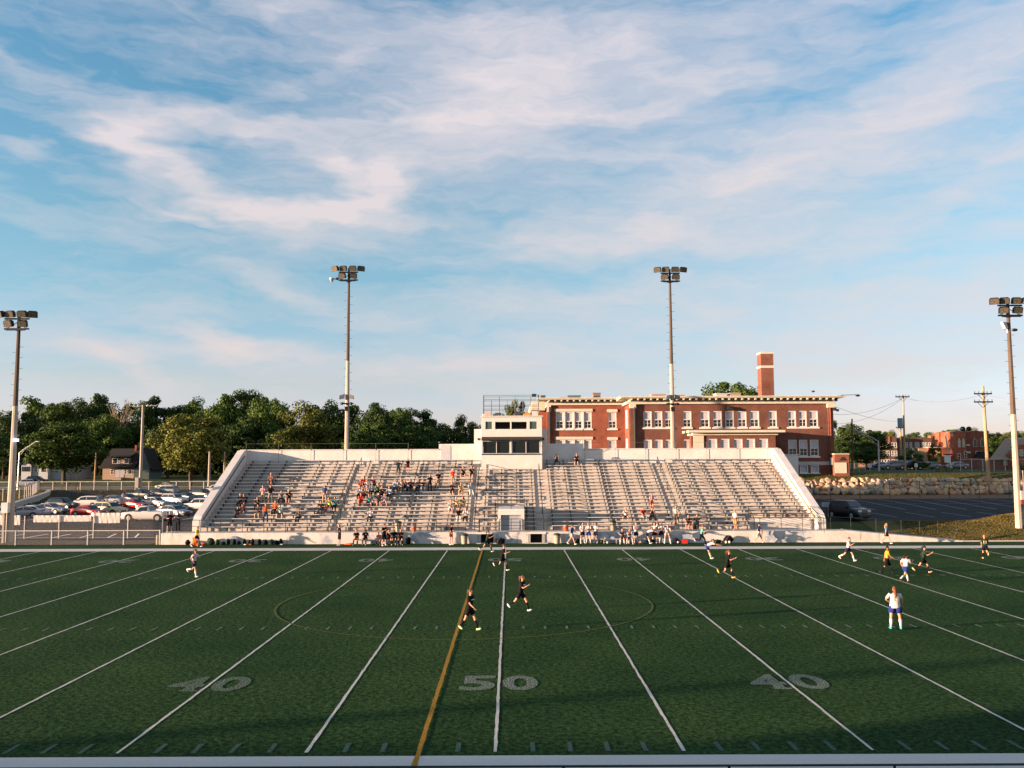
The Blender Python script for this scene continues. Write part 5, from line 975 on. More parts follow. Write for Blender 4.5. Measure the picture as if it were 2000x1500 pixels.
MB().box(hx_(226), hx_(243), HY - 1.6, HY - .01, g0 - .4, hz_(932.5)).build('steps', SID, h1); MB().box(hx_(248.5), hx_(252), HY + 4.2, HY + 5.6, rg - .6, hz_(869)).build('chimney', BRICKL, rf)
# white house half hidden by the street tree
WY = 152; WS = mat('white_siding', (.36, .38, .40), .9, .06, 1, stretch=(.1, .1, 8)); h2 = thing('white_house', 'pale house with pointed gable behind the large street tree', 'house', (XX(80, WY, 930), WY, ZZ(80, 935, WY)))
w = lambda p: XX(p, WY, 910); wz = lambda y: ZZ(80, y, WY)
m_ = MB(); m_.box(w(42), w(92), WY + .5, WY + 9, wz(937) - .5, wz(909)).prism([(w(42), WY, wz(937) - .5), (w(61), WY, wz(937) - .5), (w(61), WY, wz(908)), (w(51), WY, wz(899)), (w(42), WY, wz(908))], (0, .45, 0)); m_.build('wall', WS, h2)
m_ = MB(); m_.prism([(w(40), WY - .4, wz(908.5)), (w(51), WY - .4, wz(897)), (w(62.5), WY - .4, wz(908.5)), (w(62.5), WY - .4, wz(907)), (w(51), WY - .4, wz(895.5)), (w(40), WY - .4, wz(907))], (0, 8, 0)); m_.build('gable_roof', SHG, h2); MB().prism([(w(56), WY - .1, wz(909)), (w(56), WY + 5, wz(895.5)), (w(56), WY + 5.2, wz(895.5)), (w(56), WY + 10, wz(909))], (w(95) - w(56), 0, 0)).build('roof', plain('slate_blue_shingle', (.05, .06, .08), .9), h2)
for p0, p1, y0, y1 in ((44, 49, 912, 920), (49.6, 54, 912, 920), (54.6, 58, 912, 920), (66, 72, 912, 921), (79, 89, 913, 922)): swin(h2, w(p0), w(p1), wz(y1), wz(y0), WY if p0 < 60 else WY + .5, trim=SHG if p0 < 60 else SASH)
MB().box(w(92) + .01, w(114), WY + 2, WY + 9, wz(937) - .5, wz(911)).build('side_wing', WS, h2)
h3 = thing('gabled_cottage', 'small white gable end glimpsed through the street tree', 'house', (XX(140, 158, 900), 158, hgt(-125, 158))); w = lambda p: XX(p, 158, 900); wz = lambda y: ZZ(140, y, 158)
MB().prism([(w(128), 158, wz(937)), (w(150), 158, wz(937)), (w(150), 158, wz(906)), (w(142), 158, wz(889)), (w(133), 158, wz(906)), (w(128), 158, wz(908))], (0, 8, 0)).build('wall', WS, h3); MB().prism([(w(131), 157.6, wz(908)), (w(142), 157.6, wz(886.5)), (w(153), 157.6, wz(908)), (w(153), 157.6, wz(905.5)), (w(142), 157.6, wz(884)), (w(131), 157.6, wz(905.5))], (0, 8.5, 0)).build('roof', SHG, h3); swin(h3, w(139), w(146), wz(905), wz(898), 158)
# ------------------------------------------------------------------ church, apartments and brick house on the right
CY = 92
def cx_(p, Y=CY): return XX(p, Y, 880)
def cz_(y, Y=CY, x=1880): return ZZ(x, y, Y)
BRO = brick('orange_brick', (.36, .085, .03), (.28, .065, .024)); BRD = brick('church_brick', (.24, .05, .024), (.19, .04, .02)); ARW = mat('pale_arch_glass', (.42, .36, .24), .5, .08, 2); gr_ = cz_(921)
chu = thing('brick_church', 'red brick church with two shaped gables and pointed arch windows', 'church', (cx_(1905), CY, gr_))
def shaped(p0, p1, yb, yt, pk, Y, dp, m_, par, nm='tower'):      # a wall with a stepped, curved gable in the middle
    a, b = cx_(p0, Y), cx_(p1, Y); z0 = cz_(yb, Y); z1 = cz_(yt, Y); z2 = cz_(pk, Y); W_ = b - a
    pts = [(a, z0), (b, z0), (b, z1 + .25), (b - W_ * .12, z1 + .25), (b - W_ * .12, z1), (b - W_ * .22, z1), (b - W_ * .27, z1 + (z2 - z1) * .5), (b - W_ * .38, z1 + (z2 - z1) * .62), (a + W_ * .5, z2), (a + W_ * .38, z1 + (z2 - z1) * .62), (a + W_ * .27, z1 + (z2 - z1) * .5), (a + W_ * .22, z1), (a + W_ * .12, z1), (a + W_ * .12, z1 + .25), (a, z1 + .25)]
    return MB().prism([(x, Y, z) for x, z in pts], (0, dp, 0)).build(nm, m_, par)
shaped(1866, 1888, 925, 845.5, 841, CY, 9, BRO, chu); shaped(1888.3, 1932, 925, 845, 841, CY + .8, 10, BRD, chu, 'nave_front')
def arch(p0, p1, y0, y1, Y, m_=ARW, nm='arch_window'):
    a, b = cx_(p0, Y), cx_(p1, Y); z0, z1 = cz_(y1, Y), cz_(y0, Y); h = (z1 - z0); xm = (a + b) / 2; pts = [(a, z0), (b, z0), (b, z0 + h * .6), (b - (b - a) * .12, z0 + h * .78), (xm, z1), (a + (b - a) * .12, z0 + h * .78), (a, z0 + h * .6)]
    f = MB().prism([(xm + (x - xm) * 1.22, Y - .1, (z0 + z1) / 2 + (z - (z0 + z1) / 2) * 1.1) for x, z in pts], (0, .097, 0)).build(nm, TRIM, chu); MB().prism([(x, Y - .13, z) for x, z in pts], (0, .027, 0)).build('pane', m_, f)
arch(1872, 1876.2, 856, 873, CY); arch(1880, 1884.2, 856, 873, CY); arch(1901.5, 1908, 856, 872, CY + .8, plain('dusky_glass', (.10, .09, .06), .3)); arch(1916, 1922.5, 856, 872, CY + .8, plain('dusky_glass', (.10, .09, .06), .3))
for p0, p1, y0, y1, Y in ((1871, 1874.5, 886, 897.5, CY), (1884, 1887, 882, 893, CY), (1906, 1911.5, 882, 890, CY + .8), (1915, 1919, 882, 886, CY + .8), (1871, 1874, 904, 912, CY), (1882, 1886, 902, 910, CY)): swin(chu, cx_(p0, Y), cx_(p1, Y), cz_(y1, Y), cz_(y0, Y), Y, trim=TRIM)
for p0, p1, y0, y1 in ((1887, 1893, 868, 870.5), (1887, 1894, 882, 885)): MB().box(cx_(p0), cx_(p1), CY - .35, CY + .75, cz_(y1), cz_(y0)).build('stone_ledge', TRIM, chu)
m_ = MB(); m_.prism([(cx_(1905), CY - 3, cz_(916)), (cx_(1936), CY - 3, cz_(916)), (cx_(1936), CY - 3, cz_(903)), (cx_(1916), CY - 3, cz_(884)), (cx_(1905), CY - 3, cz_(896))], (0, 3.7, 0)); m_.build('porch', BRD, chu); CYp = CY - 3; arch(1911.5, 1920.5, 898, 916, CYp, plain('dark_door', (.07, .02, .015), .7), 'arch_door')
m_ = MB(); m_.prism([(cx_(1914), CYp - .3, cz_(884)), (cx_(1938), CYp - .3, cz_(905)), (cx_(1938), CYp - .3, cz_(903)), (cx_(1914), CYp - .3, cz_(881.5))], (0, 4, 0)).prism([(cx_(1903), CYp - .3, cz_(894)), (cx_(1914), CYp - .3, cz_(881.5)), (cx_(1914), CYp - .3, cz_(884)), (cx_(1903), CYp - .3, cz_(896))], (0, 4, 0)); m_.build('porch_roof', SHG, chu)
m_ = MB(); m_.rings([[(cx_(1899) + r_ * cos(k * pi / 6), CY - 1 + r_ * sin(k * pi / 6), z) for k in range(12)] for r_, z in ((1.5, gr_), (1.5, cz_(896)), (1.7, cz_(896) + .02), (1.7, cz_(894.5)))]); m_.build('round_bay', BRO, chu)
MB().box(cx_(1823), cx_(1865.8), CY + 2, CY + 10, cz_(925), cz_(874)).build('hall', BRO, chu); MB().box(cx_(1822.5), cx_(1865.8), CY + 1.85, CY + 10, cz_(874) + .002, cz_(873)).build('hall_coping', TRIM, chu); MB().box(cx_(1834), cx_(1846), CY + 1.9, CY + 1.997, cz_(905), cz_(880)).build('large_window', mat('ochre_panels', (.34, .24, .09), .7, .1, 1), chu); MB().box(cx_(1805), cx_(1822.9), CY + 2.2, CY + 9, cz_(925), cz_(875)).build('render_wall', mat('buff_render', (.30, .20, .11), .9, .15, .6), chu)
m_ = MB(); xk = cx_(1898); m_.box(xk - .25, xk - .12, CY + 2, CY + 2.1, cz_(846), cz_(840)).box(xk + .12, xk + .25, CY + 2, CY + 2.1, cz_(846), cz_(840)).ball((xk - .55, CY + 1.8, cz_(837)), (.55, .3, .45), 10, 6).ball((xk + .6, CY + 1.8, cz_(837)), (.55, .3, .45), 10, 6); m_.build('roof_horns', BLK, chu)
# apartments
AY = 118; apb = brick('dull_brick', (.10, .04, .028), (.08, .03, .022)); ap = thing('brick_apartments', 'long three-storey dark brick apartment building behind the utility poles', 'apartment building', (XX(1790, AY, 900), AY, 5.3)); w = lambda p: XX(p, AY, 880); wz = lambda y: ZZ(1790, y, AY)
MB().box(w(1718), w(1752), AY, AY + 12, 4.5, wz(852.5)).build('wall', apb, ap); MB().box(w(1752.1), w(1837), AY + 2, AY + 12, 4.5, wz(855)).build('rear_wing', apb, ap); MB().box(w(1834), w(1846.5), AY + 1, AY + 12, 4.5, wz(854.5)).build('end_wing', BRO, ap); MB().box(w(1832.5), w(1836), AY + 3, AY + 4.5, wz(856), wz(850)).build('chimney', BRO, ap); MB().box(w(1736.5), w(1739), AY - .12, AY - .002, wz(875), wz(852)).build('pier', BRO, ap)
for y0, y1 in ((865, 874), (881, 890), (898, 907)):
    for p in (1721, 1727, 1733, 1742, 1748): swin(ap, w(p), w(p + 3), wz(y1), wz(y0), AY)
    for p in (1770, 1778, 1788, 1792, 1802, 1808, 1815, 1822, 1828): swin(ap, XX(p, AY + 2, 880), XX(p + 2.6, AY + 2, 880), ZZ(1790, y1 - 1, AY + 2), ZZ(1790, y0, AY + 2), AY + 2)
# grey-roofed brick house at the right edge
RY = 78; w = lambda p, Y=RY: XX(p, Y, 900); wz = lambda y, Y=RY: ZZ(1970, y, Y); rh = thing('brick_house', 'low brick house with broad grey-brown roof at the right edge', 'house', (w(1985), RY, 5.3))
MB().box(w(1935), w(2040), RY + .6, RY + 14, 4.9, wz(897)).build('wall', BRD, rh); w7 = lambda p: w(p, RY + 7); z7 = lambda y: wz(y, RY + 7)
MB().add([(w(1932), RY, wz(897.5)), (w7(1966), RY + 7, z7(855)), (w7(2060), RY + 7, z7(855)), (w(2045), RY, wz(893)), (w(1932), RY, wz(898.5)), (w(2045), RY, wz(894))], [(0, 3, 2, 1), (0, 4, 5, 3)]).build('roof_slope', mat('grey_shingle', (.24, .18, .13), .95, .15, 2), rh)
MB().add([(w(1932), RY, wz(897.5)), (w7(1966), RY + 7, z7(855)), (w(1990, RY + 14), RY + 14, wz(898, RY + 14)), (w7(2060), RY + 7, z7(855)), (w(2070, RY + 14), RY + 14, wz(898, RY + 14))], [(0, 1, 2), (1, 3, 4, 2)]).build('roof_end', mat('grey_shingle', (.24, .18, .13), .95, .15, 2), rh)
MB().prism([(w(1978, RY - 1), RY - 1, 4.9), (w(2040, RY - 1), RY - 1, 4.9), (w(2040, RY - 1), RY - 1, wz(868, RY - 1)), (w(1999, RY - 1), RY - 1, wz(868, RY - 1)), (w(1978, RY - 1), RY - 1, wz(887, RY - 1))], (0, 2, 0)).build('gable_wing', BRO, rh); MB().box(w(1963), w(1972), RY + .5, RY + .598, wz(909), wz(893)).build('window_band', ARW, rh); swin(rh, w(1993, RY - 1), w(1998, RY - 1), wz(890, RY - 1), wz(879, RY - 1), RY - 1, (.3, .25, .15), TRIM)
# ------------------------------------------------------------------ cars
def ground_at(px, py):
    d = ray(px, py); t = 10
    while t < 600:
        p = CAM + d * t
        if p.z <= hgt(p.x, p.y): return p
        t += .25
    return CAM + d * 300
TYRE = plain('tyre_rubber', (.012, .012, .013), .85); RIM = plain('alloy_rim', (.40, .40, .42), .35, .7); CGL = plain('car_glass', (.012, .016, .020), .06, spec=.7); HL = plain('headlight_glass', (.55, .52, .48), .15, spec=.7); TL = plain('tail_lamp', (.35, .01, .008), .25)
KINDS = {   # length, half width, belt z, top outline (x from the front, z), glasshouse (front hinge, roof front, roof rear, rear hinge), wheels x, wheel radius
 'sedan': (4.75, .90, .92, [(0, .55), (.12, .72), (1.25, .90), (2.1, 1.40), (2.7, 1.45), (3.3, 1.42), (4.05, 1.02), (4.62, .98), (4.75, .7)], (1.25, 2.1, 3.3, 4.05), (.9, 3.75), .33),
 'suv': (4.75, .93, 1.06, [(0, .6), (.1, .92), (1.2, 1.08), (1.9, 1.68), (2.4, 1.74), (4.15, 1.72), (4.6, 1.12), (4.75, .75)], (1.2, 1.9, 4.15, 4.6), (.92, 3.75), .37),
 'minivan': (5.1, .97, 1.06, [(0, .55), (.1, .82), (.95, 1.04), (2.0, 1.66), (2.6, 1.75), (4.6, 1.72), (4.98, 1.1), (5.1, .7)], (.95, 2.0, 4.6, 4.98), (.95, 4.0), .35),
 'pickup': (5.6, .97, 1.14, [(0, .65), (.08, 1.02), (1.5, 1.16), (2.2, 1.76), (2.5, 1.80), (3.25, 1.79), (3.5, 1.18), (5.55, 1.16), (5.6, .8)], (1.5, 2.2, 3.25, 3.5), (1.0, 4.45), .40),
 'coupe': (4.2, .86, .86, [(0, .5), (.12, .68), (1.1, .86), (1.8, 1.30), (2.3, 1.36), (2.8, 1.30), (3.75, .98), (4.1, .9), (4.2, .65)], (1.1, 1.8, 2.8, 3.75), (.85, 3.35), .32)}
CM = {}
def car_meshes(kind):
    if kind in CM: return CM[kind]
    L_, W_, bz, out, gh, wx, wr = KINDS[kind]; xs = sorted(set([x for x, z in out] + [wx[0] - wr, wx[0], wx[0] + wr, wx[1] - wr, wx[1], wx[1] + wr, L_ * .5]))
    def top(x):
        for (a, za), (b, zb) in zip(out, out[1:]):
            if a <= x <= b: return za + (zb - za) * (x - a) / (b - a)
        return out[-1][1]
    def wid(x): e_ = min(x, L_ - x); return W_ * (1 - .16 * max(0, 1 - e_ / .55) ** 2)
    def prof(x):
        z = top(x); w_ = wid(x); bb = min(bz, z - .05); k = min(1, max(0, (z - bz) / (.45))); wt = w_ * (.95 - .17 * k); low = .24 + (.0)
        for c in wx:
            if abs(x - c) < wr * 1.02: low = .24
        return w_, bb, wt, z, low
    B = MB(); rings = []
    for x in xs:
        w_, bb, wt, z, low = prof(x); X_ = L_ / 2 - x
        half = [(w_ * .88, low), (w_, low + .2), (w_ * 1.0, bb - .12), (w_ * .96, bb), (wt, max(bb + .01, z - .05)), (wt * .86, z), (0, z + .015)]
        rings.append([(X_, y, zz) for y, zz in half] + [(X_, -y, zz) for y, zz in reversed(half[:-1])])
    B.rings(rings); body = B.mesh('body', TYRE, True)
    G = {}
    f0, f1, f2, f3 = gh; sills = [.10, .86]
    def side(x, f, s, o=.012):
        w_, bb, wt, z, low = prof(x); y0, z0_ = w_ * .96, bb; y1, z1_ = wt, max(bb + .01, z - .05); return (L_ / 2 - x, s * (y0 + (y1 - y0) * f + o), z0_ + (z1_ - z0_) * f)
    def sg(s):
        m_ = MB(); nn = 10; cuts = [f0 + .18 + (f3 - .12 - f0 - .18) * i / nn for i in range(nn + 1)]; segs = [(f0 + .22, (f0 + f3) / 2 - .04), ((f0 + f3) / 2 + .04, f3 - .14)] if kind != 'pickup' else [(f0 + .25, f3 - .1)]
        for a, b in segs:
            k = 6; pts = [side(a + (b - a) * i / k, .12, s) for i in range(k + 1)]; tp = [side(a + (b - a) * i / k, .88, s) for i in range(k + 1)]; m_.add(pts + tp, [(i, i + 1, i + k + 2, i + k + 1) for i in range(k)])
        return m_.mesh('side_window', CGL)
    G['sl'] = sg(1); G['sr'] = sg(-1)
    def scr(xa, xb, nm):
        _, ba, wa, za, _l = prof(xa); _, bb, wb, zb, _l = prof(xb); o = .02; dx = o if nm == 'windscreen' else -o
        a = .1; b = .88; P = lambda t, s: (L_ / 2 - (xa + (xb - xa) * t) + dx, s * ((prof(xa)[0] * .80) * (1 - t) + wb * .80 * t), za + (zb - za) * t + .03)
        return MB().quad(P(a, -1), P(a, 1), P(b, 1), P(b, -1)).mesh(nm, CGL)
    G['ws'] = scr(f0, f1, 'windscreen'); G['rw'] = scr(f3, f2, 'rear_window')
    wh = MB(); c = lambda r, y: [(r * cos(t * pi / 8), y, r * sin(t * pi / 8)) for t in range(16)]; wh.rings([c(wr * .9, -.11), c(wr, -.07), c(wr, .07), c(wr * .9, .11)]); rm = MB(); rm.rings([c(wr * .62, -.125), c(wr * .62, .125)])
    for t in range(5): a = t * 2 * pi / 5; rm.box(0, 0, 0, 0, 0, 0) if False else None
    G['wheel'] = wh.mesh('wheel', TYRE, False); G['rim'] = rm.mesh('rim', RIM); ar = MB(); ar.rings([c(wr * 1.16, -.02), c(wr * 1.16, .02)]); G['arch'] = ar.mesh('arch_shade', plain('arch_shadow', (.01, .01, .01), .9))  # dark disc painted as the shade round each wheel
    zf = prof(.12)[3]; w_ = wid(.12)
    def lamp(x, sgn, z, dx, dy, dz, m_, nm): return MB().box(x - dx, x + dx, sgn * w_ * .72 - dy, sgn * w_ * .72 + dy, z - dz, z + dz).mesh(nm, m_)
    G['hl'] = [lamp(L_ / 2 - .07, s, zf - .10, .06, .2, .09, HL, 'headlight') for s in (1, -1)]; zr_ = min(bz - .05, out[-2][1] - .12); G['tl'] = [lamp(-L_ / 2 + .08, s * 1.08, zr_, .07, .12, .15 if kind in ('suv', 'minivan', 'pickup') else .09, TL, 'tail_lamp') for s in (1, -1)]
    bmp = MB().box(L_ / 2 - .1, L_ / 2 + .02, -W_ * .8, W_ * .8, .28, .46).box(L_ / 2 - .08, L_ / 2 + .012, -W_ * .42, W_ * .42, .5, .66); G['bump'] = bmp.mesh('grille', plain('grille_black', (.02, .02, .022), .4)); G['mir'] = MB().box(L_ / 2 - f0 - .45, L_ / 2 - f0 - .25, -W_ - .16, -W_ + .04, bz + .02, bz + .16).mesh('mirror', TYRE); G['mil'] = MB().box(L_ / 2 - f0 - .45, L_ / 2 - f0 - .25, W_ - .04, W_ + .16, bz + .02, bz + .16).mesh('mirror', TYRE)
    CM[kind] = (body, G, L_, W_, wx, wr); return CM[kind]
PAINT = {}
def carpaint(c):
    if c not in PAINT: PAINT[c] = plain('car_paint', c, .35, .1, .45, .35)
    return PAINT[c]
def car(kind, col, px, py, head, label, at=None, group='cars in the left car park', sc_=1.0, chrome=False):
    body, G, L_, W_, wx, wr = car_meshes(kind); p = at or ground_at(px, py); t = thing('parked_car' if kind != 'pickup' else 'parked_pickup', label, 'car' if kind != 'pickup' else 'pickup truck', (p[0], p[1], hgt(p[0], p[1]) + .03), R(head), group); t.scale = (sc_,) * 3
    o = link('body', body, t); o.material_slots[0].link = 'OBJECT'; o.material_slots[0].material = carpaint(col)
    for nm, k in (('side_window', 'sl'), ('side_window', 'sr'), ('windscreen', 'ws'), ('rear_window', 'rw'), ('grille', 'bump'), ('mirror', 'mir'), ('mirror', 'mil')): link(nm, G[k], t)
    for x in wx:
        for s in (1, -1):
            w_ = link('wheel', G['wheel'], t); w_.location = (L_ / 2 - x, s * (W_ - .10), wr); link('rim', G['rim'], w_); a = link('arch_shade', G['arch'], t); a.location = (L_ / 2 - x, s * (W_ - .005), wr + .03)
    for m_ in G['hl']: link('headlight', m_, t)
    for m_ in G['tl']: link('tail_lamp', m_, t)
    return t
WHT, SIL, BLKC, RED, DGR, BEI, GRY, BLU = (.46, .44, .42), (.24, .25, .27), (.005, .006, .008), (.42, .015, .01), (.009, .016, .014), (.50, .40, .24), (.16, .17, .18), (.03, .05, .09)
for a in [('sedan', WHT, -6, 1013, 188, 'white car cut by the left edge behind the mast'), ('sedan', SIL, 42, 1012, 200, 'silver sedan directly right of the leftmost mast foot'), ('sedan', WHT, 60, 1009, 172, 'white sedan facing left with its boot towards the silver one'), ('sedan', SIL, 98, 1004, -12, 'silver sedan facing right in front of the black car'),
          ('suv', BLKC, 122, 995.5, -14, 'black car facing right left of the white minivan'), ('minivan', WHT, 169, 991, 176, 'white minivan facing left at the end of its row'), ('sedan', SIL, 217, 985, 170, 'pale sedan facing left behind the white minivan'), ('sedan', RED, 174, 1009, -20, 'red car behind the joined banners'), ('suv', BEI, 214, 1006.5, -22, 'tan and silver estate car behind the tall banner'),
          ('sedan', DGR, 251, 981, -22, 'dark green sedan between the pale sedan and the dark pickup'), ('pickup', DGR, 276, 975, -18, 'dark green pickup in the back rows'), ('minivan', SIL, 322, 966.5, 175, 'silver minivan facing left near the street fence'), ('sedan', RED, 262, 993.5, -24, 'bright red sedan in the middle of the car park'), ('sedan', WHT, 304, 989, -24, 'white sedan just right of the red sedan'),
          ('suv', WHT, 340, 985, -25, 'white suv behind the white sedans, nose right'), ('pickup', WHT, 287, 1018, 177, 'white pickup facing left behind the fence, nearest vehicle'), ('sedan', BLKC, 343, 1001.5, -20, 'black sedan behind the white pickup'), ('sedan', SIL, 340, 1009, -26, 'silver sedan half hidden by the tail of the white pickup'), ('suv', WHT, 389, 997, 168, 'white suv beside the lower left parapet'),
          ('suv', DGR, 396, 973.5, -24, 'dark suv with pale flank above the white suv'), ('minivan', WHT, 422, 964, 178, 'white van at the far right of the car park by the parapet'), ('sedan', DGR, 366, 978, -24, 'dark green sedan right of the white suv row'), ('sedan', BLKC, 313, 971, -20, 'small black car in front of the silver minivan'), ('sedan', GRY, 388, 984, -22, 'grey sedan wedged behind the white suv')]:
    car(*a)
car('coupe', BEI, 0, 0, 172, 'pale beige coupe passing on the street behind the fence', at=(XX(324, 118, 950), 118), group='cars on the street'); car('suv', SIL, 0, 0, 185, 'pale car parked on the street near the white house', at=(XX(50, 130, 940), 130), group='cars on the street'); car('suv', BLKC, 0, 0, 5, 'black car parked before the white house', at=(XX(68, 140, 935), 141), group='cars on the street')
car('suv', (.005, .007, .010), 1657, 1014, -66, 'dark blue-black suv parked alone in the right car park', group='cars on the right', sc_=1.08).scale = (.88, .95, 1.0)
for px, Y, k, c, lb in ((1744, 76, 'suv', GRY, 'white suv painted grey as in shade, in front of the apartments, left of the transformer pole'), (1779, 77, 'suv', BLU, 'dark blue-grey suv right of the transformer pole'), (1813, 78, 'sedan', GRY, 'white sedan painted grey as in shade, before the church annex'), (1868, 80, 'sedan', GRY, 'pale car painted grey as in shade, between the green cabinets and the church'), (1716, 79, 'sedan', BLU, 'dark car behind the grey street lamp')): car(k, c, 0, 0, 185, lb, at=(XX(px, Y, 920), Y), group='cars on the right', sc_=.86)  # pale cars: their dimness in shade is put into the paint colour
# ------------------------------------------------------------------ people: one skinned body each (trunk, limbs, neck grown as a single surface; head and five-fingered hands joined in), clothes over it
def rotx(a): return Matrix.Rotation(a, 3, 'X')
def fk(P):
    """joints of a pose. Person faces -Y; every angle in degrees. lean: trunk forward; lx = (thigh fwd, out, knee bend) per leg; ax = (upper fwd, out, elbow bend, inward)"""
    h = {}; s = P.get('h', 1.0); lean = R(P.get('lean', 3)); fat = P.get('fat', 1.0)
    def d(fw, out, side): fw, out = R(fw), R(out); return Vector((side * sin(out) * cos(fw) if abs(fw) < 1.4 else side * sin(out), -sin(fw) * cos(out), -cos(fw) * cos(out))).normalized()
    up = Vector((0, -sin(lean), cos(lean)))
    h['pel'] = Vector((0, 0, 0)); h['waist'] = up * .12; h['chest'] = up * .34; h['neck'] = up * .50; hl = R(P.get('lean', 3) * .35 + P.get('nod', 5)); hu = Vector((0, -sin(hl), cos(hl))); h['head'] = h['neck'] + hu * .165; h['up'] = up; h['hu'] = hu
    for side, nm, L_, A in ((1, 'L', P['lL'], P['aL']), (-1, 'R', P['lR'], P['aR'])):
        hip = Vector((side * .085 * fat, 0, -.04)); k = hip + d(L_[0], L_[1], side) * .43; an = k + d(L_[0] - L_[2], L_[1] * .3, side) * .42; h['hip' + nm], h['kn' + nm], h['an' + nm] = hip, k, an
        ft = R(L_[3] if len(L_) > 3 else max(-5, (L_[0] - L_[2]) * .9)); yaw = R(8 * side); h['toe' + nm] = an + Vector((sin(yaw) * cos(ft), -cos(ft), sin(ft))) * .17 + Vector((0, 0, -.035)); h['heel' + nm] = an + Vector((0, .04 * cos(ft), -.04 - .04 * sin(ft)))
        sh = h['chest'] + up * .11 + Vector((side * .175 * (1 + (fat - 1) * .5), 0, 0)); e = sh + d(A[0], A[1], side) * .28; fdir = d(A[0] + A[2], A[1] * .4 - A[3], side); wr = e + fdir * .25; h['sh' + nm], h['el' + nm], h['wr' + nm] = sh, e, wr; h['hd' + nm] = wr + fdir * .085; h['fd' + nm] = fdir
    return h
def skin_mesh(chains, radii, mt_, name='body'):
    names = list(dict.fromkeys([n for c in chains for n in c])); idx = {n: i for i, n in enumerate(names)}; J = skin_mesh.J
    me = bpy.data.meshes.new(name); ed = set()
    for c in chains:
        for a, b in zip(c, c[1:]): ed.add((idx[a], idx[b]))
    me.from_pydata([J[n] for n in names], list(ed), []); o = bpy.data.objects.new('tmp', me); COL.objects.link(o)
    o.modifiers.new('s', 'SKIN'); me.skin_vertices[0].data[0].use_root = True
    for n, i in idx.items(): r = radii[n]; me.skin_vertices[0].data[i].radius = r if isinstance(r, tuple) else (r, r)
    o.modifiers['s'].use_smooth_shade = True; sb = o.modifiers.new('u', 'SUBSURF'); sb.levels = 1; sb.render_levels = 1
    dg = bpy.context.evaluated_depsgraph_get(); out = bpy.data.meshes.new_from_object(o.evaluated_get(dg)); bpy.data.objects.remove(o); bpy.data.meshes.remove(me)
    vs = [v.co.copy() for v in out.vertices]; fs = [tuple(p.vertices) for p in out.polygons]; bpy.data.meshes.remove(out); return vs, fs
PM = {}
def hand(b, J, nm, side, holding=False):
    w = J['wr' + nm]; f = J['fd' + nm]; acr = f.cross(Vector((0, 0, 1))); acr = acr.normalized() if acr.length > .2 else Vector((0, 1, 0)); nrm = f.cross(acr).normalized()
    M = Matrix((f, acr, nrm)).transposed(); b.ball(w + f * .045, (.052, .040, .018), 8, 5, M=M)
    for i in range(4):
        L_ = (.066, .074, .070, .056)[i]; base = w + f * .085 + acr * (.027 - .018 * i); mid = base + f * L_ * .5 - nrm * .008; tip = mid + f * L_ * .34 - nrm * L_ * .42; b.tube(base - f * .012, mid, .0092, .0084, 5).tube(mid, tip, .0084, .0065, 5)
    t0 = w + f * .03 + acr * .034; t1 = t0 + (f + acr * .9).normalized() * .036; b.tube(t0, t1, .011, .0095, 5).tube(t1, t1 + (f * 1.2 - nrm * .3).normalized() * .028, .0095, .007, 5)
def ring(c, ax, rx, ry, n=12, yaw=None):
    ax = ax.normalized(); a = Vector((1, 0, 0)); a = (a - ax * a.dot(ax)); a = a.normalized() if a.length > .05 else Vector((0, 1, 0)); b_ = ax.cross(a); return [c + a * (rx * cos(2 * pi * i / n)) + b_ * (ry * sin(2 * pi * i / n)) for i in range(n)]
def limb(b, pts, rs, n=9):
    rings = []
    for i, p in enumerate(pts):
        d = (pts[min(i + 1, len(pts) - 1)] - pts[max(i - 1, 0)]); rings.append(ring(p, d, rs[i], rs[i], n))
    b.rings(rings)
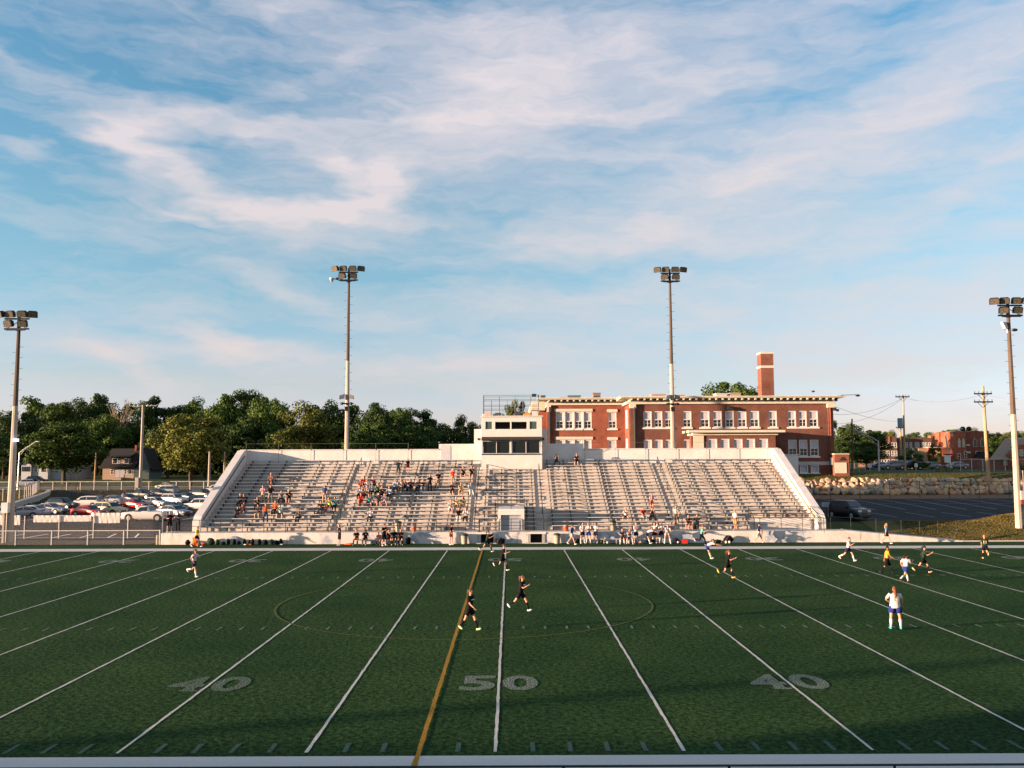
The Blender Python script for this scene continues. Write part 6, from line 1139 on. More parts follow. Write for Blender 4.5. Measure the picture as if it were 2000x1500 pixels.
def person_meshes(key, P):
    """key -> dict of meshes for a pose + outfit cut"""
    if key in PM: return PM[key]
    J = fk(P); skin_mesh.J = J; fat = P.get('fat', 1.0); M = {}; female = P.get('fem', True)
    rad = {'pel': .105 * fat, 'waist': .095 * fat, 'chest': .105 * fat, 'neck': .052, 'hipL': .085 * fat, 'hipR': .085 * fat, 'knL': .052 * fat ** .5, 'knR': .052 * fat ** .5, 'anL': .035, 'anR': .035, 'shL': .052, 'shR': .052, 'elL': .036, 'elR': .036, 'wrL': .025, 'wrR': .025, 'toeL': .028, 'toeR': .028}
    J['nk2'] = J['neck'] + J['hu'] * .09; rad['nk2'] = .048
    for s in 'LR': J['cf' + s] = J['kn' + s].lerp(J['an' + s], .3) + Vector((0, .012, 0)); rad['cf' + s] = .053 * fat ** .5; J['th' + s] = J['hip' + s].lerp(J['kn' + s], .4); rad['th' + s] = .074 * fat
    vs, fs = skin_mesh([['pel', 'waist', 'chest', 'neck', 'nk2'], ['pel', 'hipL', 'thL', 'knL', 'cfL', 'anL', 'toeL'], ['pel', 'hipR', 'thR', 'knR', 'cfR', 'anR', 'toeR'], ['chest', 'shL', 'elL', 'wrL'], ['chest', 'shR', 'elR', 'wrR']], rad, None)
    b = MB(); b.add(vs, fs); hd = J['head']; hu = J['hu']; fwd = Vector((0, -cos(R(P.get('nod', 5))), -sin(R(P.get('nod', 5))))); ty = R(P.get('turn', 0)); MH = Matrix.Rotation(ty, 3, 'Z') @ Matrix.Rotation(math.asin(max(-1, min(1, -hu.y))), 3, 'X')
    def hf(d):
        k = 1.0
        if d.y < -.2 and d.z < -.2: k *= 1.0 + .05 * (-d.z)                # jaw and chin
        if abs(d.x) < .22 and d.y < -.8 and -.35 < d.z < .12: k *= 1.16       # nose
        if .15 < abs(d.x) < .55 and d.y < -.6 and .0 < d.z < .28: k *= .95    # eye sockets
        if d.z < -.5 and d.y > -.1: k *= .86
        return k
    b.ball(hd, (.076, .094, .118), 14, 11, M=MH, fn=hf)
    for s in (-1, 1): b.ball(hd + MH @ Vector((s * .077, .008, -.005)), (.012, .022, .032), 6, 5, M=MH)
    hand(b, J, 'L', 1); hand(b, J, 'R', -1); M['body'] = b
    e = MB()
    for s in (-1, 1): e.ball(hd + MH @ Vector((s * .030, -.082, .012)), (.013, .008, .008), 6, 4, M=MH)
    e.ball(hd + MH @ Vector((0, -.086, -.055)), (.024, .008, .006), 6, 4, M=MH); M['face_features'] = e
    # shirt: an oval-section trunk and two sleeves
    b = MB(); up = J['up']; c0 = J['pel']; fx = fat; bl = P.get('shirt_len', .0); sit = P.get('sit', False)
    bot = (-.06 if not sit else .02) - P.get('loose', 0)
    b.rings([ring(c0 + up * z, up, rx * fx, ry * fx, 14) for z, rx, ry in ((bot - .0, .165 + P.get('loose', 0) * .5, .122 + P.get('loose', 0) * .6), (bot + .05, .163 + P.get('loose', 0) * .45, .120 + P.get('loose', 0) * .5), (.15, .148, .112), (.28, .160, .120), (.38, .178, .122), (.455, .165, .100), (.495, .095, .075), (.515, .058, .055))])
    long_ = P.get('long', False)
    for s in 'LR':
        sh, el, wr = J['sh' + s], J['el' + s], J['wr' + s]; inn = sh.lerp(J['chest'] + up * .1, .35)
        if long_: limb(b, [inn, sh, sh.lerp(el, .5), el, el.lerp(wr, .5), wr], [.075, .070, .058, .052, .044, .036])
        else: limb(b, [inn, sh, sh.lerp(el, .35), sh.lerp(el, .72)], [.075, .072, .064, .062])
    M['shirt'] = b
    leg = P.get('leg', 'shorts'); b = MB(); top = .10
    b.rings([ring(c0 + up * z, up, rx * fx, ry * fx, 14) for z, rx, ry in ((top, .146, .110), (.04, .160, .122), (-.03, .172, .128), (-.10, .150, .115))])
    for s in 'LR':
        hp, kn, an = J['hip' + s], J['kn' + s], J['an' + s]
        if leg == 'shorts': limb(b, [hp + (hp - kn).normalized() * .02, hp.lerp(kn, .2), hp.lerp(kn, .58)], [.098 * fat, .105 * fat, .103 * fat])
        elif leg == 'long_shorts': limb(b, [hp, hp.lerp(kn, .3), hp.lerp(kn, .95)], [.098 * fat, .098 * fat, .085 * fat])
        else: limb(b, [hp, hp.lerp(kn, .35), kn, kn.lerp(an, .4), kn.lerp(an, .97)], [.096 * fat, .092 * fat, .070 * fat, .068, .056])
    M['trousers' if leg == 'pants' else 'shorts'] = b
    if P.get('socks'):
        b = MB()
        for s in 'LR': limb(b, [J['kn' + s].lerp(J['an' + s], .18), J['cf' + s] + (J['an' + s] - J['kn' + s]) * .05, J['kn' + s].lerp(J['an' + s], .7), J['an' + s]], [.056 * fat ** .5, .062 * fat ** .5, .048, .040])
        M['socks'] = b
    for s in 'LR':
        b = MB(); a, t = J['heel' + s], J['toe' + s]; d = (t - a).normalized(); u = Vector((0, 0, 1)); sd_ = d.cross(u).normalized(); u = sd_.cross(d); Mf = Matrix((d, sd_, u)).transposed(); b.ball(a.lerp(t, .45) + u * .008, (.138, .048, .045), 10, 6, M=Mf).ball(a.lerp(t, .18) + u * .03, (.06, .042, .05), 8, 5, M=Mf); M['shoe' + s] = b
    hr = P.get('hair', 'tail'); b = MB(); b.ball(hd + MH @ Vector((0, .014, .020)), (.086, .100, .112), 12, 9, M=MH, fn=lambda d: .80 if (d.y < -.55 and d.z < .55) else (.8 if d.z < -.55 else 1.0))
    if hr == 'tail': limb(b, [hd + MH @ Vector((0, .10, .06)), hd + MH @ Vector((0, .15, .03)), hd + MH @ Vector((.01, .16, -.08)), hd + MH @ Vector((.01, .13, -.22))], [.028, .038, .036, .012], 7)
    elif hr == 'long': limb(b, [hd + MH @ Vector((0, .05, .05)), hd + MH @ Vector((0, .08, -.05)), hd + MH @ Vector((.01, .12, -.16)), hd + MH @ Vector((-.01, .13, -.26)), hd + MH @ Vector((0, .12, -.36))], [.07, .078, .066, .05, .02], 9)
    elif hr == 'bun': b.ball(hd + MH @ Vector((0, .10, .10)), .045, 8, 6)
    M['hair'] = b
    if P.get('cap'): b = MB(); b.ball(hd + MH @ Vector((0, .004, .035)), (.092, .106, .10), 12, 8, M=MH, fn=lambda d: 1 if d.z > -.1 else .75); b.ball(hd + MH @ Vector((0, -.12, .045)), (.07, .07, .012), 8, 5, M=MH); M['cap'] = b
    zmin = min(J['toeL'].z, J['toeR'].z, J['heelL'].z, J['heelR'].z) - .045; oz = -zmin
    if P.get('sit'): oz = .42 + .085 + .04 if not P.get('low') else .10
    s = P.get('h', 1.0); out = {}
    for k, b in M.items():
        nm = 'shoe' if k.startswith('shoe') else k; b.v = [(x * s, y * s, (z + oz) * s if not P.get('sit') else z * s + oz) for x, y, z in b.v]; out[k] = b.mesh(nm, SKIN[0], True)
    out['_n'] = P.get('num'); out['_J'] = (J, oz, s, fat); PM[key] = out; return out
SKIN = [mat('skin', c, .6, .05, 20, spec=.3) for c in ((.50, .24, .15), (.56, .31, .21), (.30, .14, .08))]
HAIRC = {'dark': (.018, .012, .010), 'brown': (.07, .032, .016), 'red': (.13, .045, .018), 'blond': (.30, .17, .07), 'grey': (.36, .33, .31), 'black': (.008, .007, .007)}
HM = {k: mat('hair', c, .6, .2, 30, .3, 60) for k, c in HAIRC.items()}
SHOEM = {}
def shoe(c):
    if c not in SHOEM: SHOEM[c] = plain('shoe', c, .5)
    return SHOEM[c]
def person(loc, rz, pose, key, label, shirt, legs, hair='brown', shoes=(.5, .48, .45), socks=None, cap=None, skin=0, group='people', name='person', num=None, numcol=(.5, .5, .45), sc_=1.0, crest=None):
    ms = person_meshes(key, pose); t = thing(name, label, 'person', loc, R(rz), group); t.scale = (sc_,) * 3
    for k, me in ms.items():
        if k.startswith('_'): continue
        m_ = {'body': SKIN[skin], 'face_features': HM['dark'], 'shirt': cloth(shirt), 'trousers': cloth(legs), 'shorts': cloth(legs), 'socks': cloth(socks) if socks else None, 'hair': HM[hair], 'cap': cloth(cap) if cap else None}.get(k) or shoe(shoes)
        o = link(me.name.split('.')[0], me, t); o.material_slots[0].link = 'OBJECT'; o.material_slots[0].material = m_
    J, oz, s, fat = ms['_J']
    if num:                                  # shirt number across the back
        cu = bpy.data.curves.new('n', 'FONT'); cu.body = num; cu.size = .26; cu.align_x = 'CENTER'; cu.align_y = 'CENTER'; cu.offset = .006; o_ = bpy.data.objects.new('n', cu); COL.objects.link(o_); me = bpy.data.meshes.new_from_object(o_.evaluated_get(bpy.context.evaluated_depsgraph_get())); bpy.data.objects.remove(o_)
        c = J['chest'] * .85
        for v in me.vertices: x, y = v.co.x, v.co.y; v.co = Vector((-x, (.127 * fat + .004) * math.sqrt(max(.1, 1 - (x / (.19 * fat)) ** 2)) + c.y, c.z + y)); v.co.z = (v.co.z + oz) * s; v.co.x *= s; v.co.y *= s
        me.materials.clear(); me.materials.append(plain('shirt_number', numcol, .8)); link('shirt_number', me, t)
    if crest:
        c = J['chest']; bb = MB(); y = c.y - .125 * fat; bb.box(-.10, .10, y - .012, y - .004, c.z - .005, c.z + .035); bb.v = [(x * s, yy * s, (z + oz) * s) for x, yy, z in bb.v]; bb.build('chest_lettering', plain('white_print', (.6, .6, .6), .7), t, world=False)
    return t
# poses
def PS(**k): d = dict(lL=(0, 6, 2), lR=(0, 6, 2), aL=(5, 10, 15, 5), aR=(5, 10, 15, 5)); d.update(k); return d
SITS = [PS(sit=True, lean=12, lL=(82, 10, 80), lR=(82, 10, 80), aL=(35, 12, 60, 25), aR=(35, 12, 60, 25)), PS(sit=True, lean=24, lL=(80, 16, 84), lR=(84, 14, 76), aL=(45, 18, 50, 30), aR=(48, 16, 45, 30), nod=-2), PS(sit=True, lean=4, lL=(86, 6, 62), lR=(84, 8, 90), aL=(15, 20, 80, 30), aR=(30, 15, 40, 10), turn=20), PS(sit=True, lean=30, lL=(82, 18, 88), lR=(82, 18, 88), aL=(62, 10, 70, 20), aR=(58, 12, 74, 25), nod=0), PS(sit=True, lean=16, lL=(84, 2, 70), lR=(90, 10, 96), aL=(25, 22, 95, 40), aR=(38, 10, 55, 20), turn=-25)]
STD = [PS(lL=(4, 7, 4), lR=(-3, 6, 3), aL=(8, 10, 18, 4), aR=(12, 8, 25, 6)), PS(lL=(2, 8, 2), lR=(0, 6, 3), aL=(22, 16, 105, 55), aR=(24, 16, 105, 55), turn=15), PS(lL=(5, 9, 5), lR=(-2, 9, 2), aL=(-12, 38, 75, 60), aR=(6, 8, 20, 4)), PS(lL=(3, 6, 2), lR=(2, 10, 6), aL=(10, 10, 70, 30), aR=(8, 12, 95, 30), turn=-15)]
def mk(base, **k): d = dict(base); d.update(k); return d
CUTS = {'s': dict(leg='shorts'), 'l': dict(leg='long_shorts'), 'p': dict(leg='pants')}
WHI = (.52, .48, .46); BK = (.006, .006, .008); NV = (.008, .013, .045); RD = (.38, .025, .02); OR = (.55, .10, .025); LB = (.30, .40, .56); TE = (.03, .22, .21); GN = (.02, .16, .08); KH = (.34, .24, .15); JE = (.035, .05, .085); DG = (.032, .036, .04); GR = (.22, .22, .23); MA = (.17, .02, .03); YE = (.50, .36, .05); MI = (.30, .50, .38); TN = (.36, .27, .14); PK = (.50, .28, .30)
def row_at(x, y_px, seat=True):
    best = min(range(NR), key=lambda k: abs(proj((x, bench_y(k), bench_z(k) if seat else tread_z(k)))[1] - y_px)); return best
cnt = [0]
def spectator(px, y, kind, shirt, legs, cut, hair, label, v=None, cap=None, skin=0, sc_=1.0, rz=None, shoes=(.08, .07, .07), group='spectators on the stand'):
    i = cnt[0]; cnt[0] += 1; rr = random.Random(i * 7 + 1); v = i if v is None else v; rz = rr.uniform(-18, 18) if rz is None else rz; hs = ['short', 'long', 'tail', 'bun'][{'dark': 0, 'grey': 0, 'black': 0}.get(hair, 1 + i % 2)] if hair != 'blond' else 'long'
    X0 = XX(px, 12, y); k = row_at(X0, y, kind == 'sit'); Yb = bench_y(k); X0 = XX(px, Yb, y)
    if kind == 'sit': base = mk(SITS[v % 5], hair=hs, **CUTS[cut]); key = ('sit', v % 5, cut, hs, bool(cap)); z = bench_z(k) - .42; base['cap'] = cap; loc = (X0, Yb + .0, z)
    else: base = mk(STD[v % 4], hair=hs, **CUTS[cut]); key = ('std', v % 4, cut, hs, bool(cap)); base['cap'] = cap; loc = (X0, Yb - .30, tread_z(k))
    return person(loc, rz, base, key, label, shirt, legs, hair, shoes, cap=cap, skin=skin, group=group, name='spectator', sc_=sc_)
def c2(x, y): return 380 + x / 5.882, 860 + y / 5.882
def c3(x, y): return 660 + x / 6.523, 860 + y / 6.523
def c4(x, y): return 1040 + x / 6.25, 860 + y / 6.25
def c6(x, y): return 1340 + x / 6.523, 860 + y / 6.523
for cc, x, y, kind, sh_, lg, cut, hr, lb, kw in [
    (c2, 885, 488, 'sit', (.20, .10, .09), BK, 's', 'grey', 'seated person in a dark plaid top, highest of the far left group', {}),
    (c2, 795, 735, 'std', PK, KH, 'p', 'dark', 'standing person in a pinkish top and beige trousers on the left block', {}), (c2, 880, 735, 'std', BK, GR, 'l', 'dark', 'standing person in black shirt and grey shorts beside the pinkish top', {}),
    (c2, 995, 690, 'sit', (.16, .20, .24), BK, 'p', 'dark', 'seated broad person in grey-blue shirt right of the standing pair', {}), (c2, 1085, 695, 'sit', BK, BK, 's', 'brown', 'seated person in black with a white cap right of the grey-blue shirt', dict(cap=(.55, .5, .45))),
    (c2, 530, 735, 'sit', BK, DG, 'p', 'blond', 'long-haired blond person in black, leftmost seated pair', {}), (c2, 582, 738, 'sit', BK, BK, 's', 'brown', 'dark-haired person in black beside the leftmost blond one', {}), (c2, 495, 850, 'sit', BK, DG, 'p', 'brown', 'small person in black seated lowest at the far left', dict(sc_=.85)), (c2, 565, 815, 'sit', (.10, .02, .02), BK, 's', 'dark', 'child in dark red seated in front of the leftmost pair', dict(sc_=.8)),
    (c2, 728, 757, 'sit', BK, BK, 'p', 'blond', 'blond person in black directly behind a man in khaki', {}), (c2, 735, 836, 'sit', DG, TN, 'l', 'dark', 'person in dark shirt and khaki shorts left of the orange standing one', {}), (c2, 825, 965, 'std', OR, JE, 'p', 'dark', 'standing person in orange shirt and jeans low on the left block', dict(v=2)),
    (c2, 930, 820, 'sit', OR, BK, 'p', 'red', 'seated person in orange top on the left block', {}), (c2, 990, 866, 'sit', MI, DG, 'l', 'dark', 'seated person in mint shirt just below the orange top', dict(skin=1)), (c2, 1200, 917, 'sit', (.09, .09, .08), BK, 'p', 'dark', 'lone seated man in grey and black low on the left block', {}),
    (c2, 1500, 715, 'std', (.03, .10, .27), KH, 'p', 'dark', 'standing person in bright blue shirt beside the first aisle', dict(v=0)), (c2, 1468, 785, 'sit', BK, JE, 'p', 'dark', 'person in black and jeans seated under the bright blue shirt', {}), (c2, 1506, 783, 'sit', RD, BK, 's', 'brown', 'small child in red below the bright blue shirt', dict(sc_=.7)), (c2, 1557, 742, 'sit', (.38, .46, .06), BK, 's', 'blond', 'person in yellow-green top near the first aisle', {}), (c2, 1616, 740, 'sit', TE, BK, 'p', 'dark', 'person in teal top nearest the first aisle', {}),
    (c3, 290, 612, 'sit', (.30, .10, .08), PK, 's', 'red', 'red-haired person in patterned top at the left of the crowd', {}), (c3, 336, 592, 'sit', RD, BK, 'p', 'red', 'person in red partly hidden at the upper left of the crowd', {}), (c3, 372, 594, 'sit', (.42, .40, .38), KH, 's', 'dark', 'person in pale top with dark hair at the upper left of the crowd', {}), (c3, 465, 572, 'sit', MA, BK, 'p', 'black', 'man in maroon shirt highest in the left crowd', {}),
    (c3, 287, 712, 'sit', LB, BK, 'p', 'dark', 'person in light blue shirt above the red shorts', {}), (c3, 328, 700, 'sit', RD, DG, 'p', 'red', 'person in red seated right behind the light blue shirt', dict(sc_=.9)), (c3, 380, 692, 'sit', GR, BK, 'p', 'grey', 'grey-haired person in grey in the middle of the crowd', {}), (c3, 440, 672, 'sit', (.10, .14, .20), BK, 'p', 'dark', 'person in slate blue in the middle of the crowd', {}), (c3, 510, 662, 'sit', GN, BK, 'p', 'red', 'red-haired person in green shirt in the crowd', {}), (c3, 570, 702, 'sit', BK, BK, 'p', 'dark', 'person in black below the green shirt', {}),
    (c3, 296, 806, 'sit', RD, RD, 'l', 'dark', 'man in red shirt and red shorts, front left of the crowd', {}), (c3, 405, 802, 'sit', (.04, .25, .33), DG, 'l', 'brown', 'person in teal blue leaning in, front row of the crowd', dict(v=3)), (c3, 521, 792, 'sit', (.07, .05, .05), BK, 's', 'brown', 'long-haired person in brown top, front row of the crowd', {}), (c3, 603, 800, 'sit', (.36, .33, .38), (.36, .33, .38), 's', 'grey', 'grey-haired person in pale patterned dress, front row of the crowd', {}), (c3, 665, 712, 'sit', LB, BK, 'p', 'brown', 'broad person in pale blue shirt at the right of the crowd', dict(v=1)), (c3, 655, 642, 'sit', BK, BK, 'p', 'red', 'small red-haired person in black behind the broad pale blue shirt', dict(sc_=.8)),
    (c3, 735, 612, 'sit', (.38, .44, .56), JE, 'p', 'dark', 'large person in pale blue above the crowd, start of the upper row', dict(v=0)), (c3, 808, 592, 'sit', (.36, .32, .30), BK, 's', 'red', 'red-haired person in pale patterned top in the upper row', {}), (c3, 860, 622, 'sit', DG, DG, 'p', 'brown', 'person in charcoal with brown hair in the upper row', {}), (c3, 930, 622, 'sit', BK, BK, 'p', 'brown', 'person in black with folded arms, right of the charcoal one', {}), (c3, 1032, 602, 'sit', NV, BK, 'p', 'dark', 'person in dark navy left of the standing pair', {}), (c3, 1080, 602, 'sit', DG, (.30, .34, .40), 'p', 'dark', 'person in dark top and pale trousers left of the standing pair', {}),
    (c3, 1175, 652, 'std', BK, BK, 'p', 'red', 'standing person all in black in the upper middle', dict(v=3)), (c3, 1280, 642, 'std', NV, KH, 'l', 'dark', 'standing man in navy shirt and khaki shorts', dict(v=3)), (c3, 1465, 600, 'std', RD, KH, 's', 'grey', 'standing person in red top and white hat', dict(cap=(.6, .55, .5), sc_=.93)), (c3, 1462, 662, 'sit', BK, BK, 's', 'red', 'person in black below the red top and white hat', {}), (c3, 1565, 647, 'sit', TN, TN, 's', 'brown', 'person in tan seated right of the red top', {}), (c3, 1690, 640, 'sit', (.28, .42, .48), WHI, 'p', 'brown', 'person in pale blue and white trousers near the second aisle', {}),
    (c3, 1605, 452, 'sit', BK, BK, 's', 'dark', 'left one of two people in black high up by the press box', {}), (c3, 1707, 458, 'sit', BK, BK, 's', 'brown', 'right one of two people in black high up by the press box', {}), (c3, 775, 440, 'std', (.03, .06, .10), (.03, .12, .14), 'l', 'red', 'taller child standing high on the stand in navy', dict(sc_=.92)), (c3, 895, 398, 'std', BK, (.10, .02, .03), 's', 'red', 'smaller child standing high on the stand in black', dict(sc_=.82)),
    (c3, 1435, 862, 'sit', (.45, .38, .36), WHI, 's', 'grey', 'grey-haired person in pale top, left of three elders', {}), (c3, 1520, 852, 'sit', (.42, .32, .14), TN, 'l', 'grey', 'person in sandy yellow with white cap, middle of three elders', dict(cap=(.55, .5, .45))), (c3, 1600, 852, 'sit', (.20, .18, .09), TN, 'l', 'brown', 'man in olive tan, right of three elders', {}), (c3, 1540, 1002, 'sit', BK, WHI, 'p', 'dark', 'long-haired person in black and white near the second aisle', dict(v=2)), (c3, 1635, 1000, 'sit', WHI, BK, 'p', 'brown', 'person in white shirt and black trousers near the second aisle', {}), (c3, 420, 1012, 'sit', (.42, .42, .46), BK, 'p', 'dark', 'lone person in white shirt and black trousers below the crowd', dict(v=4)),
    (c4, 290, 252, 'sit', (.03, .11, .17), (.02, .03, .03), 'p', 'dark', 'person in teal blue against the back wall right of the press box', {}), (c4, 540, 252, 'sit', BK, BK, 's', 'red', 'person in black vest alone on the top bench', dict(v=1)), (c4, 1450, 830, 'std', PK, (.20, .03, .03), 's', 'red', 'child in pink patterned top on the right side', dict(sc_=.85)), (c4, 1140, 926, 'sit', (.48, .42, .40), BK, 's', 'blond', 'person in white leaning forward on the right side', dict(v=3)), (c4, 1350, 926, 'sit', RD, GR, 'p', 'dark', 'person in red shirt and grey jeans on the right side', {}), (c4, 1460, 932, 'sit', DG, BK, 'p', 'brown', 'person in grey and black beside the red shirt', {}), (c4, 1745, 1040, 'std', (.36, .38, .36), (.07, .08, .05), 'l', 'brown', 'standing man in pale shirt and olive shorts by the fourth aisle', dict(v=0)),
    (c4, 1908, 1056, 'sit', (.48, .30, .25), BK, 's', 'black', 'person in pink at the low bench right of the fourth aisle', {}), (c6, 30, 1075, 'sit', BK, PK, 's', 'brown', 'person in black and pale shorts on the lowest right bench', {}), (c6, 140, 1085, 'sit', (.03, .035, .04), BK, 'p', 'brown', 'person in dark clothes with a child on the lap, lowest right bench', {})]:
    px, py = cc(x, y); spectator(px, py, kind, sh_, lg, cut, hr, lb, **kw)
def stander(px, py, Y, z, pose, key, label, shirt, legs, hair, rz=0, **k):
    X0 = XX(px, Y, py); return person((X0, Y, z), rz, pose, key, label, shirt, legs, hair, **k)
stander(1436.6, 1038, 6.45, z0, mk(STD[0], leg='long_shorts', hair='short'), ('w', 1), 'man in pale shirt and tan shorts walking along the top of the plinth wall', (.40, .38, .38), (.40, .26, .10), 'blond', -60, group='people on the walkway'); stander(331, 1038, 6.5, z0, mk(STD[3], leg='long_shorts', hair='short'), ('w', 2), 'man in black shirt and shorts at the left end of the walkway', BK, BK, 'brown', 30, group='people on the walkway'); stander(347, 1038, 6.5, z0, mk(STD[1], leg='pants', hair='short', fat=1.12), ('w', 3), 'broad man in navy shirt and black trousers at the left end of the walkway', NV, BK, 'dark', -20, group='people on the walkway', sc_=1.02)
p = ground_at(240, 983); person(p, 20, mk(STD[0], leg='long_shorts', hair='short'), ('w', 4), 'person in white among the parked cars', WHI, TN, 'brown', group='people in the car park')
# touchline
WALK = PS(lL=(26, 3, 8, 12), lR=(-20, 3, 22, -28), aL=(-24, 8, 15, 4), aR=(26, 8, 28, 6), lean=4); WALK2 = PS(lL=(-20, 3, 20, -26), lR=(24, 3, 6, 10), aL=(24, 8, 28, 6), aR=(-24, 8, 15, 4), lean=4)
RUN = PS(lL=(34, 3, 26, 8), lR=(-18, 3, 78, -60), aL=(-34, 12, 75, 10), aR=(30, 12, 85, 20), lean=12); RUN2 = PS(lL=(-16, 3, 70, -55), lR=(26, 3, 18, 6), aL=(32, 12, 85, 20), aR=(-30, 12, 70, 10), lean=10); STRIDE = PS(lL=(36, 3, 22, 14), lR=(-32, 3, 34, -45), aL=(-38, 14, 70, 10), aR=(36, 12, 85, 20), lean=10); BEND = PS(lL=(24, 6, 6, 0), lR=(22, 6, 4, 0), aL=(78, 6, 5, 4), aR=(74, 6, 8, 4), lean=66, nod=-20); HIPS = PS(lL=(2, 8, 2), lR=(0, 9, 3), aR=(5, 22, 20, 8), aL=(-22, 42, 70, 75), lean=0, fat=1.3, loose=.025); ARMSUP = PS(lL=(3, 7, 3), lR=(0, 7, 3), aL=(140, 22, 95, 30), aR=(20, 14, 90, 20)); STOUCH = PS(lL=(3, 9, 3), lR=(2, 9, 3), aL=(20, 16, 100, 60), aR=(18, 16, 100, 60), hair='tail')
KIT = dict(leg='shorts', socks=True); SW = (.54, .52, .50); ROY = (.012, .032, .17)
T = 'team members by the plinth wall'
def side(px, py, pose, key, lb, sh_, lg, hr, rz, **k):
    p = atZ(px, py, 0); k.setdefault('group', T); return person((p.x, min(p.y, 5.0), 0), rz, pose, key, lb, sh_, lg, hr, **k)
r_ = side(384, 1069, mk(WALK, leg='shorts', socks=True, hair='short'), 'sd0', 'assistant referee in mustard shirt and black shorts walking by the bags', YE, BK, 'blond', 75, socks=BK)
fl_ = MB(); fx_, fy_ = r_.location.x, r_.location.y
vs = []
for i in range(5):
    for j in range(5): vs.append((fx_ - .28 + i * .11, fy_ - .22 + .05 * sin(i * 1.5 + j), .82 - j * .13 - i * .05))
fl_.add(vs, [(5 * i + j, 5 * i + j + 1, 5 * i + j + 6, 5 * i + j + 5) for i in range(4) for j in range(4)]); fl_.tube((fx_ - .30, fy_ - .2, .88), (fx_ + .2, fy_ - .26, .55), .012); o = fl_.build('line_flag', cloth((.60, .12, .02)), None, True); tag(o, 'orange cloth flag held by the assistant referee', 'flag')
side(663, 1066, mk(STD[3], leg='long_shorts', hair='short'), 'sd1', 'coach in black raising a hand, left of the black team bench', BK, BK, 'dark', -60, socks=None); side(750, 1066.5, mk(STD[1], leg='long_shorts', hair='short'), 'sd2', 'tall person in black standing before the seated black team', BK, BK, 'dark', 40, sc_=1.03); side(881, 1064.5, mk(STD[2], leg='shorts', hair='long'), 'sd3', 'long-haired person in black leaning to watch, alone left of the bin', BK, (.12, .02, .02), 'dark', 70)
def bsit(px, Yb, v, sh_, lg, hr, lb, socks=None, rz=0, **k): X0 = XX(px, Yb, 1052); return person((X0, Yb, 0), rz, mk(SITS[v], leg='shorts', socks=True, hair='tail'), ('bs', v), lb, sh_, lg, hr, socks=socks or BK, group=T, **k)
bsit(697, 4.85, 1, BK, (.40, .10, .05), 'red', 'red-haired player in black crouched at the left end of the black team'); bsit(714, 4.85, 4, BK, BK, 'dark', 'player in black shading the eyes, second of the black team'); bsit(760, 4.9, 3, BK, BK, 'dark', 'player in black right behind the tall standing one'); bsit(771, 4.9, 2, BK, BK, 'brown', 'player in black with pale shoes near the right end of their bench'); bsit(783, 4.9, 0, BK, BK, 'dark', 'rightmost seated player of the black team'); bsit(740, 4.95, 0, (.45, .12, .08), WHI, 'red', 'small child in orange behind the tall standing person', sc_=.78)
side(1117, 1064, mk(WALK2, leg='shorts', hair='short'), 'sd4', 'person in blue top and pale shorts walking right of the tunnels', (.02, .08, .22), (.42, .34, .34), 'dark', 70)
side(1138, 1061.5, mk(STD[3], hair='tail', **KIT), 'sd5', 'player in white with hand at the face, left of three', WHI, NV, 'brown', 15, socks=SW); side(1149.5, 1061.7, mk(STOUCH, **KIT), 'sd6', 'player in white with folded arms, middle of three', WHI, ROY, 'dark', -10, socks=SW); side(1163.5, 1061.7, mk(STD[0], hair='tail', **KIT), 'sd7', 'player in white with legs apart, right of three', WHI, NV, 'brown', -25, socks=SW)
bsit(1215, 4.9, 1, (.05, .06, .08), (.03, .04, .05), 'brown', 'dark seated player with white socks at the middle of the white team bench', SW); bsit(1229, 4.9, 3, (.25, .27, .32), NV, 'dark', 'seated player in grey-blue bib on the white team bench', SW)
side(1242.5, 1062, mk(STD[1], hair='short', **KIT), 'sd8', 'fair-haired player in white standing before the bench', WHI, NV, 'blond', 20, socks=SW, shoes=(.4, .04, .03)); side(1263, 1062, mk(BEND, hair='tail', **KIT), 'sd9', 'player in white bending down to pick something up', WHI, NV, 'red', 80, socks=SW); side(1278, 1060.7, mk(ARMSUP, hair='short', **KIT), 'sd10', 'player in white with one arm raised to the head', WHI, NV, 'dark', -15, socks=SW); side(1291.5, 1060.8, mk(STOUCH, **KIT), 'sd11', 'player in white with arms crossed and legs apart', WHI, NV, 'brown', 0, socks=SW); side(1303.5, 1062, mk(PS(lL=(8, 16, 4), lR=(8, 16, 4), aL=(50, 8, 20, 8), aR=(50, 8, 20, 8), lean=38, nod=0), hair='long', **KIT), 'sd12', 'red-haired player in white leaning on the knees', WHI, (.35, .30, .30), 'red', 0, socks=SW)
side(1370.5, 1065.5, mk(RUN, leg='pants', hair='short'), 'sd13', 'person in teal top and black trousers running with a ball', (.10, .34, .30), BK, 'red', 65); b_ = MB().ball((XX(1375.5, 3.0, 1048), 2.75, 1.02), .11, 14, 10).build('football', cloth((.04, .10, .05)), None, True); tag(b_, 'dark ball carried by the runner in teal', 'ball')
side(1482.5, 1060.8, mk(WALK, leg='long_shorts', hair='short'), 'sd14', 'person in navy shirt and white shorts walking along the right part of the wall', NV, (.56, .46, .36), 'black', 80, group='people walking by the wall'); side(1732, 1062.5, mk(WALK2, leg='shorts', hair='long'), 'sd15', 'blond person in blue shirt walking at the foot of the ramp', (.02, .13, .30), BK, 'blond', 80, group='people walking by the wall')
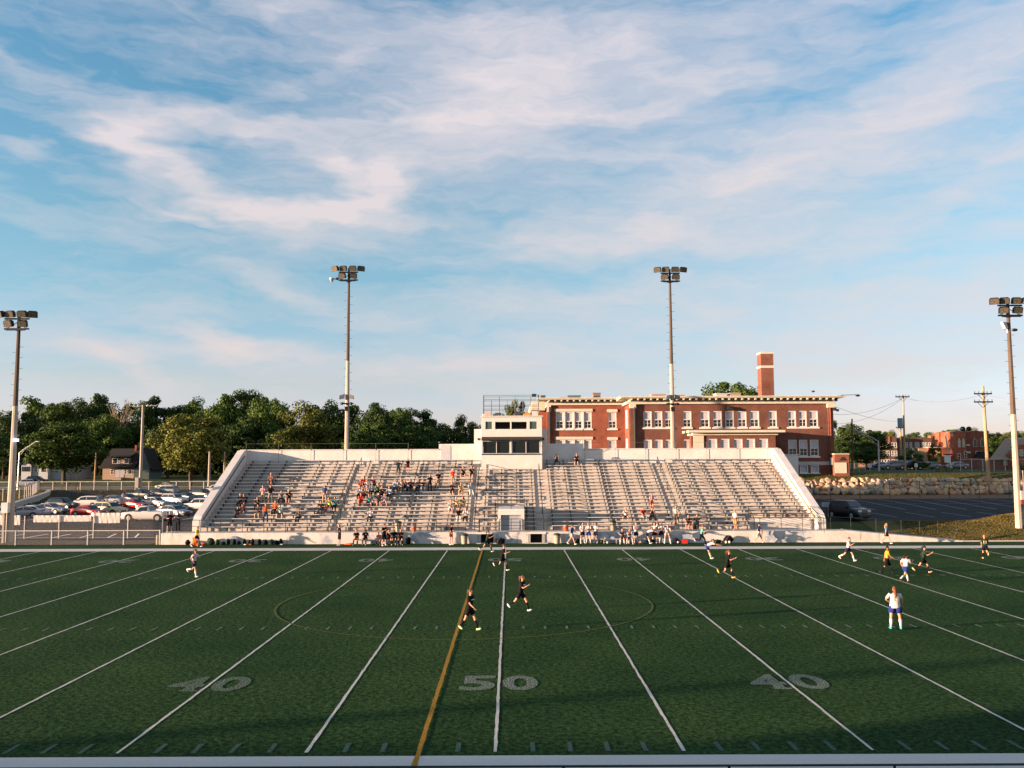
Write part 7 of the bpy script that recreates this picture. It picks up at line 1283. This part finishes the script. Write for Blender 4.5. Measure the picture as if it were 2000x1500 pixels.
# players on the pitch
G = 'players on the pitch'
def player(px, py, pose, key, lb, sh_, lg, hr, rz, **k): p = atZ(px, py, 0); return person((p.x, p.y, .0), rz, pose, key, lb, sh_, lg, hr, group=G, **k)
player(378, 1127.5, mk(RUN2, hair='tail', **KIT), 'p1', 'player in white and navy jogging alone on the left of the pitch', WHI, NV, 'brown', 75, socks=SW); player(951.5, 1079, mk(STRIDE, hair='tail', **KIT), 'p2', 'player in dark green kit running across the far touchline by the halfway line', (.012, .03, .018), BK, 'brown', 80, socks=BK, shoes=(.55, .5, .4)); player(981, 1115.5, mk(RUN, hair='bun', **KIT), 'p3', 'player in black with bun running on the fifty yard line', BK, BK, 'brown', 75, socks=BK, shoes=(.55, .5, .4))
player(1017, 1194.5, mk(STRIDE, hair='tail', **KIT), 'p4', 'player in black kit striding inside the centre circle with a ponytail', BK, BK, 'red', 62, socks=BK, shoes=(.45, .55, .60), crest=True); player(917.5, 1231.5, mk(WALK, hair='tail', **KIT), 'p5', 'player in black kit walking on the yellow halfway line, nearest on the left', BK, BK, 'brown', 58, socks=BK, shoes=(.45, .60, .30), crest=True)
player(1381, 1091.5, mk(BEND, hair='tail', **KIT), 'p6', 'player in white and blue bent over with hands on knees', WHI, ROY, 'red', 75, socks=(.50, .42, .34)); player(1421, 1130, mk(RUN, hair='tail', **KIT), 'p7', 'player in black kit jogging right of the bent player', BK, BK, 'red', 70, socks=BK, shoes=(.62, .42, .10), crest=True); player(1657.5, 1096.5, mk(STRIDE, hair='short', **KIT), 'p8', 'player in white striding near the far touchline on the right', WHI, NV, 'brown', 45, socks=SW, num=None)
player(1733.5, 1121, mk(WALK, leg='long_shorts', socks=True, hair='short'), 'p9', 'referee in orange-yellow shirt with black shorts', (.62, .27, .02), BK, 'black', 75, socks=BK, shoes=BK, skin=2); player(1769.5, 1139.5, mk(STRIDE, hair='tail', **KIT), 'p10', 'player in white and blue seen from behind, chasing right of the referee', WHI, ROY, 'dark', 120, socks=SW, shoes=(.05, .05, .05)); player(1804, 1119.5, mk(STRIDE, hair='tail', **KIT), 'p11', 'player in black sprinting rightmost of the group with the referee', (.012, .03, .02), BK, 'black', 72, socks=BK, shoes=(.60, .35, .18)); player(1925, 1092.5, mk(RUN, hair='bun', **KIT), 'p12', 'player in green-black shirt with a pale number running at the far right', (.012, .035, .022), BK, 'blond', 160, socks=BK, shoes=(.6, .42, .2), num='13', numcol=(.5, .42, .2))
player(1750, 1229.5, mk(HIPS, hair='long', **KIT), 'p13', 'large player in white shirt and blue shorts seen from behind, hand on hip', WHI, ROY, 'red', 172, socks=SW, shoes=(.02, .40, .36), num='15', numcol=(.40, .33, .20))
# benches and kit along the wall
for px0, px1, lb in ((1172, 1260, 'long low bench used by the white team'), (690, 790, 'long low bench used by the black team')):
    a, b_ = XX(px0, 4.95, 1055), XX(px1, 4.95, 1055); t = thing('team_bench', lb, 'bench', ((a + b_) / 2, 4.95, 0), group='team benches'); MB().box(a, b_, 4.8, 5.1, .36, .41).build('seat', SEAT, t)
    for i in range(4): x = a + .3 + (b_ - a - .6) * i / 3; MB().box(x - .03, x + .03, 4.82, 5.08, 0, .36).build('leg', GALV, t)
def bag(px, w_, h_, c, lb, Y=5.08, grp='sports bags by the wall', name='sports_bag', catg='bag', strap=True):
    x = XX(px, Y, 1058); rr = random.Random(int(px * 3)); t = thing(name, lb, catg, (x, Y, 0), group=grp); sdv = rr.uniform(0, 6); b = MB(); b.ball((x, Y, h_ * .48), (w_ / 2, .2, h_ * .54), 12, 9, fn=lambda d: 1 + .10 * sin(3 * d.x + sdv) + .07 * sin(5 * d.z + sdv)); b.v = [(a, q, max(0.0, z)) for a, q, z in b.v]; b.build('bag_body', cloth(c), t, True)
    if strap: s = MB(); s.path([(x - w_ * .25, Y - .17, h_ * .2), (x - w_ * .2, Y - .26, h_ * .6), (x, Y - .2, h_ * .98), (x + w_ * .15, Y - .1, h_ * 1.05)], .014, 5); s.build('strap', cloth((.10, .10, .10) if sdv < 3 else (.08, .22, .08)), t)
    return t
for i, (px, w_, h_, c, lb) in enumerate([(367, .5, .42, BK, 'black bag leaning alone left of the assistant referee'), (397.5, .55, .2, (.5, .10, .03), 'flat orange bag lying right of the assistant referee'), (412, .72, .56, (.02, .03, .035), 'largest round dark backpack in the row'), (425, .36, .46, (.02, .035, .02), 'dark backpack with green strap beside the largest one'), (436, .5, .26, BK, 'flat black bag by the grey mound'), (445.5, .34, .5, BK, 'upright black backpack, left of two by the grey mound'), (457, .36, .5, BK, 'upright black backpack, right of two by the grey mound'), (466, .42, .34, BK, 'low black bag with pale tag'), (477, .36, .50, BK, 'black backpack with pale shoes in front'), (487, .40, .42, BK, 'black backpack with an orange shoe in front'), (493, .30, .5, BK, 'thin upright black backpack in mid row'), (506, .42, .48, BK, 'black backpack right of mid row'), (518, .52, .40, BK, 'wide low black bag'), (530, .40, .46, (.02, .04, .02), 'black bag with green trim'), (540, .46, .36, BK, 'low black bag near the end of the row'), (549, .34, .48, BK, 'last upright black backpack of the row')]): bag(px, w_, h_, c, lb)
for px, c, lb in ((479, (.55, .48, .42), 'pale boots in front of the bags'), (488, (.6, .16, .06), 'orange boots in front of the bags'), (549.5, (.5, .5, .5), 'grey boots at the end of the bag row')):
    x = XX(px, 4.75, 1060); b = MB(); b.ball((x, 4.75, .05), (.15, .05, .05), 8, 5).ball((x + .1, 4.66, .05), (.05, .14, .05), 8, 5); o = b.build('boots', shoe(c), None, True); tag(o, lb, 'boots', 'boots by the bags')
b = MB(); xs0, xs1 = XX(434, 5.3, 1050), XX(486, 5.3, 1050); vs = []  # low grey-blue mound shape at the foot of the wall
for i in range(15):
    for j in range(5): u = i / 14; hgt_ = .62 * sin(pi * min(1, u * 1.25)) ** .7 if u < .8 else .16; vs.append((xs0 + (xs1 - xs0) * u, 5.36 - .07 * j + .02 * sin(i * 2 + j), max(.02, (hgt_ + .1) * (1 - j / 4) ** .6 + .02 * sin(i * 3 + j))))
b.add(vs, [(5 * i + j, 5 * i + j + 1, 5 * i + j + 6, 5 * i + j + 5) for i in range(14) for j in range(4)]); o = b.build('grey_mound', cloth((.26, .28, .34)), None, True); tag(o, 'crumpled grey-blue mound against the wall behind the bags', 'sheet')
bag(1423, .95, .62, BK, 'big black kit bag with white balls at the right part of the wall'); bag(1400, .75, .3, BK, 'flat black bag left of the big kit bag'); bag(976, .85, .5, BK, 'black kit heap left of the gate between the tunnels'); bag(797.5, .4, .6, BK, 'black backpack right of the black team'); bag(1126, .6, .45, BK, 'black bag left of the three white players'); bag(1176, .5, .4, BK, 'black bag under the left end of the white team bench'); bag(1271, .8, .38, BK, 'black bag pile behind the bending player'); bag(1321, .55, .4, BK, 'black bag with a pale ball left of the red cooler')
for px, y, lb in ((1418, .3, 'white ball at the left of the big kit bag'), (1424.5, .3, 'white ball in front of the big kit bag'), (1324, .3, 'pale ball by the black bag near the red cooler'), (1186, .22, 'pale ball under the white team bench')): x = XX(px, 4.75, 1058); o = MB().ball((x, 4.72, .11), .11, 14, 10).build('football', plain('ball_white', (.6, .56, .5), .5), None, True); tag(o, lb, 'ball', 'footballs by the wall')
t = thing('cool_box', 'red cool box on the turf by the right part of the wall', 'cool box', (XX(1336, 4.9, 1058), 4.9, 0)); a, b_ = XX(1330.5, 4.9, 1058), XX(1342, 4.9, 1058); MB().box(a, b_, 4.7, 5.1, 0, .25).build('box', plain('red_plastic', (.48, .03, .02), .45), t); MB().box(a - .01, b_ + .01, 4.69, 5.11, .254, .31).build('lid', plain('red_plastic', (.48, .03, .02), .45), t)
b = MB(); x = XX(683, 4.6, 1060)
b.ball((x, 4.6, .07), (.42, .18, .08), 10, 6, fn=lambda d: 1 + .2 * sin(4 * d.x)); o = b.build('bib', cloth((.55, .10, .04)), None, True); tag(o, 'orange bib thrown on the turf left of the black team', 'bib')
